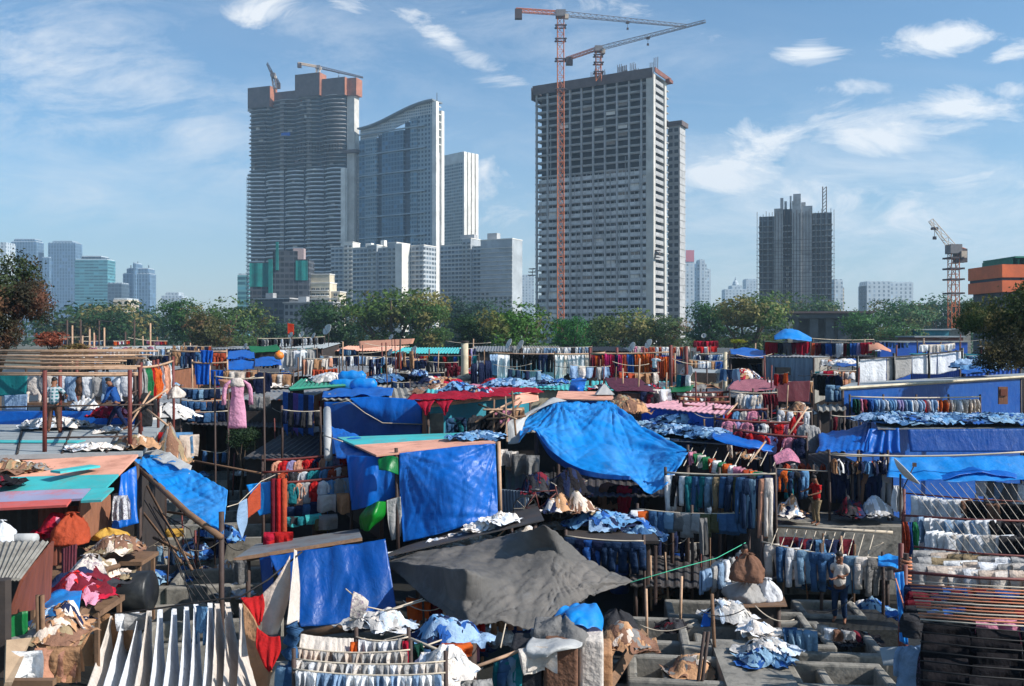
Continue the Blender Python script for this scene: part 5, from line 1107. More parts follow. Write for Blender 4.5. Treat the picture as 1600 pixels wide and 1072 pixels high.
for i in range(6):
    x = 442 + i * 8; tarp("wall_hanging", f"{ORD[i]} strip of purple blue hanging from the left on the green edged shed", "hanging", quadrows([W(x, 612 + i, 36.5 - i * .3), W(x + 8, 613 + i, 36.3 - i * .3), W(x + 8, 682, 36 - i * .3), W(x, 668 + i * 2, 36.3 - i * .3)]), "cloth", "hangings on the green edged shed", color=[C["blue"], C["navy"], C["purple"], C["blue"], C["navy"], C["blue"]][i], nu=8, nv=10, wr=.03)
heap(W(520, 598, 43), (2.6, 1.2, .5), "white", "white washing laid on the green edged roof", 3)
for i, (px, py, ln, lb) in enumerate([(550, 589, 1.3, "upper blue wrapped roll on the green edged roof"), (540, 602, 1.5, "lower left blue wrapped roll on the green edged roof"), (568, 601, 1.2, "lower right blue wrapped roll on the green edged roof")]):
    p = W(px, py, 42 - i); m = MB(); pts = [p + Vector((ln * (k / 8 - .5), 0, .03 * math.sin(k * 2 + i))) for k in range(9)]; m.tube(pts, [.12, .27, .3, .28, .3, .3, .27, .28, .12], 12); tag(m.build("cloth_roll", M["tarp_light"], smooth=True), lb, "roll", "blue wrapped rolls")
roof = [W(503, 624, 33.5), W(662, 626, 33), W(650, 606, 41), W(520, 608, 41)]
shack("shed", "blue tarp walled shed behind the turquoise and salmon roof", "shed", roof, "asbestos", [("l", "bluewall"), ("r", "darkwall"), ("b", "darkwall")], 0, corr=.03)
tarp("wall_tarp", "deep blue tarp wall of the shed behind the turquoise and salmon roof", "tarp", quadrows([W(506, 628, 33.2), W(660, 628, 32.8), W(658, 700, 32.6), W(512, 720, 33)]), "tarp_dark", "blue tarps over the yards", nu=30, nv=16, wr=.1)
tarp("wall_tarp", "upper blue tarp with white scalloped hem over the deep blue wall", "tarp", [[W(545, 622, 32.9), W(580, 620, 32.9), W(620, 622, 32.7), W(658, 624, 32.6)], [W(562, 636, 32.7), W(590, 640, 32.6), W(625, 643, 32.5), W(659, 645, 32.4)], [W(578, 652, 32.8), W(600, 660, 32.6), W(630, 662, 32.5), W(660, 662, 32.4)]], "tarp", "blue tarps over the yards", nu=26, nv=14, wr=.1)
rope([W(520, 632, 32.7), W(545, 626, 32.6), W(570, 645, 32.5), W(598, 661, 32.4), W(660, 663, 32.2)], "white hem rope along the scalloped blue tarp", "rope", .018)
tarp("roof_tarp", "crumpled blue tarp on the roof left of the beige heap", "tarp", [[W(505, 610, 40), W(560, 605, 40), W(615, 606, 40)], [W(503, 621, 34), W(560, 618, 34), W(612, 618, 34)]], "tarp", "blue tarps over the yards", nu=24, nv=10, wr=.16)
heap(W(678, 616, 36), (2.4, 1.2, .45), "beige", "cream and brown heap on the roof left of the crimson cloths", 9)
zr = 5.6; q = [WZ(662, 632, zr), WZ(840, 612, zr), WZ(832, 600, zr + .15), WZ(668, 606, zr + .15)]
t = shack("shed", "teal walled shed with crimson washing spread over its roof", "shed", q, "turq", [("f", "tealwall"), ("l", "tealwall"), ("r", "darkwall")], 0, fascia="salmon", corr=.02, inset=.35)
p = W(683, 662, DZ(632, zr) + .15); m = MB(); m.box((p.x, p.y - .1, p.z), (.45, .12, .7)); m.build("window", M["blackplastic"], t)
for i, (px, py, w_, lb) in enumerate([(690, 622, 2.2, "left crimson cloth drying on the teal shed roof"), (735, 618, 2.4, "middle crimson cloth drying on the teal shed roof"), (780, 612, 2.8, "right crimson cloth drying on the teal shed roof"), (760, 606, 2.2, "rear rose cloth drying on the teal shed roof")]):
    a = WZ(px, py, zr + .16); tarp("laid_cloth", lb, "cloth", quadrows([a + Vector((-w_ / 2, .9, .1)), a + Vector((w_ / 2, 1.1, .1)), a + Vector((w_ / 2 + .3, -.7, .02)), a + Vector((-w_ / 2, -.8, .02))]), "cloth", "washing laid on the teal shed roof", color=C[["crimson", "crimson", "crimson", "pink"][i]], nu=20, nv=12, wr=.08, ws=2.5)
for i, (px, x2, lb) in enumerate([(655, 674, "left crimson cloth hanging over the teal shed's eave"), (686, 702, "right crimson cloth hanging over the teal shed's eave")]):
    D = DZ(632, zr) - .25; tarp("hanging_cloth", lb, "cloth", [[W(px - 8, 624, D + .4), W((px + x2) / 2, 625, D + .3), W(x2 + 8, 623, D + .4)], [W(px + 2, 635, D), W((px + x2) / 2, 636, D), W(x2, 634, D)], [W(px + 8, 644, D), W((px + x2) / 2, 649, D), W(x2 - 3, 644, D)]], "cloth", color=C["crimson"], nu=14, nv=12, folds=.05, fk=2)
heap(WZ(722, 613, zr + .1), (1.6, .9, .35), "blue", "blue washing between the crimson cloths", 4); heap(WZ(750, 618, zr + .1), (1.0, .7, .3), "mixed", "small mixed heap between the crimson cloths", 8); heap(WZ(800, 604, zr + .2), (2.2, .9, .3), "pale denim", "pale teal washing behind the crimson cloths", 5)
row(*line_of(700, 634, 31.5, 760, 628, 33.5), "sheet", ["lilac", "pale blue", "lilac"], "on the lilac print line below the crimson washing", n=4, length=.8, width=.4, matn="print"); row(*line_of(698, 652, 31, 722, 651, 31), "jeans", ["mid denim", "dark denim", "teal"], "beside the teal shed wall", n=4, length=.6)
rack(*line_of(696, 633, 31.5, 764, 627, 33.5), 2, "lilac print line under the salmon eave", 2)
row(*line_of(736, 648, 29.5, 786, 645, 30), "shirt", ["black", "charcoal", "navy", "black"], "in the dark row under the bare wire tangle", n=5, length=1.0)
for i, (a, b) in enumerate([((742, 660, 29), (812, 622, 31)), ((755, 640, 29), (815, 640, 30)), ((770, 700, 28), (772, 625, 30)), ((792, 690, 28), (790, 620, 30)), ((760, 655, 29), (822, 650, 29)), ((748, 632, 31), (806, 655, 28)), ((782, 668, 28), (815, 628, 30)), ((765, 645, 29), (800, 628, 31)), ((806, 680, 28), (800, 612, 30))]):
    m = MB(); m.tube([W(*a), W(*b)], .035, 5); tag(m.build("bamboo_stick", M["bamboo" if i % 2 else "wood"], smooth=True), ["long slanting stick", "level stick", "upright stick on the left", "upright stick in the middle", "lower level stick", "falling stick", "short steep stick", "short shallow stick", "rightmost upright stick"][i] + " in the tangle left of the big blue tarp", "stick", "sticks left of the big blue tarp")
row(*line_of(766, 640, 30, 812, 636, 30), "cloth", ["lilac", "charcoal", "pink", "tan"], "in the stick tangle left of the big blue tarp", n=7, length=.5)
tarp("salmon_sheet", "salmon sheet awning behind the stick tangle", "sheet", [[W(805, 618, 32), W(840, 612, 34)], [W(802, 634, 31), W(842, 626, 32)]], "salmon", nu=8, nv=6, wr=.02)
p = W(726, 592, 49); t = thing("chimney_pipe", "tall cream chimney pipe standing on the roofs at centre", "chimney", p)
m = MB(); m.lathe([(.24, 0), (.21, .3), (.2, 1.2), (.2, 2.0)], p, 16); m.build("flue", M["cream"], t, smooth=True); m = MB(); m.lathe([(.24, 2.002), (.25, 2.06), (.2, 2.1)], p, 16); m.build("cap", M["darkwall"], t); m = MB(); m.lathe([(.45, -.1), (.5, .05), (.35, .2)], p, 12); m.build("plinth", M["concrete"], t)
row(*line_of(618, 562, 60, 662, 562, 60), "shirt", ["navy", "teal", "navy", "dark denim"], "in the navy row left of the chimney pipe", n=6, length=.75); row(*line_of(616, 583, 52, 690, 583, 52), "jeans", ["dark denim", "navy", "black"], "in the dark denim row left of the chimney pipe", spacing=.36, length=.85)
rack(*line_of(614, 561, 60, 666, 561, 60), 4, "navy shirt line left of the chimney pipe", 2); rack(*line_of(614, 582, 52, 694, 582, 52), 4, "dark denim line left of the chimney pipe", 3)
heap(W(655, 588, 51.5), (1.1, .7, .5), "blue", "bright blue heap over the dark denim line", 2)
row(*line_of(655, 556, 64, 745, 556, 62), "towel", ["dark green", "crimson", "teal", "blue", "maroon", "red", "orange"], "in the colourful row crossing behind the chimney pipe", n=12, width=.5, length=.75); rack(*line_of(652, 555, 64, 748, 555, 62), 4, "colourful towel line behind the chimney pipe", 3)
row(*line_of(698, 572, 56, 722, 572, 56), "trousers", ["maroon", "charcoal", "rust"], "left beside the chimney pipe", n=3)
row(*line_of(735, 568, 48, 768, 561, 49), "sheet", ["navy", "charcoal", "navy"], "right beside the chimney pipe", n=3, width=.36, length=1.25)
row(*line_of(766, 553, 53, 866, 555, 52), "sheet", ["white", "pale blue", "white"], "behind the black trousers right of the chimney pipe", n=8, width=.46, length=1.45, turn=.45); row(*line_of(796, 552, 51.5, 864, 553, 51), "trousers", ["black", "navy", "black"], "hung over white cloths right of the chimney pipe", n=9, width=.75, length=1.0)
row(*line_of(867, 554, 51.5, 921, 552, 52), "sheet", ["white", "white", "off-white"], "in the bright white row left of the orange cloths", n=8, width=.26, length=1.4, turn=.45)
rack(*line_of(764, 551, 52, 866, 553, 51), ZD(600, 51), "bamboo rail of black trousers right of the chimney pipe", 3, "pole", "bamboo", r_rail=.05, over=.1); rack(*line_of(866, 553, 51, 945, 551, 52), ZD(604, 51), "bamboo rail of the bright white row", 2, "pole", "bamboo", r_rail=.05)
row(*line_of(923, 554, 50, 946, 554, 50), "sheet", ["rust", "maroon", "orange"], "at the left end of the orange cloth row", n=4, width=.2, length=1.2); row(*line_of(946, 552, 50, 1022, 551, 50), "sheet", ["magenta", "crimson", "navy", "magenta", "rust", "blue", "navy", "orange", "orange", "orange", "rust"], "in the orange and magenta row", n=18, width=.2, length=1.3, order=True)
row(*line_of(1026, 556, 50, 1052, 555, 50), "sheet", ["maroon", "rust", "orange"], "right of the person in white by the orange cloths", n=5, width=.2, length=1.2)
rack(*line_of(922, 552, 50, 1048, 550, 50), ZD(606, 50), "dark posted frame of the orange and magenta row", 4, "iron", "bamboo", r_post=.08, r_rail=.05, over=.3); rack(*line_of(1048, 548, 48, 1072, 550, 48), ZD(610, 47), "pair of dark red posts right of the orange cloths", 2, "iron", "iron", r_post=.1, over=.3, rails=(.4, 1.2))
roofz = ZD(607, 50)
shack("shed", "roof deck under the white and orange cloth rows", "shed", [W(765, 608, 46), W(1050, 610, 46), W(1050, 596, 56), W(765, 594, 56)], "turq", [("f", "cream"), ("l", "darkwall")], 0, corr=.02)
heap(W(845, 603, 47), (2.2, 1.1, .5), "pale denim", "pale heap on the deck below the black trousers", 12); heap(W(780, 604, 46.5), (2, .9, .4), "red", "red heap on the deck right of the chimney pipe", 14)
tarp("blue_bundle_cover", "blue covered bale on the salmon roof below the bright white row", "bale", [[W(893, 592, 42), W(905, 590, 43), W(917, 592, 42)], [W(891, 602, 40.5), W(903, 601, 40), W(914, 602, 40.5)], [W(888, 613, 40.2), W(902, 614, 39.8), W(912, 612, 40.2)]], "tarp", nu=14, nv=14, wr=.08)
q = [WZ(868, 623, 5.4), WZ(960, 625, 5.4), WZ(955, 612, 5.5), WZ(872, 611, 5.5)]
shack("shed", "salmon roofed shed with blue walls behind the big blue tarp", "shed", q, "salmon", [("f", "bluewall"), ("r", "bluewall")], 0, corr=0)
m = MB(); p = WZ(944, 616, 5.5); m.add([p + Vector((-.35, -.3, 0)), p + Vector((.4, -.3, 0)), p + Vector((.4, .4, 0)), p + Vector((-.35, .4, 0)), p + Vector((-.02, 0, .42)), p + Vector((.03, 0, .42))], [(3, 2, 1, 0), (0, 1, 5, 4), (1, 2, 5), (2, 3, 4, 5), (3, 0, 4)]); tag(m.build("covered_stack", M["tarp_white"]), "small white pyramid shaped cover on the salmon roof", "cover")
tarp("cloth_roof", "dark maroon striped cloth roof sloping beside the salmon roof", "awning", [[W(945, 590, 44), W(970, 589, 44), W(1000, 592, 43)], [W(950, 602, 40), W(985, 601, 40), W(1018, 607, 39)], [W(962, 611, 37.5), W(995, 610, 37.5), W(1026, 613, 37)]], M["stripe"], color=lin((52, 42, 56)), nu=24, nv=14, wr=.06)
shack("shed", "brown boarded shed under the maroon striped cloth roof", "shed", [W(960, 612, 37.8), W(1006, 614, 37.4), W(1004, 604, 41), W(958, 602, 41)], "darktin", [("f", "brown"), ("r", "rust")], 0, corr=0)
row(*line_of(1006, 611, 37.3, 1026, 614, 37.2), "trousers", ["navy", "maroon", "charcoal"], "at the right corner of the maroon striped roof", n=4, length=.8); row(*line_of(1027, 607, 38, 1042, 607, 38), "cloth", ["white", "off-white"], "left of the small green tarp", n=3, length=.6)
tarp("green_tarp", "small green tarp below the pair of dark red posts", "tarp", [[W(1045, 604, 42), W(1085, 601, 42)], [W(1046, 614, 38), W(1080, 610, 38)]], "tarp_green", nu=12, nv=8, wr=.08)
for i in range(4): rack(*line_of(1050 + i * 6, 612 + i * 7, 40 - i * 1.5, 1140, 612 + i * 8, 40 - i * 1.5), 4.2, ["rearmost", "second", "third", "front"][i] + " dark rail of the rag racks behind the pink roof", 3, "pole", "iron", r_rail=.05); row(*line_of(1055 + i * 6, 612 + i * 7, 40 - i * 1.5, 1130, 612 + i * 8, 40 - i * 1.5), "cloth", ["off-white", "rust", "tan", "maroon", "white"], "on the " + ["rearmost", "second", "third", "front"][i] + " dark rail behind the pink roof", n=8, length=.22, width=.7)
q = [WZ(992, 634, 5.0), WZ(1132, 648, 5.0), WZ(1146, 634, 5.1), WZ(1040, 622, 5.1)]
shack("shed", "blue walled shed with pink sheet roof right of the big blue tarp", "shed", q, "pinkroof", [("f", "bluewall"), ("r", "bluewall"), ("l", "bluewall")], 0, corr=.02)
heap(W(978, 645, 32.5), (1.6, 1, .6), "beige", "pink and beige heap left of the pink roof", 6)
q = [WZ(972, 684, 4.3), WZ(1140, 694, 4.3), WZ(1125, 664, 4.4), WZ(965, 656, 4.4)]
shack("shed", "low shed with jeans spread on its roof behind the big blue tarp", "shed", q, "tin", [("f", "darkwall")], 0, corr=0)
for i in range(6):
    px = 978 + i * 26; heap(WZ(px, 668 + i * 2.6, 4.4), (1.7, 2.4, .2), "pale denim" if i % 2 else "denim", f"{ORD[i]} jeans heap from the left on the roof behind the big blue tarp", 20 + i, group="jeans heaps on the roof behind the big blue tarp")
row(*line_of(975, 677, 31, 1120, 688, 30), "jeans", ["mid denim", "light denim", "dark denim", "charcoal"], "along the eave of the jeans covered roof", spacing=.36, length=.8)
tarp("roof_tarp", "bright blue tarp on the line right of the jeans covered roof", "tarp", [[W(1115, 672, 31), W(1150, 676, 31), W(1180, 684, 30.5), W(1212, 696, 30)], [W(1112, 682, 29), W(1150, 690, 28.6), W(1178, 696, 28.4), W(1205, 702, 28.6)], [W(1118, 688, 28.5), W(1150, 698, 28.2), W(1182, 702, 28.2), W(1208, 706, 28.4)]], "tarp", "blue tarps over the yards", nu=24, nv=14, wr=.1)
zsh = ZD(557, 57)
t = shack("shed", "blue grey metal shed with lit ribbed end under the blue dome tarp", "shed", [W(1195, 557, 57), W(1272, 558, 56), W(1297, 557, 62), W(1215, 554, 62)], "tin", [("f", "bluegrey"), ("r", "asbestos"), ("l", "bluegrey")], 3.5, corr=.03, inset=.05)
p = W(1222, 580, 56); m = MB(); m.box((p.x, p.y - .15, p.z), (.9, .3, .5)); m.build("hatch", M["blackplastic"], t)
row(*line_of(1196, 534, 60, 1264, 534, 59), "towel", ["red", "crimson", "charcoal", "grey", "maroon", "crimson", "crimson"], "in the red row under the blue dome tarp", n=10, width=.5, length=.85, order=True); rack(*line_of(1194, 533, 60, 1266, 533, 59), zsh, "frame under the blue dome tarp", 3)
tarp("dome_tarp", "bright blue dome shaped tarp on the metal shed roof", "tarp", [[W(1214, 530, 63), W(1228, 525, 63), W(1248, 526, 63), W(1268, 531, 63)], [W(1210, 524, 60), W(1226, 514, 60), W(1246, 516, 60), W(1268, 528, 60)], [W(1210, 531, 58), W(1228, 529, 57.5), W(1248, 531, 57.5), W(1268, 533, 58)]], "tarp_light", nu=24, nv=18, wr=.08)
row(*line_of(1268, 536, 64, 1362, 535, 62), "towel", ["rust", "maroon", "navy", "blue", "dark denim", "white", "maroon", "dark green", "blue", "lilac", "crimson", "crimson"], "in the mixed row right of the blue dome tarp", n=17, width=.4, length=.9, order=True); rack(*line_of(1266, 535, 64, 1366, 534, 62), 5, "line of the mixed row right of the blue dome tarp", 4)
tarp("peach_tarp", "pale peach tarp hump right of the mixed row", "tarp", [[W(1357, 538, 62), W(1372, 536, 63), W(1392, 547, 62)], [W(1357, 549, 59), W(1374, 546, 58), W(1392, 550, 59)]], "cloth", color=C["peach"], nu=12, nv=8)
row(*line_of(1085, 532, 76, 1122, 532, 76), "cloth", ["red", "maroon", "crimson"], "in the far red row left of the hedge", n=6, length=.6); row(*line_of(1090, 541, 74, 1118, 541, 74), "cloth", ["red", "pink", "white"], "under the far red row left of the hedge", n=5, length=.5)
tree("trimmed_hedge", "thin yellow green hedge strip above the white post", 1151, 74, 36, 529, "bush", G(140, 150, 40), None, False, zs=.35, base=5)
row(*line_of(1086, 553, 60, 1136, 553, 60), "shirt", ["white", "navy", "white", "charcoal", "blue", "pale blue"], "in the row left of the white post", n=11, length=.8, width=.8); rack(*line_of(1083, 552, 60, 1140, 552, 60), 4.5, "line of shirts left of the white post", 2)
tarp("roof_tarp", "blue tarp over the dark stall left of the metal shed", "tarp", [[W(1140, 545, 64), W(1170, 543, 64), W(1196, 548, 63)], [W(1142, 553, 58), W(1170, 557, 57), W(1196, 558, 57)]], "tarp", "blue tarps over the yards", nu=18, nv=8, wr=.12)
shack("stall", "dark open stall left of the blue grey metal shed", "stall", [W(1140, 559, 56), W(1194, 560, 56), W(1194, 556, 62), W(1140, 556, 62)], "darktin", [("b", "darkwall"), ("l", "darkwall")], 3.5)
t = shack("shed", "beige shuttered wall with flat teal roof left of the white post", "shed", [W(1073, 581, 50), W(1130, 583, 50), W(1130, 577, 56), W(1073, 576, 56)], "greyroof", [("f", "cream")], 3, corr=0); p = W(1103, 590, 49.8); m = MB(); m.box((p.x, p.y - .05, p.z), (1.1, .2, .5)); m.build("shutter", M["darkwall"], t)
p = W(1133, 612, 44); m = MB(); m.tube([(p.x, p.y, 2), (p.x, p.y, ZD(550, 44))], .1, 8); tag(m.build("post", M["cream"], smooth=True), "tall cream post standing left of the metal shed", "post")
heap(W(1160, 592, 48), (2, 1.2, .5), "mixed", "mixed heap in front of the dark stall", 31)
tarp("cloth_roof", "pink and maroon striped cloth roof below the metal shed", "awning", [[W(1150, 593, 46), W(1180, 592, 46), W(1216, 594, 46)], [W(1142, 601, 42), W(1175, 603, 42), W(1214, 602, 42)], [W(1136, 608, 39.5), W(1172, 611, 39), W(1208, 609, 39.5)]], M["stripe"], color=lin((190, 130, 140)), nu=24, nv=12, wr=.08)
tarp("wall_hanging", "wide maroon hanging below the metal shed", "hanging", quadrows([W(1212, 597, 41), W(1266, 595, 41), W(1264, 628, 40.5), W(1212, 628, 40.5)]), "tarp_maroon", nu=20, nv=12, wr=.06)
row(*line_of(1155, 614, 38, 1192, 616, 38), "shirt", ["white", "off-white", "cream", "pale blue"], "under the pink and maroon cloth roof", n=7, width=.7); row(*line_of(1193, 614, 38, 1212, 614, 38), "towel", ["maroon", "crimson"], "at the right under the pink and maroon cloth roof", n=4, width=.3, length=.7)
rack(*line_of(1140, 612, 38, 1214, 613, 38), 3, "hanger line under the pink and maroon cloth roof", 3)
shack("shed", "low tin shed in shade right of the maroon hanging", "shed", [W(1278, 642, 34), W(1322, 640, 34), W(1320, 632, 38), W(1276, 632, 38)], "asbestos", [("f", "darkwall"), ("l", "darkwall")], 0, corr=.04)
row(*line_of(1272, 584, 46, 1312, 586, 45), "shirt", ["black", "charcoal", "black", "navy"], "in the black row right of the metal shed", n=7, length=1.0, width=.8); row(*line_of(1296, 578, 49, 1336, 580, 49), "cloth", ["peach", "white", "tan", "off-white"], "in the peach rags above the black row", n=9, length=.4); row(*line_of(1294, 600, 44, 1312, 602, 44), "jeans", ["mid denim", "light denim"], "under the black row right of the metal shed", n=3, length=.8)
rack(*line_of(1268, 583, 46, 1316, 585, 45), 2, "line of the black row right of the metal shed", 2); rack(*line_of(1294, 577, 49, 1338, 579, 49), 4, "line of the peach rags above the black row", 2)
mixc = ["pink", "white", "light blue", "red", "cream", "navy", "maroon", "pale blue", "off-white", "orange", "lilac"]
for i, (xa, ya, Da, xb, yb, Db, nm) in enumerate([(1118, 640, 34, 1196, 640, 34, "rear"), (1120, 655, 32, 1252, 662, 32, "middle"), (1150, 672, 30, 1258, 684, 29.5, "front")]):
    row(*line_of(xa, ya, Da, xb, yb, Db), "shirt", mixc, f"on the {nm} rail of the crowded coloured shirts", spacing=.3, length=.66, edge=False, width=.8); rack(*line_of(xa - 3, ya - 1, Da, xb + 3, yb - 1, Db), 1.5, f"{nm} dark rail of the crowded coloured shirts at centre right", 3, "pole", "iron", r_rail=.045)
row(*line_of(1236, 652, 31, 1252, 640, 33), "towel", ["red", "crimson"], "bright at the crowded coloured shirts' right end", n=2, length=.75, width=.5); row(*line_of(1255, 660, 31, 1275, 664, 31), "shirt", ["pale blue", "light grey"], "pale at the crowded coloured shirts' right end", n=3, length=.95)
m = MB(); m.tube([W(1232, 680, 30), W(1262, 636, 31)], .035, 6); tag(m.build("bamboo_prop", M["bamboo"], smooth=True), "slanting bamboo prop beside the bright red towels", "pole"); m = MB(); m.tube([W(1136, 648, 32), W(1152, 630, 34)], .035, 6); tag(m.build("bamboo_prop", M["bamboo"], smooth=True), "slanting bamboo prop at the pink roof's corner", "pole")
for i in range(4):
    f0, f1 = i / 4, (i + 1) / 4; a, b = line_of(1343, 562, 44, 1502, 549, 47); A, B = a.lerp(b, f0 + .004), a.lerp(b, f1 - .004); tarp("bed_sheet", ["leftmost", "second", "third", "rightmost"][i] + " wide white sheet of the screen above the long blue wall", "sheet", quadrows([A, B, B - Vz([1.3, .95, 1.1, .95][i]), A - Vz([1.25, 1.3, .95, 1.1][i])]), "cloth", "white sheets screening the long blue shed", color=C[["white", "light grey", "white", "white"][i]], nu=24, nv=12, wr=.05, folds=.03, fk=2, seed=i)
rack(*line_of(1340, 561, 43.8, 1504, 548, 46.8), 5.2, "black posted frame of the white screen at right", 4, "blackplastic", "rope_dark", r_post=.07, r_rail=.04)
row(*line_of(1350, 560, 45, 1500, 546, 48), "cloth", ["charcoal", "tan", "white", "black"], "in small rags topping the white screen", n=13, length=.3, width=.6)
q = [W(1312, 605, 36), W(1602, 587, 44), W(1602, 583, 50), W(1330, 598, 43)]
shack("shed", "long blue walled shed with pale roof edge at right", "shed", q, "greyroof", [("f", "tarp_dark"), ("l", "darkwall")], 0, corr=0, fascia="cream")
t = thing("door_panel", "orange brown door panel hanging at the long blue wall's right end", "door panel", W(1567, 632, 41)); tarp_m = MB(); p = W(1567, 618, 41); tarp_m.box(p, (.42, .08, .8)); tarp_m.build("panel", M["brown"], t); m = MB(); m.box(p + Vector((0, -.06, .15)), (.3, .05, .3)); m.build("inset", M["rust"], t)
heap(W(1540, 578, 44), (4, 2, .6), "pale denim", "pale blue heap on the roof by the right hand tree", 41); tarp("roof_tarp", "blue tarp on the long roof by the right hand tree", "tarp", [[W(1500, 568, 50), W(1560, 566, 50)], [W(1502, 584, 45), W(1556, 582, 44)]], "tarp", "blue tarps over the yards", nu=14, nv=8, wr=.12); heap(W(1320, 573, 52), (2.2, 1.2, .4), "white", "white heap behind the white screen's left end", 42); tarp("roof_tarp", "dark blue tarp left of the white screen", "tarp", [[W(1305, 560, 54), W(1340, 560, 54)], [W(1308, 572, 50), W(1338, 572, 50)]], "tarp_dark", "blue tarps over the yards", nu=10, nv=8, wr=.1)
past = ["dark green", "pink", "maroon", "blue", "light blue", "pale blue", "white", "light blue", "pale blue", "lilac", "pale blue", "light blue", "white", "pale blue", "red", "white", "pale blue", "peach", "orange", "peach", "off-white", "white", "off-white", "light grey", "cream", "off-white"]
row(*line_of(1332, 623, 36, 1528, 623, 37.5), "shirt", past, "in the pastel row before the long blue wall", n=38, length=.68, edge=True, order=True); rack(*line_of(1328, 622, 36, 1532, 622, 37.5), 3.2, "double rail of the pastel shirt row", 5, "pole", "rope", rails=(-.06, .72), r_rail=.03)
row(*line_of(1300, 650, 33, 1340, 650, 33), "shirt", ["charcoal", "maroon", "off-white", "brown"], "in the dim row left of the jeans roof", spacing=.2, edge=True); rack(*line_of(1298, 649, 33, 1345, 649, 33), 2.5, "dim line left of the right hand jeans roof", 2)
q = [WZ(1372, 670, 4.9), WZ(1620, 668, 4.9), WZ(1620, 650, 5.0), WZ(1365, 652, 5.0)]
shack("shed", "low shed at right with jeans spread all over its roof", "shed", q, "tin", [("l", "bluewall"), ("r", "bluewall")], 0, corr=0)
for i in range(9):
    heap(WZ(1380 + i * 27, 659, 4.98), (1.6, 2.6, .2), ["pale denim", "denim", "pale denim"][i % 3], f"{ORD[i]} jeans heap from the left on the right hand roof", 60 + i, group="jeans heaps on the right hand roof")
tarp("wall_tarp", "taut wide blue tarp wall under the right hand jeans roof", "tarp", quadrows([W(1418, 671, 28.7), W(1625, 670, 28.6), W(1625, 706, 28.4), W(1422, 706, 28.5)]), "tarp_dark", "blue tarps over the yards", nu=26, nv=10, wr=.02)
tarp("side_tarp", "pleated blue tarp left of the dark gap under the jeans roof", "tarp", quadrows([W(1358, 670, 28.8), W(1404, 669, 28.7), W(1406, 708, 28.5), W(1345, 708, 28.4)]), "tarp", "blue tarps over the yards", nu=26, nv=10, folds=.08, fk=4)
tarp("side_tarp", "loose blue tarp swept to the left of the pleated one", "tarp", [[W(1362, 660, 31), W(1352, 664, 31), W(1320, 672, 31), W(1278, 678, 31)], [W(1360, 680, 29), W(1345, 686, 29), W(1312, 692, 29), W(1280, 696, 29)], [W(1358, 704, 28), W(1340, 704, 28), W(1310, 706, 28), W(1274, 706, 28)]], "tarp", "blue tarps over the yards", nu=26, nv=16, wr=.1, folds=.04)
q = [W(1385, 745, 27), W(1625, 748, 26.8), W(1625, 712, 28.2), W(1390, 713, 28.3)]
tarp("roof_tarp", "light blue tarp roof below the taut blue wall at right", "tarp", [[q[3] + Vz(0), (q[3] + q[2]) / 2, q[2]], [(q[0] + q[3]) / 2 - Vz(.1), (q[0] + q[1] + q[2] + q[3]) / 4 - Vz(.05), (q[1] + q[2]) / 2 - Vz(.1)], [q[0], (q[0] + q[1]) / 2 - Vz(.1), q[1]]], "tarp_light", "blue tarps over the yards", nu=30, nv=16, wr=.12)
tarp("roof_tarp", "blue tarp edge drooping over the white shirt rack", "tarp", [[W(1440, 742, 27.6), W(1480, 732, 27.8), W(1530, 724, 28), W(1620, 740, 27.6)], [W(1432, 752, 26.9), W(1482, 748, 26.9), W(1530, 738, 27.1), W(1620, 756, 26.9)]], "tarp", "blue tarps over the yards", nu=26, nv=8, wr=.08)
row(*line_of(1300, 716, 28, 1384, 718, 28), "cloth", ["charcoal", "white", "navy", "light blue", "tan"], "in the small hanger line left of the light blue roof", n=12, length=.45, width=.7, edge=True); rack(*line_of(1296, 710, 28, 1388, 711, 28), .8, "hanger line left of the light blue roof", 3)
rope([W(1300, 709, 27.5), W(1600, 706, 27)], "pale cable along the foot of the taut blue wall", "rope", .03, .1)
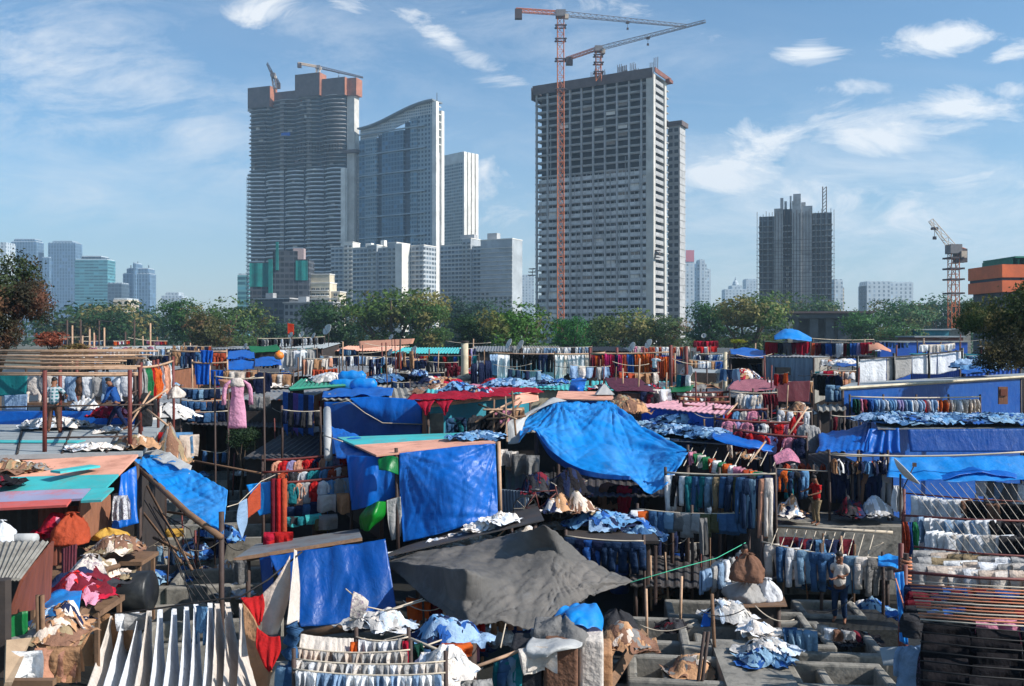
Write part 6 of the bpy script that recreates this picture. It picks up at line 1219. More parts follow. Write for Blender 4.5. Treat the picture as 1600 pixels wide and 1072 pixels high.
FILL = [(560, 645, 34, 40, 4.2, "tin", "low tin lean-to under the dark denim line"), (430, 690, 33, 40, 3.4, "darktin", "dark lean-to under the purple blue hangings"), (840, 640, 33, 36, 4.4, "asbestos", "pale sheet lean-to behind the big blue tarp's ridge"), (1060, 655, 35, 40, 4.4, "darktin", "dark lean-to between the pink roof and the rag racks"), (1240, 640, 34, 40, 4.0, "darktin", "dark roof under the maroon hanging"), (1310, 700, 29, 34, 3.6, "darktin", "dark roof under the swept blue tarp"), (1200, 600, 46, 52, 4.8, "tin", "tin roof below the metal shed's front"), (1080, 600, 46, 52, 5.0, "tin", "tin roof before the beige shuttered wall"), (690, 595, 48, 54, 5.2, "darktin", "dark roof under the chimney pipe"), (590, 600, 46, 52, 5.0, "asbestos", "pale roof left of the dark denim line"), (420, 600, 44, 52, 4.8, "tin", "tin roof behind the dark coat"), (310, 610, 46, 54, 4.2, "darktin", "dark roof below the big blue cloths"), (240, 600, 44, 52, 4.6, "tin", "tin roof right of the bamboo canopy"), (1460, 610, 46, 54, 5.0, "tin", "tin roof hidden behind the white screen"), (880, 575, 62, 74, 5.3, "tin", "tin roof behind the bright white row"), (640, 572, 64, 76, 5.3, "asbestos", "pale roof under the navy shirt line"), (500, 580, 60, 72, 5.2, "tin", "tin roof under the rust towels"), (1120, 572, 64, 76, 5.2, "darktin", "dark roof under the shirts by the white post"), (1330, 566, 62, 72, 5.4, "asbestos", "pale roof below the mixed row"), (380, 566, 62, 72, 5.2, "darktin", "dark roof below the upper blue tarps"), (190, 566, 66, 76, 5.2, "tin", "tin roof under the far left trousers"), (780, 566, 66, 78, 5.4, "tin", "tin roof under the far edge on dishes"), (1000, 572, 66, 78, 5.3, "asbestos", "pale roof behind the orange cloths")]
for px, py, D0, D1, z, rf, lb in FILL:
    wd = 45 / F * D0 * 1.3; x = (px - CX) / F * D0; r_ = rnd.uniform(-.3, .3)
    shack("lean_to", lb, "shed", [Vector((x - wd, D0 + .3 + r_, z - .15)), Vector((x + wd, D0 + .3 - r_, z - .1)), Vector((x + wd, D1, z + .1)), Vector((x - wd, D1, z + .15))], rf, [("f", "darkwall"), ("l", "darkwall"), ("r", "brown")], 0, corr=.03, group="lean-to sheds in the yards", posts=False)
FH = [(560, 600, 5.1, "mixed"), (600, 596, 5.2, "denim"), (1200, 606, 4.9, "white"), (1085, 608, 5.1, "beige"), (690, 600, 5.3, "mixed"), (430, 606, 4.9, "white"), (250, 604, 4.7, "denim"), (330, 615, 4.3, "dark"), (1240, 648, 4.1, "mixed"), (1070, 660, 4.5, "denim"), (880, 570, 5.5, "white"), (640, 566, 5.5, "mixed"), (500, 574, 5.4, "white"), (1120, 566, 5.4, "mixed"), (1330, 562, 5.6, "blue"), (380, 562, 5.4, "beige"), (190, 560, 5.4, "white"), (1010, 566, 5.5, "white"), (585, 645, 4.3, "dark")]
FHL = ["left of the dark denim line", "before the dark denim line's left post", "below the metal shed's front", "before the beige shuttered wall", "at the chimney pipe's left foot", "behind the dark coat", "right of the canopy's end", "below the big blue cloths", "under the maroon hanging", "left of the jeans covered roof's front", "behind the bright white row", "under the navy shirt line", "under the rust towels", "under the shirts by the white post", "below the mixed row at right", "below the upper blue tarps", "under the far left trousers", "behind the orange cloths", "low behind the deep blue wall"]
for (px, py, z, k), lb in zip(FH, FHL): heap(WZ(px, py, z), (2.4, 1.6, .36), k, f"{k} washing heap on a tin roof " + lb, px)
XR = [(545, 560, 556, 640, 558, 70, "towel", ["white", "pale blue", "navy", "off-white"], .5, "far line below the salmon fascia"), (560, 585, 572, 615, 574, 56, "cloth", ["light denim", "white", "navy", "teal"], .7, "line right of the rust towels"), (662, 668, 565, 716, 566, 60, "trousers", ["charcoal", "maroon", "navy"], 1, "line under the colourful towels"),
 (790, 800, 543, 925, 542, 78, "trousers", ["white", "charcoal", "light grey", "pale blue"], .8, "far line behind the bright white row"), (930, 985, 541, 1078, 542, 78, "trousers", ["off-white", "pink", "white", "rust"], .8, "far line above the orange cloths"), (1052, 1076, 562, 1132, 564, 55, "cloth", ["white", "blue", "light denim", "tan"], .7, "line above the shuttered wall"),
 (1300, 1200, 594, 1270, 596, 44, "cloth", ["charcoal", "white", "maroon", "tan"], .7, "line under the metal shed's hatch"), (1310, 1265, 560, 1335, 561, 58, "cloth", ["white", "off-white", "peach", "light blue"], .6, "line below the mixed row at right"), (1505, 1508, 556, 1580, 554, 60, "trousers", ["white", "light blue", "navy"], .8, "line by the right hand tree"),
 (160, 165, 546, 258, 545, 76, "towel", ["white", "light grey", "pale blue"], .6, "far left line by the pale shed"), (265, 270, 540, 330, 541, 80, "trousers", ["white", "navy", "tan", "rust"], .8, "far line under the small reddish tree"), (240, 230, 560, 262, 588, 46, "trousers", ["white", "light denim", "red"], .9, "line sloping behind the canopy's end"),
 (450, 500, 556, 560, 556, 66, "trousers", ["white", "light denim", "navy"], .8, "line left of the far salmon fascia"), (610, 612, 596, 640, 597, 46, "jeans", ["navy", "dark denim"], .8, "short line below the bright blue heap"), (1180, 1215, 640, 1268, 643, 34, "trousers", ["red", "white", "maroon", "peach"], .8, "line under the wide maroon hanging"), (420, 440, 640, 500, 642, 33, "folded_jeans", ["charcoal", "navy", "grey"], .8, "dim line before the purple blue hangings")]
for _, x0, y0, x1, y1, D, kd, cc, wv, ds in XR:
    a, b = line_of(x0, y0, D, x1, y1, D); row(a, b, kd, cc, "on the " + ds, width=wv * .8, length={"trousers": .8, "towel": .7, "cloth": .5}.get(kd)); rack(a, b, a.z - 2.2, ds.replace("line", "drying line", 1), 3 if b.x - a.x > 3 else 2)
zd = 5.0
q = [WZ(-60, 712, zd), WZ(222, 706, zd), WZ(262, 652, zd), WZ(-60, 655, zd)]
t = shack("roof_deck_house", "house with flat grey roof deck where two people sort washing", "house", q, "greyroof", [("f", "darkwall"), ("r", "darkwall")], 0, corr=0, t=.12, inset=.15)
m = MB(); c = WZ(30, 690, zd + .02); m.box(c + Vector((-.6, 0, 0)), (4.6, .5, .02)); m.build("teal_patch", M["turq"], t)
for i in range(3):
    m = MB(); a = q[0].lerp(q[1], .3 + .25 * i); b = q[3].lerp(q[2], .3 + .25 * i); m.beam(a + Vz(.015), b + Vz(.015), .05); m.build("rail_shadow", M["darkwall"], t)  # dark lines painting the canopy rails' shadows onto the deck
t = thing("bamboo_canopy", "bamboo canopy with rows of tan poles over the left roof deck", "canopy", WZ(60, 690, zd))
zc = 6.95
def zcan(D): return zc + (D - 22.7) * .034
def cp(px, D): return Vector(((px - CX) / F * D, D, zc))
for k in range(11):
    D = 23.8 + k * .88; x0 = (-60 - CX) / F * D; x1 = (218 + .9 * k - CX) / F * D + rnd.uniform(-.4, .3); m = MB()
    E0 = Vector((x0, D + rnd.uniform(-.7, .7), zcan(D) + .05 + rnd.uniform(-.02, .06))); E1 = Vector((x1, D + rnd.uniform(-.7, .7), zcan(D) + .05 + rnd.uniform(-.02, .06))); m.tube([E0, E0.lerp(E1, .5) - Vz(.02), E1], rnd.uniform(.02, .036), 6); m.build("bamboo_pole", M[("bamboo", "bamboo", "wood")[k % 3]], t, smooth=True)
for px, D0, D1 in [(70, 22.6, 32), (205, 22.8, 32), (-20, 22.6, 32), (140, 23, 32)]:
    m = MB(); m.tube([((px - CX) / F * 22.7, D0, zc - .05), ((px + 16 - CX) / F * D1, D1, zcan(D1) - .05)], .045, 6); m.build("cross_pole", M["pole"], t, smooth=True)
for k in range(2):
    D = 22.9 + k * .3; m = MB(); m.tube([((-60 - CX) / F * D, D, zc - .03 + .03 * k), ((215 - CX) / F * D, D, zc - .04 + .03 * k)], .028, 6); m.build("front_rail", M["bamboo"], t, smooth=True)
for px, py in [(70, 706), (203, 703), (94, 676), (219, 679), (-5, 690), (240, 655), (120, 655)]:
    p = WZ(px, py, zd); m = MB(); m.tube([(p.x, p.y, zd), (p.x, p.y, zc + .1)], .055, 7); m.build("post", M["iron"], t, smooth=True)
for (a, b, z) in [((70, 706), (203, 703), 5.35), ((-5, 690), (240, 684), 5.95), ((203, 703), (219, 679), 5.4), ((203, 690), (240, 655), 6.3)]:
    p, r_ = WZ(*a, zd), WZ(*b, zd); m = MB(); m.tube([(p.x, p.y, z), (r_.x, r_.y, z)], .025, 5); m.build("guard_rail", M["pole"], t, smooth=True)
ZB = 30.2
row(W(44, 584, ZB), W(205, 588, ZB), "hem_shirt", ["white", "off-white", "pale blue", "light grey", "white", "brown"], "behind the people under the bamboo canopy", n=11, width=.85, length=1.05)
rack(W(40, 583, ZB), W(210, 587, ZB), zd, "line of white cloths under the bamboo canopy", 2)
tarp("net_screen", "teal net screen at the back of the bamboo canopy", "screen", quadrows([W(-40, 585, 29.5), W(43, 586, 29.5), W(41, 618, 29.5), W(-40, 620, 29.5)]), "tarp_teal", nu=16, nv=10, wr=.05)
tarp("hanging_cloth", "wide white sheet below the teal net screen", "cloth", quadrows([W(6, 618, 29.2), W(43, 616, 29.2), W(42, 641, 29.2), W(8, 640, 29.2)]), "cloth", color=C["pale blue"], nu=14, nv=10, wr=.05)  # white sheet; bluish canopy shade is put into its colour
m = MB(); a, b = W(-40, 652, 29.6), W(215, 655, 29); m.box((a + b) / 2, ((b - a).length, .5, .45)); tag(m.build("wrapped_ledge", M["tarp"]), "blue tarp wrapped ledge behind the people on the roof deck", "ledge")
m = MB(); a, b = W(45, 630, 30.6), W(212, 630, 30.2); m.box((a + b) / 2, ((b - a).length, .8, .09)); tag(m.build("shelf_board", M["wood"]), "dark timber shelf board under the canopy's white cloths", "shelf")
heap(W(132, 640, 29.8), (1.0, .5, .35), "white", "small white heap on the ledge between the two people", 81); heap(WZ(86, 668, zd + .05), (2.1, 1.3, .3), "white", "flat white and blue heap at the plaid person's feet", 82, lump=.6)
heap(WZ(172, 652, zd + .3), (1.2, .6, .45), "red", "red bundle behind the person in blue", 83)
heap(WZ(150, 703, zd + .02), (1.3, .25, .1), "white", "white scraps along the roof deck's front edge", 84, lump=.6); heap(WZ(210, 700, zd + .02), (1.3, .4, .2), "beige", "pinkish scraps at the roof deck's front right corner", 85, lump=.6); heap(WZ(172, 675, zd + .02), (.5, .25, .08), "white", "tiny white scrap on the deck before the person in blue", 86)
row(W(222, 575, 27), W(268, 566, 29), "sheet", ["off-white", "print", "red", "orange", "white", "peach", "white"] if False else ["light grey", "green", "red", "orange", "white", "peach", "white"], "at the canopy's right end", n=10, width=.2, length=1.05, order=True)
rack(W(220, 574, 27), W(270, 564, 29), zd - 1, "leaning rail at the canopy's right end", 3, "iron", "bamboo", r_rail=.04)
o = row(W(216, 612, 26.2), W(233, 610, 26.2), "shirt", ["charcoal"], "hung on the canopy's right posts", n=1, length=1.1, width=1.0)
heap(WZ(256, 655, zd - .1), (2.2, 2.4, .6), "white", "big pale crumpled cover spilling off the roof deck's right corner", 87); bundle(W(274, 622, 28), .26, .4, "off-white", "round pale sack on top of the crumpled cover", 1)
for i, (a, b) in enumerate([((200, 650, 25), (262, 608, 26)), ((205, 660, 25), (235, 612, 26)), ((230, 640, 25.5), (262, 665, 24.5))]):
    m = MB(); m.tube([W(*a), W(*b)], .03, 5); tag(m.build("bamboo_stick", M["bamboo"], smooth=True), ["long stick leaning up", "short stick leaning up", "stick sloping down"][i] + " on the crumpled cover at the deck's corner", "stick")
heap(W(265, 725, 25.5), (.9, .9, 1.3), "beige", "cream and red rags hanging below the deck's corner", 88)
for k, cn in enumerate(["red", "white", "peach", "light blue", "cream"]):
    row(W(256 + k * 9, 672 + 4 * (k % 3), 26), W(266 + k * 9, 672 + 4 * (k % 3), 26), "cloth", [cn], "in the rags under the deck's right corner", n=1, length=.7)
q = [W(-60, 797, 18.2), W(140, 787, 18.2), W(216, 710, 22.3), W(-60, 714, 22.3)]
t = shack("lower_house", "brown walled house with sloping salmon and turquoise sheet roof at left", "house", q, None, [], 0, posts=False, strips=[(.55, 1.0, "salmon"), (.28, .548, "turq"), (.1, .278, "mauve", 0, .9), (0, .098, "redroof", 0, .82), (.06, .278, "turq", .905, 1.06)], corr=0, t=.05)
a = W(60, 762, 19.6); m = MB(); a, b = W(104, 752, 19.9), W(132, 733, 20.9); m.box((a + b) / 2 + Vz(.14), ((b - a).length * .35, (b - a).length, .05), rz=-.5); tag(m.build("loose_sheet", M["turq"]), "loose turquoise strip lying across the salmon roof", "sheet")
heap(W(26, 736, 21), (1.6, .5, .18), "beige", "peeling scrap on the salmon roof's left part", 89, name="scrap", cat="scrap", group="scraps on roofs"); heap(W(6, 757, 19.6), (.3, .3, .16), "dark", "small purple dark scrap on the turquoise roof", 90, name="scrap", cat="scrap", group="scraps on roofs")
zfl = 2.2
t = thing("workshop", "rust brown boarded workshop under the sloping left roof", "house", W(120, 830, 18.5))
def wallq(p, mm, name="wall"):
    m = MB(); P = [Vector(x) for x in p]; m.grid(lambda u, v: P[0].lerp(P[1], u).lerp(P[3].lerp(P[2], u), v) + Vector((0, .015 * math.sin(u * 40), 0)), 24, 2, thick=.04); return m.build(name, M[mm], t)
wallq([W(124, 776, 19.2), W(170, 773, 20.2), W(172, 838, 20.2), W(120, 842, 19.2)], "brown"); wallq([W(60, 795, 19.6), W(122, 790, 19.6), W(120, 890, 19.3), W(60, 900, 19.3)], "rust"); wallq([W(-40, 792, 20), W(60, 792, 20), W(60, 880, 20), W(-40, 880, 20)], "darkwall"); wallq([W(98, 858, 17.5), W(120, 850, 17.5), W(118, 900, 17.3), W(98, 905, 17.3)], "tarp_maroon", "curtain")
wallq([W(176, 772, 20.6), W(196, 768, 21), W(193, 812, 21), W(172, 818, 20.6)], "cream")
row(W(182, 770, 19.8), W(194, 770, 19.8), "sheet", ["white"], "with blue print at the workshop's right corner", n=1, width=.3, length=.55, matn="print")
bundle(W(112, 848, 18.5), .4, .6, "rust", "round rusty orange tied bundle at the workshop", 3); heap(W(90, 836, 18.9), (.7, .5, .6), "red", "dark red bundle left of the rusty orange one", 91)
bundle(W(170, 842, 19.2), .34, .24, "yellow", "flat yellow cushion like bundle on the workshop sill", 5, tie=False); heap(W(185, 862, 18.6), (1.0, .6, .3), "beige", "grey beige rags under the yellow bundle", 92)
bundle(W(137, 925, 16.4), .4, .66, "off-white", "printed cream sack standing by the workshop's lower wall", 7, mname="print"); heap(W(128, 920, 16.2), (1.1, .6, .28), "dark", "dark green heap at the printed sack's foot", 93); heap(W(128, 935, 15.6), (1.1, .7, .35), "red", "crimson heap below the printed sack", 94)
heap(W(164, 905, 17.4), (.55, .4, .45), "beige", "pale wood offcuts right of the printed sack", 95, name="offcuts", cat="wood"); m = MB(); m.tube([W(155, 893, 17), W(186, 884, 17.4)], .05, 6); tag(m.build("timber_pole", M["wood"], smooth=True), "short timber sticking out right of the printed sack", "pole")
q = [W(-40, 905, 12.4), W(30, 903, 12.6), W(74, 845, 14.6), W(-40, 847, 14.6)]
t2 = shack("hut", "lower left hut with grey corrugated roof and rust red ribbed wall", "hut", q, "asbestos", [], 0, posts=False, corr=.018, per=.1, t=.03)
t = t2
wallq([W(32, 905, 12.9), W(80, 846, 14.8), W(74, 948, 14.6), W(12, 960, 12.8)], "rust"); m = MB(); m.tube([W(6, 905, 12.4), W(6, 1080, 12.4)], .1, 7); m.build("post", M["darkwall"], t)
bundle(W(4, 846, 14.9), .2, .34, "white", "white sack at the corrugated hut roof's back edge", 8); m = MB(); m.tube([W(14, 842, 15), W(56, 842, 14.9)], .09, 10); tag(m.build("rolled_mat", M["tarp_white"], smooth=True), "pale rolled mat lying along the corrugated hut roof", "roll")
m = MB(); a, b, c, d = W(98, 1000, 13.8), W(112, 1010, 13.8), W(176, 878, 17.6), W(164, 880, 17.6); m.quad_slab([a, b, c, d], .08); tag(m.build("plank", M["wood"]), "pale timber plank running up to the printed sack", "plank")
tarp("plastic_cover", "blue and white plastic cover over rags at lower left", "cover", [[W(58, 938, 14.4), W(90, 920, 15), W(128, 922, 14.8)], [W(56, 958, 13.8), W(92, 946, 13.7), W(124, 948, 13.9)], [W(60, 966, 13.6), W(92, 962, 13.4), W(122, 958, 13.6)]], "tarp_light", nu=20, nv=14, wr=.12)
heap(W(90, 985, 13.6), (.75, .5, .42), "mixed", "striped and floral rag heap under the blue plastic cover", 96); heap(W(85, 1000, 13.2), (.8, .6, .3), "beige", "cream rag heap below the striped rags", 97)
m = MB(); a = [W(10, 1000, 12.2), W(50, 996, 12.6), W(20, 1066, 11.2), W(8, 1066, 11.2)]; m.quad_slab([a[3], a[2], a[1], a[0]], .05); tag(m.build("board", M["cardboard"]), "tan board leaning in the lower left corner", "board")
row(W(30, 1010, 12), W(50, 1010, 12), "cloth", ["white"], "beside the leaning tan board", n=1, length=.4); row(W(74, 1008, 12.6), W(104, 1006, 12.6), "cloth", ["peach", "rust", "tan"], "under the rag heaps at lower left", n=3, length=.5)
for i, px in enumerate([59, 66, 98]):
    m = MB(); m.tube([W(px, 930 + 60 * (i == 2), 13), W(px + 2, 1060, 13)], .035, 6); tag(m.build("prop", M["wood"], smooth=True), ["left", "middle", "right"][i] + " thin prop under the lower left rags", "post")
tarp("green_sheet", "dark green sheet behind the leaning board", "sheet", quadrows([W(10, 960, 13), W(44, 955, 13.2), W(44, 998, 13.2), W(10, 1000, 13)]), "tarp_green", nu=8, nv=6)
m = MB(); m.box(W(25, 1066, 11.5), (1.0, .1, .08)); tag(m.build("plank", M["wood"]), "timber rail at the bottom left edge", "plank")
for c_, s_, lb in [(W(180, 868, 18.9), (1.5, .9, .08), "rough plank shelf under the yellow bundle"), (W(132, 942, 16.2), (1.0, 1.1, .1), "rough plank shelf under the printed sack"), (W(104, 890, 18.6), (1.2, .8, .08), "dark plank shelf under the rusty orange bundle")]:
    m = MB(); m.box(c_ - Vz(.06), s_); [m.box(c_ - Vz(.8) + Vector((sx * s_[0] * .44, sy * s_[1] * .4, 0)), (.07, .07, 1.35)) for sx in (-1, 1) for sy in (-1, 1)]; tag(m.build("shelf", M["wood"]), lb, "shelf")
m = MB(); a, b = W(164, 928, 17.6), W(238, 923, 17.6); m.tube([a, a.lerp(b, .04), a.lerp(b, .96), b], [.34, .4, .4, .34], 20); tag(m.build("boiler_drum", M["blackplastic"], smooth=True), "big dark drum lying behind the plank at left", "drum")
t = tarp("awning_tarp", "bright blue awning tarp sloping down from the salmon roof's corner", "awning", [[W(240, 703, 23.5), W(270, 716, 22.5), W(310, 738, 21.4), W(356, 766, 20.4)], [W(222, 712, 22.8), W(258, 738, 21.6), W(305, 768, 20.4), W(353, 792, 19.7)], [W(208, 716, 22.2), W(246, 752, 20.9), W(295, 798, 19.6), W(349, 836, 18.9)]], "tarp_light", "blue tarps over the yards", nu=56, nv=36, wr=.1, folds=.03, fk=2, rad=[(W(225, 708, 23), .14, 24, 1.6), (W(350, 800, 19.6), .1, 22, 1.4), (W(300, 735, 21.5), .07, 18, 1.2)])
m = MB(); m.tube([W(206, 722, 22.2), W(246, 757, 20.9), W(295, 803, 19.5), W(346, 840, 18.8)], .07, 6); tag(m.build("awning_beam", M["wood"], smooth=True), "brown beam along the blue awning's lower edge", "beam")
tarp("awning_tarp", "rolled white and blue top edge of the awning by the deck", "tarp", [[W(222, 702, 24), W(262, 706, 23), W(300, 728, 22)], [W(214, 712, 23.2), W(255, 722, 22.3), W(296, 740, 21.4)]], "tarp_white", nu=22, nv=10, wr=.1)
tarp("hanging_tarp", "blue tarp hanging straight down at the salmon roof's corner", "tarp", quadrows([W(190, 742, 20.4), W(212, 728, 21), W(214, 818, 20.4), W(178, 828, 19.9)]), "tarp", "blue tarps over the yards", nu=20, nv=20, folds=.1, fk=2, wr=.08)
for i, (px, lb) in enumerate([(346, "post carrying the awning's low corner"), (214, "post at the salmon roof's corner")]):
    D = 19 if i == 0 else 21.5; a = W(px, 800 if i == 0 else 725, D); m = MB(); m.tube([(a.x, a.y, 0), a], .06, 6); tag(m.build("post", M["pole"], smooth=True), lb, "post")
for i in range(6):
    p = [W(226 + i * 7, 782 + i * 5, 21), W(252 + i * 9, 826 + (i * 37 % 23), 20.5), W(276 + i * 8, 872 + (i * 29 % 31), 20), W(300 + i * 13, 940 + i * 4, 19)]; rope(p, f"{ORD[i]} dark cable from the left in the tangle under the awning", "rope_dark", .012, group="cables under the awning", cat="cable", name="cable")
tarp("hanging_cloth", "pale blue cloth hanging in front of the small brown one", "cloth", [[W(374, 786, 22), W(386, 779, 22.4)], [W(370, 812, 22), W(387, 812, 22.4)], [W(378, 842, 22), W(382, 830, 22.3)]], "cloth", color=C["pale blue"], nu=10, nv=14, wr=.05)
tarp("hanging_cloth", "brown cloth pegged to the sloping line right of the awning", "cloth", [[W(387, 780, 22.4), W(407, 755, 23)], [W(387, 810, 22.4), W(407, 795, 23)]], "cloth", color=C["rust"], nu=10, nv=12, wr=.05)
tarp("blue_tarp", "blue tarp scrap behind the brown hanging cloth", "tarp", quadrows([W(384, 758, 24), W(425, 752, 24), W(425, 802, 24), W(405, 806, 24)]), "tarp_light", "blue tarps over the yards", nu=14, nv=12, wr=.12)
rope([W(355, 792, 21), W(372, 787, 22), W(408, 752, 23), W(430, 742, 24)], "sloping line holding the pale blue and brown cloths", "rope", .01)
mixc = ["lilac", "pink", "rust", "orange", "brown", "teal", "white", "light grey", "red", "off-white", "charcoal", "light blue", "light grey"]
for i, (y, D, nm, cc, ln) in enumerate([(716, 27, "top", ["off-white", "peach", "red", "white", "light denim", "navy", "lilac"], .55), (735, 26, "middle", mixc, .62), (752, 25.4, "lower", ["lilac", "charcoal", "orange", "brown", "teal", "peach", "light grey", "red", "white", "charcoal", "light blue", "light grey", "pale blue"], .72)]):
    row(W(414 if i else 430, y + 4, D), W(546, y - 8, D + .6), "shirt", cc, f"on the {nm} rail left of the turquoise roof", spacing=.2, length=ln, edge=False, width=.62, order=(i == 2)); rack(W(410, y + 3, D), W(548, y - 9, D + .6), 1.2, f"{nm} dark rail of shirts left of the turquoise roof", 2, "pole", "iron", r_rail=.04)
row(W(496, 769, 25), W(524, 768, 25), "towel", ["light grey"], "below the shirt rails left of the turquoise roof", n=1, width=.74, length=.5); row(W(525, 768, 25), W(545, 766, 25), "towel", ["tan"], "below the shirt rails left of the turquoise roof", n=1, width=.54, length=.56)
row(W(440, 792, 25.5), W(498, 782, 25.5), "folded_jeans", ["dark denim", "mid denim", "navy"], "under the shirt rails by the red posts", n=5, length=.4); row(W(440, 806, 24.5), W(495, 802, 24.5), "cloth", ["turquoise", "teal", "charcoal", "turquoise"], "on the low turquoise row by the red posts", n=5, length=.28); row(W(495, 803, 24.6), W(520, 800, 24.6), "cloth", ["grey", "olive"], "limp under the light grey towel", n=2, length=.4)
for i, (px, cn) in enumerate([(427, "maroon"), (436, "red"), (444, "rust")]):
    p = W(px, 748, 24); m = MB(); m.tube([(p.x, p.y, 1.6), (p.x, p.y, p.z)], .075, 8); tag(m.build("wrapped_post", M["cloth"], smooth=True, color=C[cn]), f"{['left', 'middle', 'right'][i]} cloth wrapped post with {cn} rags by the shirt rails", "post", "cloth wrapped posts")
row(W(424, 830, 23.6), W(448, 828, 23.6), "cloth", ["crimson", "red"], "at the foot of the cloth wrapped posts", n=3, length=.45)
q = [W(366, 872, 21.2), W(566, 840, 22), W(560, 826, 24.5), W(400, 850, 24)]
t = shack("low_shed", "low shed with pale plank eave over the lower blue tarp wall", "shed", q, "tin", [], 0, corr=0, posts=True, fascia="wood", inset=.4)
row(W(368, 872, 21.1), W(384, 870, 21.1), "towel", ["grey"], "at the left end of the pale plank eave", n=1, width=.45, length=.62)
tarp("wall_tarp", "lower deep blue tarp wall below the pale plank eave", "tarp", quadrows([W(420, 868, 20.6), W(602, 842, 20.9), W(622, 968, 20), W(470, 980, 19.6)]), "tarp_dark", "blue tarps over the yards", nu=34, nv=22, wr=.12)
tarp("wall_tarp", "narrow blue tarp flap at the left end of the lower blue wall", "tarp", quadrows([W(405, 872, 21.2), W(424, 868, 21), W(428, 915, 20.6), W(412, 930, 20.8)]), "tarp_dark", "blue tarps over the yards", nu=10, nv=10)
m = MB(); m.tube([W(470, 992, 19.2), W(560, 976, 19.4), W(622, 968, 19.6)], .1, 6); tag(m.build("timber_pole", M["wood"], smooth=True), "timber pole along the foot of the lower blue wall", "pole")
a, b, c, d = W(588, 711, 24.0), W(776, 691, 24.6), W(722, 676, 28.6), W(527, 683, 28.2)
shack("hut", "hut with turquoise and salmon flat roof and blue tarp front at centre", "hut", [a, b, c, d], None, [("b", "darkwall"), ("l", "darkwall")], 2.3, strips=[(0, .52, "salmon"), (.525, 1, "turq")], corr=0, t=.05, inset=.3)
heap(W(748, 686, 26), (1.6, .8, .16), "pale denim", "crumpled grey plastic on the turquoise roof's right end", 101)
tarp("wall_tarp", "large glossy blue tarp front under the salmon roof at centre", "tarp", [[W(624, 708, 24.0), W(675, 702, 24.1), W(730, 696, 24.3), W(774, 693, 24.5)], [W(624, 750, 23.9), W(676, 745, 23.7), W(728, 740, 23.8), W(776, 738, 24.3)], [W(626, 800, 23.8), W(678, 794, 23.6), W(730, 780, 23.7), W(777, 772, 24.2)], [W(630, 847, 23.6), W(680, 836, 23.5), W(732, 820, 23.6), W(778, 805, 24.0)]], "tarp", "blue tarps over the yards", nu=60, nv=46, wr=.09, ws=.8, rad=[(W(626, 705, 24), .12, 24, 1.2), (W(776, 692, 24.5), .12, 26, 1.4), (W(680, 700, 24.1), .06, 20, .8), (W(778, 806, 24), .08, 20, 1.0), (W(630, 846, 23.6), .06, 18, .9)])
tarp("wall_tarp", "shorter blue tarp flap left of the large glossy one", "tarp", [[W(540, 712, 24.8), W(580, 713, 24.4), W(622, 709, 24.2)], [W(545, 750, 24.6), W(582, 750, 24), W(621, 745, 24.1)], [W(548, 798, 24.6), W(575, 792, 24.0), W(618, 776, 24.2)]], "tarp", "blue tarps over the yards", nu=30, nv=26, wr=.1, folds=.06, fk=2)
tarp("wall_tarp", "upper blue tarp behind the turquoise roof's left corner", "tarp", quadrows([W(516, 664, 30), W(560, 680, 28.6), W(590, 712, 24.6), W(526, 716, 26)]), "tarp", "blue tarps over the yards", nu=20, nv=16, wr=.12)
m = MB(); m.tube([W(511, 640, 31), W(513, 715, 27)], .13, 8); tag(m.build("wrapped_post", M["tarp_white"], smooth=True), "pale plastic wrapped post left of the turquoise roof", "post"); rope([W(505, 680, 28), W(535, 690, 27)], "short cord round the plastic wrapped post", "rope", .02)
tarp("bag", "shiny green plastic sheet tucked under the salmon roof's corner", "bag", [[W(590, 718, 23.9), W(608, 712, 23.8), W(622, 715, 23.8)], [W(592, 734, 23.7), W(606, 736, 23.5), W(622, 742, 23.8)]], "tarp_green", nu=14, nv=10, wr=.1)
tarp("plastic_bag", "bright green plastic bag hanging below the shorter blue flap", "bag", [[W(574, 792, 23.9), W(590, 784, 23.6), W(602, 784, 23.8)], [W(562, 808, 23.8), W(582, 806, 23.3), W(601, 806, 23.8)], [W(564, 826, 23.8), W(574, 830, 23.5), W(582, 822, 23.8)]], mat("bright_green_plastic", lin((20, 132, 40)), .3, bump=.6, bscale=4, transl=.25), nu=24, nv=20, wr=.12, ws=3)
tarp("hanging_cloth", "grey white cloth hanging between the two blue tarps", "cloth", [[W(604, 782, 23.8), W(626, 776, 23.8)], [W(606, 815, 23.7), W(628, 815, 23.8)], [W(612, 845, 23.7), W(626, 838, 23.8)]], "cloth", color=C["light grey"], nu=12, nv=16, folds=.04, fk=2)
m = MB(); m.tube([W(619, 700, 24.2), W(622, 860, 23.6)], .05, 6); tag(m.build("post", M["pole"], smooth=True), "post between the two centre blue tarps", "post"); m = MB(); m.tube([W(779, 690, 24.6), W(782, 810, 24.2)], .055, 6); tag(m.build("post", M["bamboo"], smooth=True), "bamboo post at the glossy tarp's right edge", "post")
q = [W(590, 872, 22.0), W(850, 812, 22.6), W(838, 786, 25), W(640, 850, 24)]
shack("low_roof", "dark flat roof patched with rags between the blue hut and the grey tent", "shed", q, "darktin", [], 0, corr=0, posts=True)
for px, py, lb in [(752, 828, "white rag in the middle of the dark flat roof"), (790, 815, "white rag towards the dark flat roof's right end"), (735, 845, "grey scrap near the tent's lit fold"), (700, 852, "small white scrap low on the dark flat roof"), (620, 874, "pale scrap at the tent's left corner")]:
    heap(W(px, py, 23), (.75, .4, .14), "white", lb, px, lump=.8, name="rag", cat="rag", group="rags on the dark flat roof")
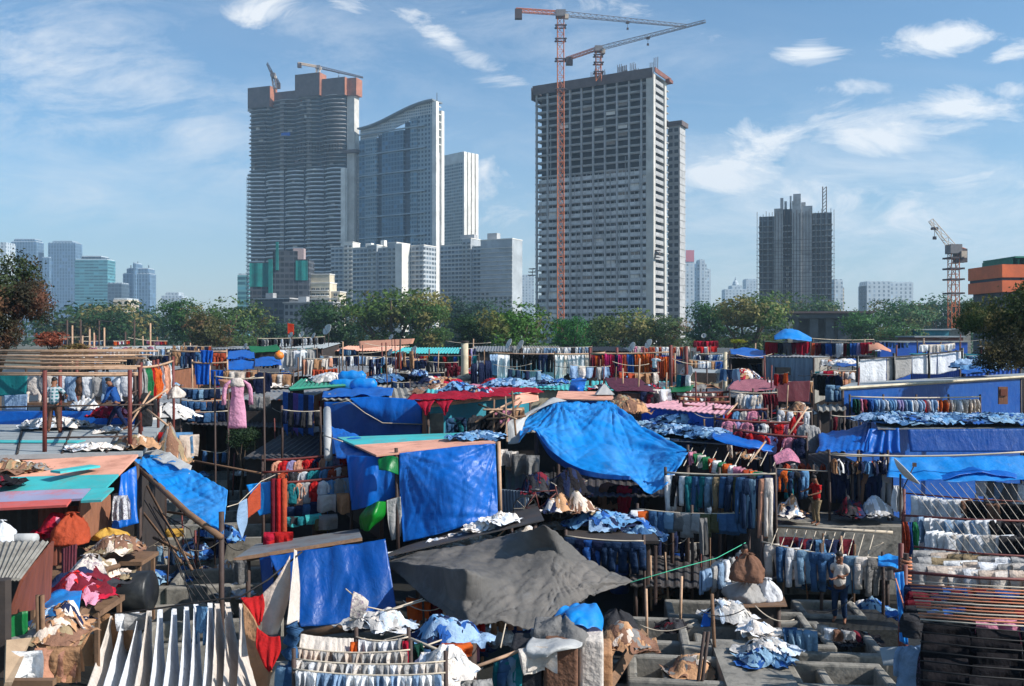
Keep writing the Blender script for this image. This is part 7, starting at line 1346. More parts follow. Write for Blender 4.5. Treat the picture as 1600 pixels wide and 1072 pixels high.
m = MB(); m.tube([W(770, 845, 22.6), W(792, 825, 23.2)], .02, 5); tag(m.build("stick", M["bamboo"], smooth=True), "thin pale stick lying on the dark flat roof", "stick")
L_, Q_, P_, M_, R_, FC, FM = W(600, 876, 22.2), W(728, 886, 18.35), W(852, 814, 20.5), W(868, 910, 19.7), W(989, 908, 20.9), W(736, 978, 18.1), W(826, 979, 18.3)
tarp("tent_tarp", "grey canvas tent roof peaked in the middle, nearest at centre", "tent", [
 [L_, W(682, 856, 22.2), W(770, 840, 22.4), P_, W(900, 858, 21.6), W(945, 884, 21.3), R_],
 [L_, W(660, 878, 21.0), W(752, 866, 21.2), W(858, 852, 21.0), W(898, 885, 20.6), W(940, 900, 20.7), R_],
 [L_ - Vz(.02), Q_, W(778, 906, 19.4), M_, W(900, 912, 19.8), W(940, 908, 20.3), R_],
 [W(630, 902, 20.9), W(722, 935, 18.7), W(780, 935, 18.8), W(846, 940, 19.0), W(890, 926, 19.5), W(938, 914, 20.3), R_],
 [W(668, 936, 19.6), FC, W(784, 966, 18.3), FM, W(876, 950, 19.1), W(930, 926, 20.0), R_]], "tarp_grey", nu=110, nv=70, wr=.1, ws=1.6, lin_=True, smooth=1, rad=[(L_, .09, 22, 1.8), (P_, .1, 22, 1.8), (Q_, .07, 18, 1.2), (R_, .07, 30, 2.2), (FC, .09, 22, 1.2), (FM, .08, 20, 1.1), (M_, .06, 14, 1.0)])
for pts, lb in [([W(734, 976, 18.2), W(660, 985, 18), W(600, 1000, 17.6)], "rope from the tent's front corner to the left"), ([W(664, 938, 19.2), W(600, 956, 19), W(545, 970, 18.6)], "rope from the tent's left edge"), ([W(735, 976, 18.1), W(690, 1000, 17), W(640, 1018, 16)], "lower rope from the tent's front corner"), ([W(985, 910, 20.6), W(1060, 888, 21.4), W(1120, 872, 22), W(1165, 848, 22.8)], "green rope from the tent's right tip to the small white clothes"), ([W(600, 874, 22.2), W(560, 880, 21.8)], "short rope at the tent's left tip"), ([W(790, 975, 18.3), W(782, 1012, 17.6)], "short cord hanging from the tent's front edge")]:
    rope(pts, lb, "rope_green" if "green" in lb else "rope", .009 if "green" in lb else .016)
p = W(852, 830, 22.3); m = MB(); m.tube([(p.x, p.y, 0), (p.x, p.y, p.z - .02)], .06, 6); tag(m.build("tent_pole", M["pole"], smooth=True), "pole holding up the grey tent's peak", "pole"); p = W(736, 985, 18.3); m = MB(); m.tube([(p.x, p.y, 0), (p.x, p.y, p.z + .2)], .12, 8); tag(m.build("post", M["pole"], smooth=True), "thick dark post under the tent's front corner", "post")
tarp("big_tarp", "huge sagging bright blue tarp ridged over poles at centre", "tarp", [
 [W(822, 652, 31), W(850, 634, 31.6), W(872, 625, 32), W(915, 630, 32), W(952, 626, 32), W(975, 640, 31), W(1010, 668, 29.5), W(1078, 704, 27.4)],
 [W(816, 664, 30), W(845, 652, 30.2), W(878, 640, 30.5), W(915, 648, 30.4), W(950, 645, 30.4), W(975, 664, 29.6), W(1012, 690, 28.4), W(1070, 714, 27)],
 [W(812, 672, 29.2), W(842, 666, 29.2), W(880, 668, 29), W(915, 684, 28.6), W(950, 690, 28.4), W(978, 706, 28), W(1014, 722, 27.4), W(1062, 726, 26.6)],
 [W(812, 684, 28.6), W(840, 668, 28.6), W(868, 690, 28), W(905, 714, 27.4), W(945, 724, 27), W(980, 732, 26.8), W(1014, 742, 26.6), W(1050, 742, 26.2)],
 [W(810, 688, 28.5), W(836, 672, 28.4), W(858, 702, 27.8), W(895, 728, 27), W(940, 741, 26.6), W(985, 745, 26.3), W(1012, 768, 26), W(1042, 754, 26)]], "tarp_light", "blue tarps over the yards", nu=110, nv=60, wr=.07, ws=.9, folds=.02, fk=6, rad=[(W(876, 630, 31.5), .2, 22, 2.2), (W(955, 630, 31.5), .16, 20, 2.0), (W(1072, 706, 27.3), .12, 26, 2.2), (W(838, 672, 28.6), .1, 18, 1.6), (W(1012, 766, 26), .1, 20, 1.2)])
tarp("side_tarp", "deep blue flap hanging along the big tarp's near edge", "tarp", [[W(836, 671, 28.35), W(858, 701, 27.75), W(895, 727, 26.95), W(940, 740, 26.55), W(985, 744, 26.25)], [W(840, 682, 28.3), W(862, 716, 27.7), W(898, 738, 26.9), W(940, 748, 26.5), W(985, 750, 26.2)]], "tarp_dark", "blue tarps over the yards", nu=40, nv=6, wr=.05)  # hanging edge of the big tarp; its shade is put into the darker blue
tarp("side_tarp", "white weathered sheet draped over the big tarp's left end", "tarp", [[W(836, 640, 31.4), W(862, 622, 32), W(885, 626, 32)], [W(808, 652, 30.2), W(826, 648, 30.4), W(850, 634, 31)], [W(793, 662, 29.4), W(808, 660, 29.4), W(822, 654, 30)], [W(794, 694, 29), W(804, 694, 29), W(813, 690, 28.9)]], "tarp_white", nu=20, nv=26, wr=.08)
for (px, py, D, lb) in [(872, 628, 31.8, "left pole under the big tarp's ridge"), (955, 630, 31.8, "right pole under the big tarp's ridge"), (838, 674, 28.6, "pole at the big tarp's near left corner"), (1074, 708, 27.3, "pole at the big tarp's right tip")]:
    p = W(px, py, D); m = MB(); m.tube([(p.x, p.y, 0), (p.x, p.y, p.z - .04)], .07, 6); tag(m.build("pole", M["pole"], smooth=True), lb, "pole", "poles under the big blue tarp")
row(W(782, 700, 27), W(808, 704, 27), "towel", ["light grey", "off-white"], "pale at the big tarp's left end", n=3, width=.4, length=.5); row(W(802, 706, 26.6), W(842, 710, 26.4), "towel", ["grey", "grey"], "grey sagging below the big tarp's left end", n=2, width=.6, length=.7)
shack("shade_shelter", "dark wash shed in the shade below the big blue tarp", "shed", [W(790, 775, 27), W(1060, 775, 27), W(1060, 745, 33), W(790, 735, 33)], "darktin", [("b", "darkwall"), ("l", "darkwall")], 0, posts=True)  # added occluder; its dark roof and walls deepen the shade under the tarp
m = MB(); t = thing("partition", "ribbed blue grey metal partition left under the big tarp", "partition", W(800, 812, 25.6)); m.grid(lambda u, v: W(780, 764, 25.6).lerp(W(826, 768, 25.2), u).lerp(W(782, 806, 25.6).lerp(W(828, 812, 25.2), u), v) + Vector((0, .02 * math.sin(u * 60), 0)), 60, 2, thick=.03); m.build("panel", M["bluegrey"], t)
for x, y, z0, s, k, lb in [(840, 770, 25.5, (.9, .6, .7), "dark", "grey sack heap above the metal partition"), (885, 775, 25.5, (1.2, .8, .8), "dark", "dark greenish heap under the big tarp"), (870, 800, 24.6, (.7, .5, .5), "mixed", "mixed heap right of the metal partition"), (905, 800, 24.8, (.8, .5, .5), "beige", "pale heap on the bench under the big tarp"), (820, 842, 23.4, (.8, .5, .3), "white", "white rags on the dark roof's right end"), (950, 822, 25, (2.4, 1.2, .4), "blue", "blue washing on the bench under the big tarp"), (1000, 842, 24.5, (1.2, .9, .4), "denim", "denim heap at the bench's right end")]:
    heap(W(x, y, z0), s, k, lb, x)
row(W(900, 748, 27.5), W(912, 748, 27.5), "towel", ["pink", "cream"], "pinkish in the shade under the big tarp", n=2, width=.3, length=.8); row(W(945, 752, 28), W(1000, 758, 27.5), "shirt", ["charcoal", "crimson", "navy", "black", "brown"], "in the dim row under the big tarp", n=7, length=.9)
m = MB(); a, b = W(885, 830, 24.4), W(1025, 842, 24); m.box((a + b) / 2, ((b - a).length, 1.6, .08), rz=-.05); t = thing("bench", "long dark bench table under the big blue tarp", "bench", (a + b) / 2 - Vz(1.2)); m.build("table_top", M["darkwall"], t)
for f, s in ((.05, -1), (.95, -1), (.05, 1), (.95, 1)):
    p = a.lerp(b, f); m = MB(); m.tube([(p.x, p.y + s * .65, p.z - 1.6), (p.x, p.y + s * .65, p.z - .041)], .05, 6); m.build("leg", M["pole"], t)
row(W(888, 838, 23.4), W(1002, 846, 23), "jeans", ["dark denim", "navy", "blue", "dark denim"], "in the dark row below the bench", n=8, length=.8); rack(W(884, 837, 23.4), W(1006, 845, 23), .3, "line of dark jeans below the bench", 2)
row(W(994, 794, 25.5), W(1012, 796, 25.5), "cloth", ["white", "orange"], "at the left end of the folded denim line", n=2, length=.5)
cols = ["white", "black", "white", "teal", "mid denim", "teal", "light denim", "khaki", "mid denim", "dark denim", "olive", "dark denim", "charcoal", "mid denim", "navy"]
row(W(1042, 742, 26.2), W(1206, 742, 25.2), "jeans", cols, "on the long jeans line right of the big tarp", n=15, length=1.04, width=.8, order=True, turn=.35); row(W(1152, 745, 24.6), W(1206, 746, 24.4), "jeans", ["mid denim", "dark denim", "light denim", "navy", "peach", "off-white"], "in front at the long jeans line's right end", n=6, length=1.5, width=.66, order=True)
row(W(1062, 745, 26.6), W(1190, 745, 26), "trousers", ["off-white", "grey", "khaki", "charcoal", "pale blue"], "behind the long jeans line", n=9, length=1.2)
rack(W(1040, 738, 26.2), W(1212, 740, 25.2), .8, "pole frame of the long jeans line", 3, "pole", "rope", r_rail=.03)
row(W(1078, 704, 27.2), W(1206, 742, 25.3), "cloth", ["white", "orange", "rust", "off-white", "green", "white", "pink"], "of clipped hanger tops above the long jeans line", n=16, length=.4, width=.6, edge=True); rack(W(1075, 703, 27.3), W(1210, 742, 25.3), .5, "sloping rope of hanger tops above the jeans", 2, sag=.1)
for i in range(8):
    x = 1068 + i * 20; rope([W(x, 728, 26.2), W(x + 14, 700, 29)], f"{ORD[i]} back stay rope from the left above the long jeans line", "rope", .014, group="back stay ropes above the jeans line")
m = MB(); m.tube([W(1172, 722, 26), W(1196, 690, 27.5)], .03, 6); tag(m.build("bamboo_prop", M["bamboo"], smooth=True), "bamboo prop crossing the stay ropes above the jeans", "pole")
row(W(1000, 796, 25.6), W(1165, 802, 24.6), "folded_jeans", ["light blue", "mid denim", "light denim", "grey", "light grey", "olive", "olive", "mid denim", "mid denim"], "in the folded denim line below the jeans", n=12, length=.62, width=1.05, order=True); row(W(1092, 806, 24.4), W(1105, 806, 24.4), "towel", ["grey"], "long in the folded denim line below the jeans", n=1, width=.34, length=.95)
rack(W(996, 795, 25.6), W(1170, 801, 24.6), .4, "line of folded denim below the jeans", 3, sag=.08)
row(W(1213, 733, 28), W(1262, 735, 28), "trousers", ["orange", "light blue", "charcoal", "dark denim", "teal"], "left of the person in red", n=7, length=.8, width=.7); row(W(1286, 734, 28.4), W(1390, 738, 28), "trousers", ["black", "navy", "charcoal", "dark denim", "navy", "light grey", "brown"], "right of the person in red", n=13, length=1.0, width=.8)
rack(W(1210, 732, 28.2), W(1394, 736, 28), .6, "long rail behind the person in red", 4); row(W(1214, 724, 28.5), W(1390, 718, 28.5), "cloth", ["white", "off-white", "rust", "charcoal"], "of hanger tops above the person in red", n=16, length=.32, width=.6, edge=True)
tarp("umbrella_cloth", "pink and green printed cloth draped right of the jeans line", "cloth", [[W(1208, 712, 27), W(1232, 700, 27.4), W(1248, 716, 27)], [W(1212, 726, 26.6), W(1234, 720, 26.6), W(1250, 724, 26.8)]], "print", color=C["pink"], nu=14, nv=10, wr=.05)
shack("shade_shelter", "dark low shed behind the person in red", "shed", [W(1205, 745, 30), W(1395, 745, 30), W(1395, 722, 35), W(1205, 720, 35)], "darktin", [("b", "darkwall"), ("l", "darkwall"), ("r", "darkwall")], 0)  # added dark roof and walls to shade the yard here
pl = ZD(820, 27.4); m = MB(); a = W(1300, 818, 28); m.box((a.x, 29.2, pl / 2), (4.6, 4.2, pl)); t = thing("walkway", "raised concrete walkway the person in red stands on", "walkway", (a.x, 31, 0)); m.build("slab", M["concrete"], t)
for i, (px, w_, k) in enumerate([(1330, 1.0, "dark"), (1370, 1.2, "white"), (1232, .9, "mixed")]): heap(W(px, 806, 27.6), (w_ * .8, .6, .6), k, ["dark heap on the walkway right of the person in red", "grey white heap at the walkway's right end", "mixed heap on the walkway left of the person in red"][i], px)
rope([W(1210, 822, 27), W(1395, 832, 26)], "thick pale pipe along the walkway's front edge", "rope", .05, cat="pipe", name="pipe")
row(W(1196, 848, 23.4), W(1376, 872, 22.6), "trousers", ["off-white", "mid denim", "white", "light denim", "mid denim", "white", "light denim", "off-white", "grey"], "on the leggings line below the walkway", n=10, length=.98, width=.95, order=True, turn=.4); rack(W(1190, 846, 23.4), W(1380, 872, 22.6), .3, "line of leggings below the walkway", 3, sag=.1)
for i in range(11):
    x = 1205 + i * 15; rope([W(x, 852 + i * 2, 23.2), W(x + 10, 826 + i, 25)], f"{ORD[i]} stay rope from the left above the leggings line", "rope", .012, group="stay ropes above the leggings line")
row(W(1225, 838, 26), W(1330, 842, 26), "cloth", ["maroon", "navy", "rust", "charcoal", "light blue"], "dim behind the stay ropes of the leggings line", n=8, length=.6)
row(W(1092, 894, 21.6), W(1165, 856, 22.8), "folded_trousers", ["light grey", "white", "pale blue", "light grey", "white"], "on the green rope by the tied sacks", n=8, length=.62, width=.75)
tarp("blue_tarp", "crumpled blue tarp at the leggings line's right end", "tarp", [[W(1372, 868, 22), W(1390, 864, 22.4), W(1408, 870, 22)], [W(1372, 884, 21.6), W(1390, 884, 21.2), W(1406, 888, 21.6)]], "tarp_light", "blue tarps over the yards", nu=14, nv=12, wr=.12)
zp = 1.1
bundle(W(1166, 936, 21.6), .5, .45, "light grey", "big pale grey sack under the brown one", 21, tie=False); bundle(W(1166, 905, 21.4), .44, .6, "brown", "brown knotted sack stacked on the pale grey one", 22); bundle(W(1201, 937, 21.6), .3, .5, "white", "small white bag beside the stacked sacks", 23); bundle(W(1128, 900, 22.6), .3, .4, "off-white", "off white sack behind the small white clothes", 24)
shack("platform", "timber platform carrying the stacked sacks", "platform", [W(1130, 948, 20.6), W(1230, 946, 20.8), W(1225, 932, 22.4), W(1130, 934, 22.4)], "wood", [("f", "darkwall")], 0, corr=0)
heap(W(1136, 968, 20.4), (1.0, .8, .42), "white", "grey and blue wet washing heap on the pen wall", 111, lump=.7)
tarp("blue_tarp", "small blue cloth tucked left of the wet washing heap", "cloth", quadrows([W(1100, 956, 20.4), W(1112, 955, 20.4), W(1110, 978, 20.2), W(1094, 980, 20.2)]), "tarp", nu=8, nv=8, wr=.08)
def pen(cx_, cy_, wd, dp, h, rz, label, level=.35):
    t = thing("wash_pen", label, "wash pen", (cx_, cy_, 0), "concrete wash pens", rz); ORG[t.name] = Vector()
    for s, (bx, by, sx, sy) in enumerate([(0, -dp / 2, wd + .2, .2), (0, dp / 2, wd + .2, .2), (-wd / 2, 0, .2, dp - .21), (wd / 2, 0, .2, dp - .21)]):
        m = MB(); m.box((bx, by, h / 2), (sx, sy, h)); o = m.build("pen_wall", M["concrete"], t)
        bv = o.modifiers.new("worn_edges", "BEVEL"); bv.width = .05; bv.segments = 2
    m = MB(); m.box((0, 0, level / 2 + .02), (wd - .2, dp - .2, level)); m.build("water", M["water"], t)
for px, py, wd, dp, h, rz, lb in [(1038, 990, 1.6, 1.6, 1.15, -.12, "pen with teal water right of the sloping timber"), (1120, 1000, 1.3, 1.4, 1.3, -.12, "pen behind the thin dark iron posts"), (1066, 1052, 1.9, 1.3, 1.25, -.12, "front pen with broad pale rim, left"), (1000, 1060, 1.2, 1.3, 1.0, -.12, "dark pen at the bottom beside the sloping timber"), (1150, 1010, 1.2, 1.6, 1.0, -.12, "narrow pen left of the grey slab"), (1250, 995, 1.2, 1.6, 1.15, -.1, "pen with blue cloths over its rim"), (1310, 1010, 1.7, 1.4, 1.2, -.1, "dark square pen at the alley's left side"), (1320, 1062, 1.8, 1.2, 1.1, -.1, "bottom pen right of the pale cross wall"), (1255, 1060, 1.0, 1.3, 1.0, -.1, "bottom pen beside the grey slab"), (1215, 975, 1.4, 1.2, 1.2, -.1, "pen behind the denim and grey heap"), (1300, 955, 1.4, 1.2, .9, -.1, "rear pen below the person in white"), (1090, 955, 1.3, 1.2, .9, -.1, "rear pen left of the wet washing heap")]:
    D = (CZ - h) * F / (py - HY) ; pen((px - CX) / F * D, D + .3, wd, dp, h, rz, lb)
m = MB(); a = WZ(1175, 1060, 1.32); m.box((a.x + .2, a.y + .55, .66), (1.35, 3.2, 1.32), rz=-.1); tag(m.build("wash_slab", M["concrete"]), "sloping grey washing slab at the bottom right centre", "slab")
heap(WZ(1200, 1020, 1.34), (1.0, .7, .2), "white", "light blue and cream wet washing on the grey slab", 112, lump=.7); heap(WZ(1195, 1035, 1.34), (.9, .5, .18), "denim", "dark teal wet jeans at the front of the slab heap", 113, lump=.8); heap(WZ(1185, 990, 1.4), (.6, .4, .2), "white", "white and red wet clothes behind the slab heap", 114, lump=.8)
row(W(1228, 978, 19.2), W(1272, 984, 19), "towel", ["light denim", "mid denim", "dark denim"], "over the rim of the pen right of the slab", n=4, width=.45, length=.6); row(W(1280, 972, 19), W(1330, 985, 18.6), "towel", ["light grey", "brown", "white"], "striped over the alley pen's rim", n=4, width=.4, length=.22)
heap(WZ(1052, 985, 1.2), (.55, .4, .2), "dark", "black and red net lying on the teal water pen's rim", 115, lump=.9)
for px in (1078, 1084):
    a, b = W(px, 984, 18.6), W(px, 1085, 17.2); m = MB(); m.tube([(b.x, b.y, 0), (a.x, b.y, zp + 1.1)], .035, 6); tag(m.build("iron_post", M["pole"], smooth=True), ("left" if px == 1078 else "right") + " thin dark iron post before the front pen", "post")
for i, (a, b, lb) in enumerate([((1003, 990, 19.8), (945, 1080, 16.6), "sloping timber beam left of the teal water pen"), ((985, 985, 19.8), (965, 1005, 19.0), "short dark timber behind the sloping beam")]):
    m = MB(); m.tube([W(*a), W(*b)], .12, 4); tag(m.build("timber_beam", M["wood"]), lb, "beam")
shack("shade_stall", "dark stall in the alley behind the pens", "stall", [W(985, 915, 24.5), W(1130, 918, 24.5), W(1130, 870, 28), W(985, 868, 28)], "darktin", [("b", "darkwall"), ("l", "darkwall")], 0)  # added to block the sun from the alley
shack("shade_stall", "dark stall behind the leggings line and person in white", "stall", [W(1195, 905, 25), W(1400, 905, 25), W(1400, 868, 28), W(1195, 866, 28)], "darktin", [("b", "darkwall"), ("r", "darkwall")], 0)  # added roof and walls that darken the alley behind the leggings
m = MB(); a = W(1313, 972, 22); m.box((a.x, 22.2, a.z / 2), (2.6, 1.6, a.z)); tag(m.build("pen_wall_top", M["wetground"]), "low concrete block under the person in white", "block")
t = thing("parcel_stack", "stack of grey brown wrapped parcels at the bottom centre", "parcels", W(860, 1072, 15.6) - Vz(.4))
for i, (x0, y0, x1, y1, D, cn) in enumerate([(852, 1008, 906, 1080, 15.4, "brown"), (800, 1012, 850, 1080, 15.5, "charcoal"), (835, 985, 900, 1008, 15.9, "grey"), (908, 1000, 946, 1082, 15.7, "off-white"), (938, 1020, 960, 1082, 16.2, "tan")]):
    a, b = W(x0, y0, D), W(x1, y1, D); m = MB(); m.box(((a.x + b.x) / 2, D + .4, (a.z + b.z) / 2), (b.x - a.x, .8, a.z - b.z), rz=-.08); o = m.build("parcel", M["cloth"], t, color=C[cn]); bv = o.modifiers.new("soft_edges", "BEVEL"); bv.width = .06; bv.segments = 3
bundle(W(880, 1000, 16.2), .5, .45, "grey", "grey wrapped bundle on the parcels", 33, tie=False)
tarp("blue_cover", "crumpled blue tarp thrown over the bundles at bottom centre", "cover", [[W(880, 945, 17), W(905, 938, 17.2), W(932, 944, 17)], [W(866, 964, 16.6), W(902, 952, 16.3), W(942, 966, 16.6)], [W(868, 976, 16.2), W(905, 972, 15.9), W(940, 988, 16.2)]], "tarp_light", "blue tarps over the yards", nu=24, nv=18, wr=.16, ws=2)
tarp("plastic_cover", "clear grey plastic sheet over the left parcels", "cover", [[W(835, 990, 16.2), W(870, 985, 16.4), W(908, 1000, 16)], [W(822, 1010, 15.2), W(862, 1010, 15.1), W(906, 1012, 15.2)], [W(826, 1026, 15.1), W(850, 1022, 15), W(858, 1020, 15)]], "tarp_white", nu=20, nv=12, wr=.1)
bundle(W(962, 990, 18.4), .5, .5, "charcoal", "dark grey covered bundle right of the crumpled blue tarp", 34, tie=False); heap(W(975, 1010, 17.6), (1, .6, .4), "beige", "brown rags between the bundles and sloping timber", 121)
row(W(820, 1008, 15.2), W(858, 1006, 15.2), "cloth", ["off-white"], "drooping over the wrapped parcels", n=2, length=.45)
row(W(780, 1030, 15.4), W(822, 1012, 15.6), "jeans", ["mid denim", "light denim", "teal", "dark denim"], "left of the wrapped parcels", n=4, length=.9); rope([W(735, 1045, 15), W(790, 1025, 15.4), W(835, 1008, 15.6)], "pole like line of jeans left of the wrapped parcels", "bamboo", .035, cat="line", name="line")
for i, x in enumerate(range(640, 730, 15)):
    row(W(x, 1000 + (x - 640) * .42, 15.6), W(x + 15, 1006 + (x - 640) * .42, 15.5), "folded_jeans", [["dark denim", "mid denim", "teal", "light denim", "navy", "blue"][i]], "on the jeans rope sloping to the dark post", n=1, length=.5)
rope([W(632, 994, 15.7), W(690, 1018, 15.5), W(742, 1046, 15.3)], "rope of folded jeans sloping down to the dark post", "rope", .03)
heap(W(700, 1000, 17.4), (1.2, .8, .5), "blue", "blue and orange bright heap under the tent's left front", 122); row(W(700, 1000, 16.6), W(722, 1004, 16.6), "cloth", ["orange", "rust"], "in front of the bright blue heap under the tent", n=2, length=.3); heap(W(590, 980, 18.8), (1.2, .7, .35), "white", "white heap under the lower blue wall", 123)
heap(W(690, 1055, 14.8), (1, .7, .5), "white", "white heap at the bottom below the jeans rope", 124); row(W(712, 1056, 14.6), W(760, 1060, 14.6), "towel", ["light grey", "brown", "cream"], "at the bottom left of the dark post", n=4, length=.6, width=.5)
tarp("hanging_cloth", "plain cream sheet at the left of the white cloth lines", "cloth", [[W(470, 990, 15), W(520, 996, 15.1), W(552, 998, 15.2)], [W(466, 1022, 14.8), W(520, 1022, 14.9), W(552, 1024, 15)]], "cloth", color=C["off-white"], nu=30, nv=8, folds=.03, fk=9)
for i, (ya, yb, D, n, cc, nm, ln) in enumerate([(996, 996, 15.2, 7, ["white", "light grey"], "rear", .34), (1012, 1016, 14.7, 18, ["cream", "off-white", "light grey"], "second", .3), (1030, 1034, 14.2, 20, ["off-white", "light grey", "white"], "third", .28), (1046, 1052, 13.8, 20, ["white", "pale blue", "white"], "front", .3)]):
    x0 = 560 if i == 0 else 462; x1 = 632 if i == 0 else 690 - (i == 1) * 55
    row(W(x0, ya, D), W(x1, yb, D), "cloth", cc, f"on the {nm} of the bottom white cloth lines", n=n, length=ln, width=(x1 - x0) / F * D / n / .46, jit=.02); rack(W(x0 - 4, ya - 1, D), W(x1 + 6, yb - 1, D), .6, f"{nm} of the bottom white cloth lines", 2, r_rail=.014, r_post=.035, sag=.07)
row(W(548, 998, 15), W(560, 998, 15), "towel", ["orange"], "between the white cloths at bottom centre", n=1, width=.2, length=.4); row(W(628, 994, 15), W(644, 996, 15), "towel", ["crimson"], "at the right end of the white cloth lines", n=1, width=.24, length=.44); row(W(645, 998, 15.2), W(662, 1002, 15.2), "towel", ["dark green"], "beside the crimson towel at bottom centre", n=1, width=.24, length=.4)
t = thing("wrapped_post", "post thickly wrapped in twisted jeans at the white lines' left end", "post", W(460, 1085, 14.4)); m = MB(); P = [W(456 + 5 * math.sin(k * 1.3), 975 + k * 10, 14.6) for k in range(12)]; m.tube(P, [.05 + .05 * abs(math.sin(k * 1.1 + .4)) + .04 for k in range(12)], 12); m.build("wrapping", M["cloth"], t, smooth=True, color=C["mid denim"]); m = MB(); m.tube([W(470, 1045, 14.2), W(476, 1080, 14)], .03, 6); m.build("stick", M["pole"], t)
row(W(440, 1040, 14.6), W(478, 1036, 14.4), "folded_jeans", ["mid denim", "light denim", "peach"], "round the jeans wrapped post", n=4, length=.4)
SH = [((176, 962), (141, 182), 1076, "cream"), ((193, 970), (166, 191), 1076, "white"), ((217, 970), (190, 216), 1076, "off-white"), ((233, 954), (215, 231), 1076, "cream"), ((250, 952), (239, 251), 1076, "off-white"), ((272, 951), (260, 273), 1076, "off-white"), ((291, 948), (284, 297), 1076, "off-white"), ((306, 944), (301, 308), 1076, "white"), ((328, 942), (322, 334), 1076, "white"), ((339, 943), (336, 356), 1076, "cream"), ((355, 941), (354, 377), 1076, "cream"), ((377, 943), (376, 402), 1076, "cream")]
for i, ((tx, ty), (bx0, bx1), by, cn) in enumerate(SH):
    D0 = 16.4; D1 = 14.6; w0 = 7; bx0 -= 6; bx1 += 9
    o = tarp("hanging_length", f"{ORD[i]} long {cn} hanging length from the left at the bottom left", "cloth", [[W(tx - w0 * .5, ty, D0), W(tx + w0 * .5, ty, D0 + .35)], [W((tx * 2 + bx0) / 3 - 1, ty + (by - ty) * .33, D0 - .3), W((tx * 2 + bx1) / 3 + 1, ty + (by - ty) * .33, D0 + .35)], [W((tx + 2 * bx0) / 3, ty + (by - ty) * .66, D0 - .7), W((tx + 2 * bx1) / 3, ty + (by - ty) * .66, D0 + .2)], [W(bx0, by, D1), W(bx1, by, D0)]], "cloth", "long cloths hanging at the bottom left", color=C[{"cream": "off-white", "off-white": "white"}.get(cn, cn)], nu=8, nv=16, wr=.02)
row(W(304, 944, 16.4), W(330, 941, 16.3), "hem_shirt", ["light blue"], "folded over the line among the hanging lengths", n=1, width=.52, length=.62)
row(W(192, 955, 16.5), W(222, 955, 16.5), "cloth", ["light grey", "white"], "scrunched over the line at the bottom left", n=2, length=.3); row(W(145, 962, 16.6), W(186, 955, 16.6), "towel", ["grey", "tan", "rust"], "at the line's left end by the rags", n=3, length=.8)
rope([W(128, 962, 16.8), W(190, 958, 16.5), W(250, 950, 16.4), W(330, 938, 16.3), W(376, 932, 16.3), W(420, 905, 16.5), W(472, 862, 17)], "main line of the long hanging cloths at the bottom left", "rope_dark", .018)
tarp("hanging_length", "wide beige sheet hung from the high end of the cloth line", "cloth", [[W(410, 928, 16.4), W(432, 905, 16.5), W(453, 868, 16.8)], [W(410, 955, 16.2), W(432, 950, 16.2), W(452, 930, 16.5)], [W(410, 992, 16), W(424, 992, 16), W(433, 990, 16.2)]], "cloth", "long cloths hanging at the bottom left", color=C["cream"], nu=16, nv=16, wr=.05)
tarp("hanging_length", "narrow bright beige sheet at the far right of the hanging lengths", "cloth", [[W(460, 858, 16.9), W(464, 860, 17.2)], [W(455, 910, 16.2), W(468, 912, 16.8)], [W(448, 976, 15.6), W(467, 972, 16.2)]], "cloth", "long cloths hanging at the bottom left", color=C["off-white"], nu=10, nv=16, wr=.04)
tarp("red_cloth", "upper bright red cloth pegged under the beige sheet's edge", "cloth", [[W(376, 934, 16.2), W(394, 932, 16.25), W(411, 928, 16.3)], [W(384, 946, 16), W(398, 950, 16), W(413, 948, 16.1)], [W(398, 966, 15.9), W(403, 978, 15.9), W(408, 972, 15.9)]], "cloth", "bright red cloths at the bottom left", color=C["red"], nu=16, nv=14, wr=.05, folds=.03, fk=3)
tarp("red_cloth", "lower bright red cloth sagging from the beige line", "cloth", [[W(401, 980, 15.7), W(420, 994, 15.6), W(437, 994, 15.6)], [W(400, 1010, 15.5), W(418, 1024, 15.4), W(438, 1016, 15.5)], [W(412, 1036, 15.4), W(420, 1050, 15.3), W(426, 1042, 15.4)]], "cloth", "bright red cloths at the bottom left", color=C["red"], nu=16, nv=14, wr=.05, folds=.03, fk=3)
tarp("hanging_length", "broad beige cloth stretched under the lower red cloth", "cloth", [[W(378, 940, 16), W(402, 978, 15.8), W(424, 1050, 15.4)], [W(382, 985, 15.8), W(404, 1030, 15.6), W(422, 1066, 15.2)], [W(392, 1040, 15.6), W(402, 1075, 15.4), W(418, 1085, 15.1)]], "cloth", "long cloths hanging at the bottom left", color=C["tan"], nu=14, nv=14, wr=.05)
tarp("hanging_cloth", "printed white rag on the rope before the lower blue wall", "cloth", [[W(552, 924, 18.4), W(564, 930, 18.4), W(576, 940, 18.4)], [W(548, 945, 18.3), W(562, 946, 18.3), W(574, 950, 18.3)], [W(546, 965, 18.3), W(556, 968, 18.3), W(566, 966, 18.3)]], "print", color=C["off-white"], nu=12, nv=12, wr=.06)
rope([W(600, 954, 18.6), W(572, 948, 18.5), W(540, 920, 18.4)], "short rope with the printed white rag", "rope", .014); rope([W(660, 936, 19), W(600, 955, 18.6)], "pale rope from the tent to the printed rag", "rope", .014)
for i, (px, py, wd, dp, lb) in enumerate([(360, 900, 3, 1.8, "dark pen behind the hanging lengths, right"), (260, 930, 3, 1.8, "dark pen behind the hanging lengths, left"), (520, 1010, 3, 1.6, "dark pen behind the white cloth lines"), (330, 985, 3.0, 1.6, "dark pen behind the hanging lengths, lower")]): pen(*WZ(px, py, .9).xy, wd, dp, .9, .15, lb)
t = thing("rope_rack", "big rack of rails and ropes with white and black washing at right", "drying rack", (W(1500, 900, 18).x, 18, 0))
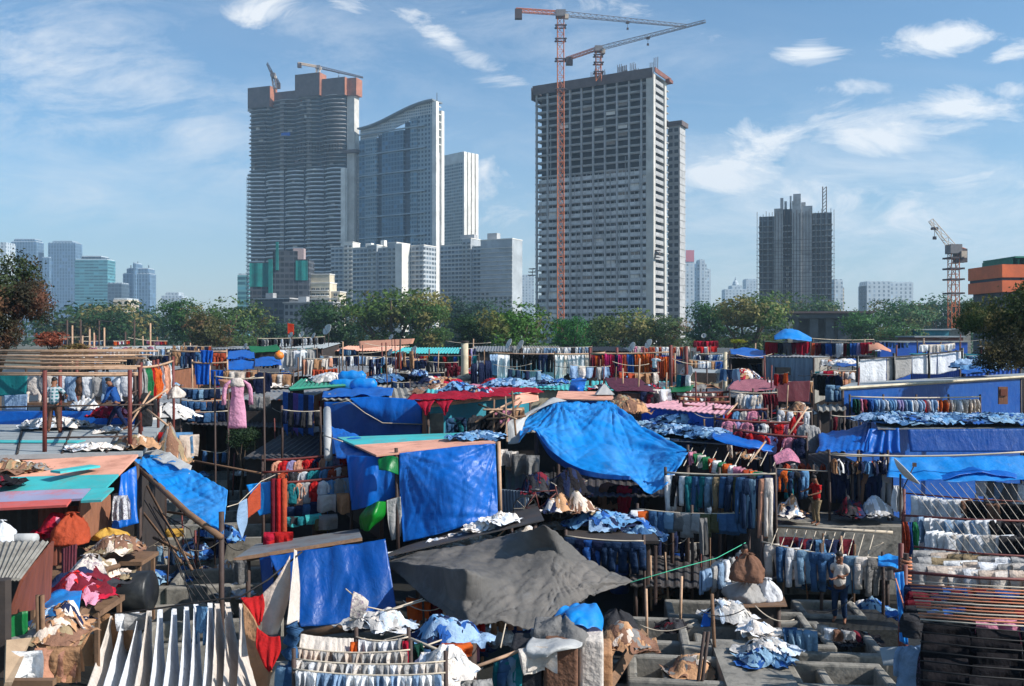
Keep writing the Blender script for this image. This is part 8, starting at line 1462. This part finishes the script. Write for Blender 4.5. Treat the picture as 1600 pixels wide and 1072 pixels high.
def rail(pxa, pya, pxb, pyb, z, r=.024, mm="iron"):
    a, b = WZ(pxa, pya, z), WZ(pxb, pyb, z); m = MB(); m.tube([a, a.lerp(b, .5) - Vz(.04), b], r, 6); m.build("rail", M[mm], t, smooth=True); return a, b
zr = 3.2
rails = [rail(1408, 770, 1640, 786, zr), rail(1408, 805, 1640, 815, zr, .03), rail(1428, 854, 1650, 872, zr), rail(1396, 892, 1660, 908, zr, .032)]
for px, py in [(1412, 772), (1414, 895), (1408, 860), (1640, 790)]:
    p = WZ(px, py, zr); m = MB(); m.tube([(p.x, p.y, 0), (p.x, p.y, zr + .15)], .06, 7); m.build("post", M["iron"], t, smooth=True)
for k in range(13):
    y = 908 + k * 5; rp = rope([WZ(1420 + k * 1.5, y, zr + .05), WZ(1530, y + 7, zr + .03), WZ(1680, y + 14, zr + .05)], f"{ORD[k]} orange rope from the back across the big rack at right", "rope_orange" if k % 3 else "rope", .014, group="orange ropes of the big rack at right")
for k in range(8):
    y = 972 + k * 15; rope([WZ(1438, y, zr + .05), WZ(1530, y + 10, zr + .02), WZ(1700, y + 22, zr + .05)], f"{ORD[k]} dark rope from the back over the black cloths at right", "rope_dark", .012, group="dark ropes of the big rack at right")
for k in range(13):
    x = 1440 + k * 13; rope([WZ(x - 28 + k, 755, zr + .35), WZ(x, 782, zr), WZ(x + 26, 818, zr - .1), WZ(x + 60, 864, zr)], f"{ORD[k]} pale slanting rope from the left on the big rack at right", "rope", .008, group="slanting ropes of the big rack at right")
D = rails[0][0].y
row(WZ(1432, 774, zr), WZ(1505, 780, zr), "hem_shirt", ["white"], "in the rear white row of the big rack", n=8, length=1.0, width=.95, turn=.6); row(WZ(1505, 780, zr), WZ(1625, 788, zr), "hem_shirt", ["black", "brown", "black", "charcoal"], "in the rear black row of the big rack", n=11, length=.75, width=.95, turn=.6)
row(WZ(1438, 806, zr), WZ(1552, 812, zr), "hem_shirt", ["white", "white", "pale blue"], "in the second white row of the big rack", n=11, length=1.0, width=.95, turn=.6); row(WZ(1548, 811, zr), WZ(1650, 815, zr), "hem_shirt", ["black", "charcoal", "black"], "in the second black row of the big rack", n=9, length=.95, width=.95, turn=.6)
row(WZ(1450, 828, zr), WZ(1575, 836, zr), "hem_shirt", ["white", "white", "off-white"], "in the third white row of the big rack", n=12, length=1.0, width=.95, turn=.6); row(WZ(1570, 836, zr), WZ(1650, 842, zr), "hem_shirt", ["black", "charcoal"], "in the third black row of the big rack", n=7, length=.95, width=.95, turn=.6)
for i, y in enumerate([858, 868, 880]): row(WZ(1440, y, zr), WZ(1640, y + 12, zr), "towel", ["off-white", "light grey", "white", "cream", "khaki"], f"in the {['rear', 'middle', 'front'][i]} cream row of the big rack", n=8, width=.95, length=.5, jit=.04, turn=.3)
for i, y in enumerate([912, 922, 933, 944, 955]): row(WZ(1425, y, zr), WZ(1640, y + 12, zr), "towel", ["charcoal", "black", "maroon", "navy", "black", ["blue", "rust", "maroon", "blue", "pink"][i]], f"in the {ORD[i + 1] if i else 'rear'} maroon row of the big rack", n=6, width=1.0, length=.42, jit=.04)
for i, y in enumerate([968, 985, 1003, 1022, 1043, 1066]): row(WZ(1440, y, zr), WZ(1680, y + 22, zr), "towel", ["black"], f"in the {ORD[i + 1] if i else 'rear'} black sheet row of the big rack", n=3, width=1.0, length=.955, jit=.02)
row(WZ(1528, 748, zr + .2), WZ(1620, 756, zr + .2), "hem_shirt", ["white", "pale blue", "grey"], "pointed under the drooping blue tarp edge", n=7, length=.8, width=.7)
for i, (px, cn) in enumerate([(1413, "rust"), (1421, "blue"), (1428, "green")]): row(WZ(px - 3, 812, zr), WZ(px + 5, 812, zr), "towel", [cn], "at the big rack's left end", n=1, width=.2, length=1.05)
t = thing("wrapped_post", "post wound with orange rope at the big rack's corner", "post", W(1416, 1060, 16.6)); m = MB(); P = []
p0 = WZ(1416, 880, zr); 
for k in range(120): P.append((p0.x + .1 * math.cos(k * .8), p0.y + .1 * math.sin(k * .8), zr + .1 - k * .009))
m.tube(P, .024, 5); m.build("rope_winding", M["rope_orange"], t, smooth=True); m = MB(); m.tube([(p0.x, p0.y, 0), (p0.x, p0.y, zr + .2)], .06, 7); m.build("core", M["pole"], t)
tarp("blue_tarp", "narrow blue cloth strips hanging at the big rack's left post", "cloth", quadrows([W(1398, 895, 17.2), W(1412, 893, 17.2), W(1418, 1008, 16.8), W(1408, 1002, 16.8)]), "tarp_light", nu=10, nv=16, folds=.05, fk=2)
rope([W(1397, 896, 17.3), W(1416, 960, 16.4)], "pale slanting cord by the narrow blue strips", "rope_orange", .014)
row(W(1418, 1006, 15.6), W(1452, 1004, 15.4), "shirt", ["pale blue", "white"], "slumped at the big rack's lower left post", n=2, length=.95, width=1.1, matn="cloth"); row(W(1436, 1008, 15), W(1466, 1012, 15), "towel", ["charcoal"], "with print beside the slumped white shirt", n=1, length=.8, width=.5, matn="print")
tarp("tin_sheet", "pale ribbed sheet leaning at the big rack's foot", "sheet", quadrows([W(1374, 1012, 17.4), W(1412, 1010, 17.2), W(1412, 1040, 16.8), W(1380, 1040, 17)]), "greyroof", nu=20, nv=4, wr=.01)
dish(1410, 742, 23.4, .9, "large dark dish seen edge on above the white shirt rack", 1.35, .75, 1.2)
row(W(1398, 756, 24), W(1408, 757, 24), "towel", ["white", "light grey"], "at the foot of the dark dish", n=2, width=.2, length=.8)
def bicycle(p, rz, label):
    t = thing("bicycle", label, "bicycle", p, None, rz); ORG[t.name] = Vector()
    for x in (-.5, .5):
        m = MB(); m.tube([(x + .33 * math.cos(a * .314), 0, .34 + .33 * math.sin(a * .314)) for a in range(21)], .018, 5, cap=False); o = m.build("wheel", M["blackplastic"], t); 
        m = MB()
        for k in range(8): m.tube([(x, 0, .34), (x + .32 * math.cos(k * .785), 0, .34 + .32 * math.sin(k * .785))], .004, 4)
        m.build("spokes", M["rope"], o)
    m = MB()
    for a, b in [((-.5, .34), (-.1, .32)), ((-.1, .32), (-.22, .8)), ((-.22, .78), (.36, .8)), ((-.1, .32), (.38, .72)), ((-.5, .34), (-.2, .74)), ((.36, .92), (.5, .34))]: m.tube([(a[0], 0, a[1]), (b[0], 0, b[1])], .017, 6)
    m.build("frame", M["iron"], t, smooth=True)
    m = MB(); m.tube([(.3, -.26, .98), (.36, -.1, .95), (.36, .1, .95), (.3, .26, .98)], .014, 6); m.build("handlebar", M["rope"], t)
    m = MB(); m.flat([(-.34, 0, .84), (-.22, 0, .85), (-.1, 0, .84)], [.09, .07, .03], [.03, .03, .02], 8, side=Vector((0, 1, 0)), nrm=Vector((0, 0, 1))); m.build("saddle", M["blackplastic"], t)
bicycle(W(848, 812, 24.6), .2, "dark bicycle leaning by the metal partition under the big tarp")
def skin(name, verts, edges, radii, mats, parent=None, loc=None, root=0, sub=1, color=None):
    o0 = ORG[parent.name] if parent else Vector(loc)
    me = bpy.data.meshes.new(name); me.from_pydata([tuple(Vector(v) - o0) for v in verts], edges, []); me.materials.append(mats)
    o = bpy.data.objects.new(name, me); col.objects.link(o)
    if parent: o.parent = parent
    else: o.location = o0
    md = o.modifiers.new("skin", "SKIN"); md.use_smooth_shade = True
    for i, sv_ in enumerate(me.skin_vertices[0].data):
        sv_.radius = radii[i] if isinstance(radii[i], tuple) else (radii[i], radii[i]); sv_.use_root = (i == root)
    s = o.modifiers.new("sub", "SUBSURF"); s.levels = sub; s.render_levels = sub
    ORG[o.name] = o0
    if color: o.color = (*color, 1)
    return o
def person(label, foot, face, h=1.68, lean=0.0, legs=((.1, 0, 0), (-.1, 0, 0)), hands=None, shirt=("cloth", "blue"), pants="navy", head_tilt=0.0, longsleeve=False, knees=None):
    """face = heading in radians (0 looks along +Y); local axes: r right, f forward, z up. Body is one skinned mesh; hair and clothes are its children."""
    foot = Vector(foot); k = h / 1.7
    def Wd(r, f, z): return foot + Vector((r * math.cos(face) + f * -math.sin(face) * 1.0, r * math.sin(face) + f * math.cos(face), z)) if False else foot + Vector((r * math.cos(face) - f * math.sin(face), r * math.sin(face) + f * math.cos(face), z))
    t = thing("person", label, "person", foot)
    hipz = .9 * k
    def up(d, r=0, f0=0): return (r, f0 + d * math.sin(lean) * k, hipz + d * math.cos(lean) * k)
    pel = (0, 0, hipz); waist = up(.16); chest = up(.36); neckb = up(.52); neck = up(.58); 
    hd1 = (0, neck[1] + .03 * k + .06 * math.sin(lean + head_tilt) * k, neck[2] + .08 * k * math.cos(head_tilt)); hd2 = (0, hd1[1] + .09 * math.sin(lean * .5 + head_tilt) * k, hd1[2] + .115 * k)
    V = [pel, waist, chest, neckb, neck, hd1, hd2]; Rr = [(.115 * k, .085 * k), (.12 * k, .095 * k), (.15 * k, .1 * k), (.085 * k, .075 * k), (.052 * k, .055 * k), (.078 * k, .095 * k), (.07 * k, .088 * k)]
    E = [(0, 1), (1, 2), (2, 3), (3, 4), (4, 5), (5, 6)]
    legi, armi = [], []
    for s, (fr, ff, fz) in zip((1, -1), legs):
        hip = (s * .095 * k, 0, hipz - .06 * k); kn = knees[0 if s > 0 else 1] if knees else (s * .1 * k + (fr - s * .1) * .5, ff * .5 + .05 * k, (hipz + fz) * .52)
        an = (fr, ff - .03 * k, fz + .08 * k); to = (fr + s * .02, ff + .13 * k, fz + .03 * k)
        b = len(V); V += [hip, kn, an, to]; Rr += [(.074 * k, .078 * k), .062 * k, .042 * k, (.042 * k, .03 * k)]; E += [(0, b), (b, b + 1), (b + 1, b + 2), (b + 2, b + 3)]; legi.append(b)
    hands = hands or ((.3, .08, .82), (-.3, .08, .82))
    for s, hp in zip((1, -1), hands):
        sh = (s * .185 * k, up(.47)[1], up(.47)[2]); hv = Vector(hp); sv_ = Vector(sh); mid = (hv + sv_) / 2; d = (hv - sv_).length; L_ = .56 * k
        bend = math.sqrt(max(0.0, (L_ / 2) ** 2 - (d / 2) ** 2)) if d < L_ else 0
        el = mid + Vector((s * .6, -.7, -.3)).normalized() * bend
        dr = (hv - el).normalized(); pm = hv + dr * .06 * k
        b = len(V); V += [sh, tuple(el), tuple(hv), tuple(pm)]; Rr += [.062 * k, .042 * k, .028 * k, (.04 * k, .022 * k)]; E += [(3, b), (b, b + 1), (b + 1, b + 2), (b + 2, b + 3)]; armi.append(b)
        side = dr.cross(Vector((0, 0, 1))); side = side.normalized() if side.length > .1 else Vector((0, 1, 0)); palmn = dr.cross(side)
        for q in range(4):
            off = side * (q - 1.5) * .02 * k; ln = (.07, .082, .076, .06)[q] * k; c1 = pm + off + dr * ln * .55; c2 = pm + off + dr * ln * .95 - palmn * .025 * k * (1 + .3 * q)
            bb = len(V); V += [tuple(c1), tuple(c2)]; Rr += [.0095 * k, .008 * k]; E += [(b + 3, bb), (bb, bb + 1)]
        bb = len(V); V += [tuple(hv + dr * .02 - side * .035 * k), tuple(hv + dr * .055 * k - side * .055 * k - palmn * .015)]; Rr += [.011 * k, .009 * k]; E += [(b + 2, bb), (bb, bb + 1)]
    f = Vector((0, math.cos(head_tilt), -math.sin(head_tilt)))
    bb = len(V); V += [tuple(Vector(hd1) + f * .1 * k + Vector((0, 0, .045 * k))), tuple(Vector(hd1) + f * .125 * k + Vector((0, 0, .02 * k)))]; Rr += [.014 * k, .012 * k]; E += [(5, bb), (bb, bb + 1)]
    for s in (1, -1): bb = len(V); V += [(s * .09 * k, hd1[1], hd1[2] + .035 * k)]; Rr += [(.012 * k, .022 * k)]; E += [(5, bb)]
    body = skin("body", [Wd(*v) for v in V], E, Rr, M["skin"], t, sub=1)
    m = MB(); hc = Vector(hd2) + Vector((0, 0, -.005))
    def hair_fn(u, v):
        a = u * 6.2832; th_ = v * 1.75; rr = .096 * k
        p = Vector((rr * .92 * math.sin(th_) * math.cos(a), rr * 1.12 * math.sin(th_) * math.sin(a), rr * math.cos(th_) * 1.05))
        if p.y > .03 * k and p.z < .035 * k: p *= .82
        p *= 1 + .05 * noise.noise(p * 30)
        return Wd(*(hc + p))
    m.grid(hair_fn, 18, 8); m.build("hair", M["hair"], t, smooth=True)
    for s in (1, -1):
        e = Vector(hd1) + f * .088 * k + Vector((s * .032 * k, 0, .058 * k)); m = MB(); m.lathe([(.003, -.008), (.011, -.003), (.011, .003), (.003, .008)], Wd(*e), 8); m.build("eye", M["hair"], t)
    e = Vector(hd1) + f * .092 * k + Vector((0, 0, -.028 * k)); m = MB(); m.box(Wd(*e), (.045 * k, .02, .012), rz=face); m.build("mouth", M["iron"], t)
    sv2 = [tuple(Vector(V[0]) - Vector((0, 0, .05 * k))), V[1], V[2], V[3]]; sr = [(.182 * k, .15 * k), (.165 * k, .135 * k), (.172 * k, .122 * k), (.1 * k, .088 * k)]; se = [(0, 1), (1, 2), (2, 3)]
    for b in armi:
        sh, el, hv = Vector(V[b]), Vector(V[b + 1]), Vector(V[b + 2]); bb = len(sv2)
        sv2 += [tuple(sh), tuple(el if longsleeve else sh.lerp(el, .8))]; sr += [.08 * k, .06 * k]; se += [(3, bb), (bb, bb + 1)]
        if longsleeve: sv2 += [tuple(el.lerp(hv, .85))]; sr += [.046 * k]; se += [(bb + 1, bb + 2)]
    skin("shirt", [Wd(*v) for v in sv2], se, sr, M[shirt[0]], t, sub=1, color=C[shirt[1]] if shirt[1] in C else shirt[1])
    pv = [tuple(Vector(V[0]) + Vector((0, 0, .08)))]; pr = [(.185 * k, .15 * k)]; pe = []
    for b in legi:
        bb = len(pv); pv += [V[b], V[b + 1], tuple(Vector(V[b + 2]) + Vector((0, 0, .03)))]; pr += [(.108 * k, .116 * k), .08 * k, .066 * k]; pe += [(0, bb), (bb, bb + 1), (bb + 1, bb + 2)]
    skin("trousers", [Wd(*v) for v in pv], pe, pr, M["cloth"], t, sub=1, color=C[pants] if pants in C else pants)
    return t
f1 = WZ(84, 676, 5.02)
person("person in teal plaid shirt and brown trousers seen from behind on the roof deck", f1, .35, 1.6, .1, ((.14, .02, 0), (-.14, .05, 0)), ((.3, .25, 1.0), (-.24, .34, 1.05)), ("check", "teal"), lin((112, 84, 72)), .35)
f2 = WZ(184, 672, 5.02)
person("person in blue shirt and dark jeans striding left across the roof deck", f2, R(82), 1.6, .42, ((.1, .42, 0), (-.1, -.36, .02)), ((.22, .5, .86), (-.2, .4, .82)), ("cloth", "blue"), "navy", .3, True)
f3 = W(1023, 600, 49.6)
person("person in white vest and dark trousers working at the orange cloths", f3, -.5, 1.68, .05, ((.1, 0, 0), (-.1, .05, 0)), ((.42, .3, 1.35), (.1, .42, 1.3)), ("cloth", "white"), "navy")
f4 = Vector(((1276 - CX) / F * 27.4, 27.4, pl))
person("person in bright red shirt and brown trousers standing on the raised walkway", f4, 1.9, 1.5, .08, ((.11, 0, 0), (-.11, .04, 0)), ((.22, .34, 1.02), (-.2, .34, .98)), ("cloth", "red"), "khaki", .25)
f5 = Vector(((1312 - CX) / F * 22.0, 22.0, W(1313, 972, 22).z))
person("person in white vest and dark jeans standing with folded arms below the leggings", f5, 2.6, 1.7, .0, ((.12, 0, 0), (-.12, .03, 0)), ((-.08, .2, 1.16), (.08, .22, 1.12)), ("cloth", "off-white"), "dark denim", .1)
f6 = W(1166, 945, 22.2); f6.z = .3
person("dark haired person half hidden behind the stacked sacks", Vector(((1163 - CX) / F * 22.6, 22.6, .95)), 2.9, 1.66, .15, ((.1, 0, 0), (-.1, .03, 0)), ((.2, .38, .95), (-.2, .38, .95)), ("cloth", "rust"), "charcoal", .3)
PAL = [["white", "off-white", "pale blue", "light grey"], ["mid denim", "navy", "light denim", "dark denim"], ["red", "white", "orange", "maroon", "pink"], ["charcoal", "black", "grey", "navy"], ["tan", "off-white", "peach", "rust"], ["white", "navy", "crimson", "teal", "lilac"]]
def clutter(desc, x0, x1, y0, y1, z0, np_=8, nw=3, nl=3, ns=4, h=2.0):
    r = random.Random(int(x0 * 3 + y0))
    P = lambda px, py, dz=0.0: WZ(px, py, z0) + Vz(dz)
    for i, px in enumerate(sorted(r.uniform(x0, x1) for _ in range(np_))):
        b = P(px, r.uniform(y0, y1)); hh = h * r.uniform(.6, 1.25); m = MB(); m.tube([b - Vz(.3), b + Vector((r.uniform(-.12, .12), 0, hh))], r.uniform(.022, .042) * max(1, b.y / 40), 5)
        tag(m.build("thin_pole", M[("bamboo", "pole", "wood", "iron")[r.randrange(4)]], smooth=True), f"{ORD[i]} thin pole from the left {desc}", "pole", "thin poles " + desc)
    for i in range(nw):
        a = x0 + (x1 - x0) * i / nw; ya = r.uniform(y0, y1); A, B = P(a, ya, h * r.uniform(.7, 1.1)), P(a + (x1 - x0) * r.uniform(.4, .9) / nw * 1.5, ya + r.uniform(-6, 6), h * r.uniform(.7, 1.1))
        rope([A, B], f"{ORD[i]} sagging wire from the left {desc}", ("rope", "rope_dark")[i % 2], .011 * max(1, A.y / 35), .15, "wire", "wire", "wires " + desc)
    for i in range(nl):
        a = x0 + (x1 - x0) * (i + r.uniform(0, .3)) / nl; ya = r.uniform(y0, y1); wd = (x1 - x0) / nl * r.uniform(.5, .85); dz = h * r.uniform(.55, .95)
        A, B = P(a, ya, dz), P(a + wd, ya + r.uniform(-3, 3), dz + r.uniform(-.15, .15)); kd = ("towel", "trousers", "folded_trousers", "trousers", "folded_jeans", "cloth")[r.randrange(6)]
        row(A, B, kd, PAL[1] if "jeans" in kd else PAL[r.randrange(6)], f"on the {ORD[i] if i else 'left'} short line {desc}", width=.72, length={"shirt": .7, "hem_shirt": .8, "towel": .65}.get(kd), turn=r.uniform(-.2, .6), n=min(9, max(3, int((B - A).length / .42)))); rope([A, B], f"{ORD[i] if i else 'left'} short clothesline {desc}", "rope", .011 * max(1, A.y / 35), .06, "clothesline", "clothesline", "short clotheslines " + desc)
    for i in range(ns):
        px = x0 + (x1 - x0) * (i + r.uniform(.1, .9)) / ns; heap(P(px, r.uniform(y0, y1)), (r.uniform(.5, 1.3), r.uniform(.4, .8), r.uniform(.15, .4)), ("white", "mixed", "dark", "beige", "denim", "blue")[r.randrange(6)], f"{ORD[i] if i else 'leftmost'} scrap heap from the left {desc}", int(px), group="scrap heaps " + desc, lump=.6)
for a in [("behind the pink dress", 270, 440, 556, 600, 4.6, 9, 3, 4), ("around the blue wrapped rolls", 440, 620, 560, 600, 5.0, 9, 3, 4), ("left of the black trousers", 570, 760, 560, 612, 5.2, 9, 3, 4), ("on the deck below the orange cloths", 770, 1050, 599, 612, 5.4, 8, 3, 3, 6, 1.2),
 ("around the rag racks at centre right", 1050, 1200, 575, 640, 4.8, 10, 3, 4), ("below the blue grey metal shed", 1200, 1340, 590, 650, 4.5, 9, 3, 4), ("above the long jeans line", 1085, 1260, 690, 722, 3.5, 8, 4, 2, 3, 1.4), ("in the dark courtyard", 255, 420, 665, 770, .9, 9, 4, 3, 6), ("before the purple blue hangings", 425, 540, 625, 690, 3.4, 7, 3, 2, 4, 1.4),
 ("in the shade of the big tarp", 785, 1010, 765, 830, 1.4, 8, 4, 3, 7, 1.6), ("in the alley by the tied sacks", 1000, 1120, 870, 940, .4, 6, 4, 2, 5), ("in the alley under the leggings", 1220, 1395, 900, 960, .4, 7, 3, 2, 5, 1.5), ("on the far left roofs", 70, 265, 545, 558, 5.4, 9, 3, 4), ("on the far right roofs", 1265, 1590, 548, 566, 5.4, 10, 3, 4),
 ("under the tent's front edge", 630, 830, 985, 1050, .5, 6, 4, 3, 6, 1.7), ("among the wash pens at bottom right", 1000, 1360, 975, 1060, 1.0, 3, 4, 0, 2, 1.2), ("behind the long hanging cloths", 190, 400, 880, 930, .6, 7, 4, 2, 6, 1.6), ("right of the teal walled shed", 735, 830, 630, 690, 3.6, 8, 4, 3, 4, 1.6)]: clutter(*a)
m_, nt_, N_, L_ = nodes_of("haze_air"); o_ = N_.new("ShaderNodeOutputMaterial"); v_ = N_.new("ShaderNodeVolumePrincipled")
v_.inputs["Color"].default_value = (.56, .79, 1, 1); v_.inputs["Density"].default_value = .00024; v_.inputs["Anisotropy"].default_value = .2; L_.new(v_.outputs[0], o_.inputs["Volume"])
mb = MB(); mb.box((0, 1250, 139), (3600, 2560, 280)); tag(mb.build("haze", m_, loc=(0, 1250, 139)), kind="stuff")
print("KINDS", COUNT, "objects", len(sc.objects))
bad = {l: n for l, n in LABELS.items() if len(n) > 1}
print("DUP LABELS", len(bad)); [print("  DUP", l, n[:3]) for l, n in list(bad.items())[:30]]
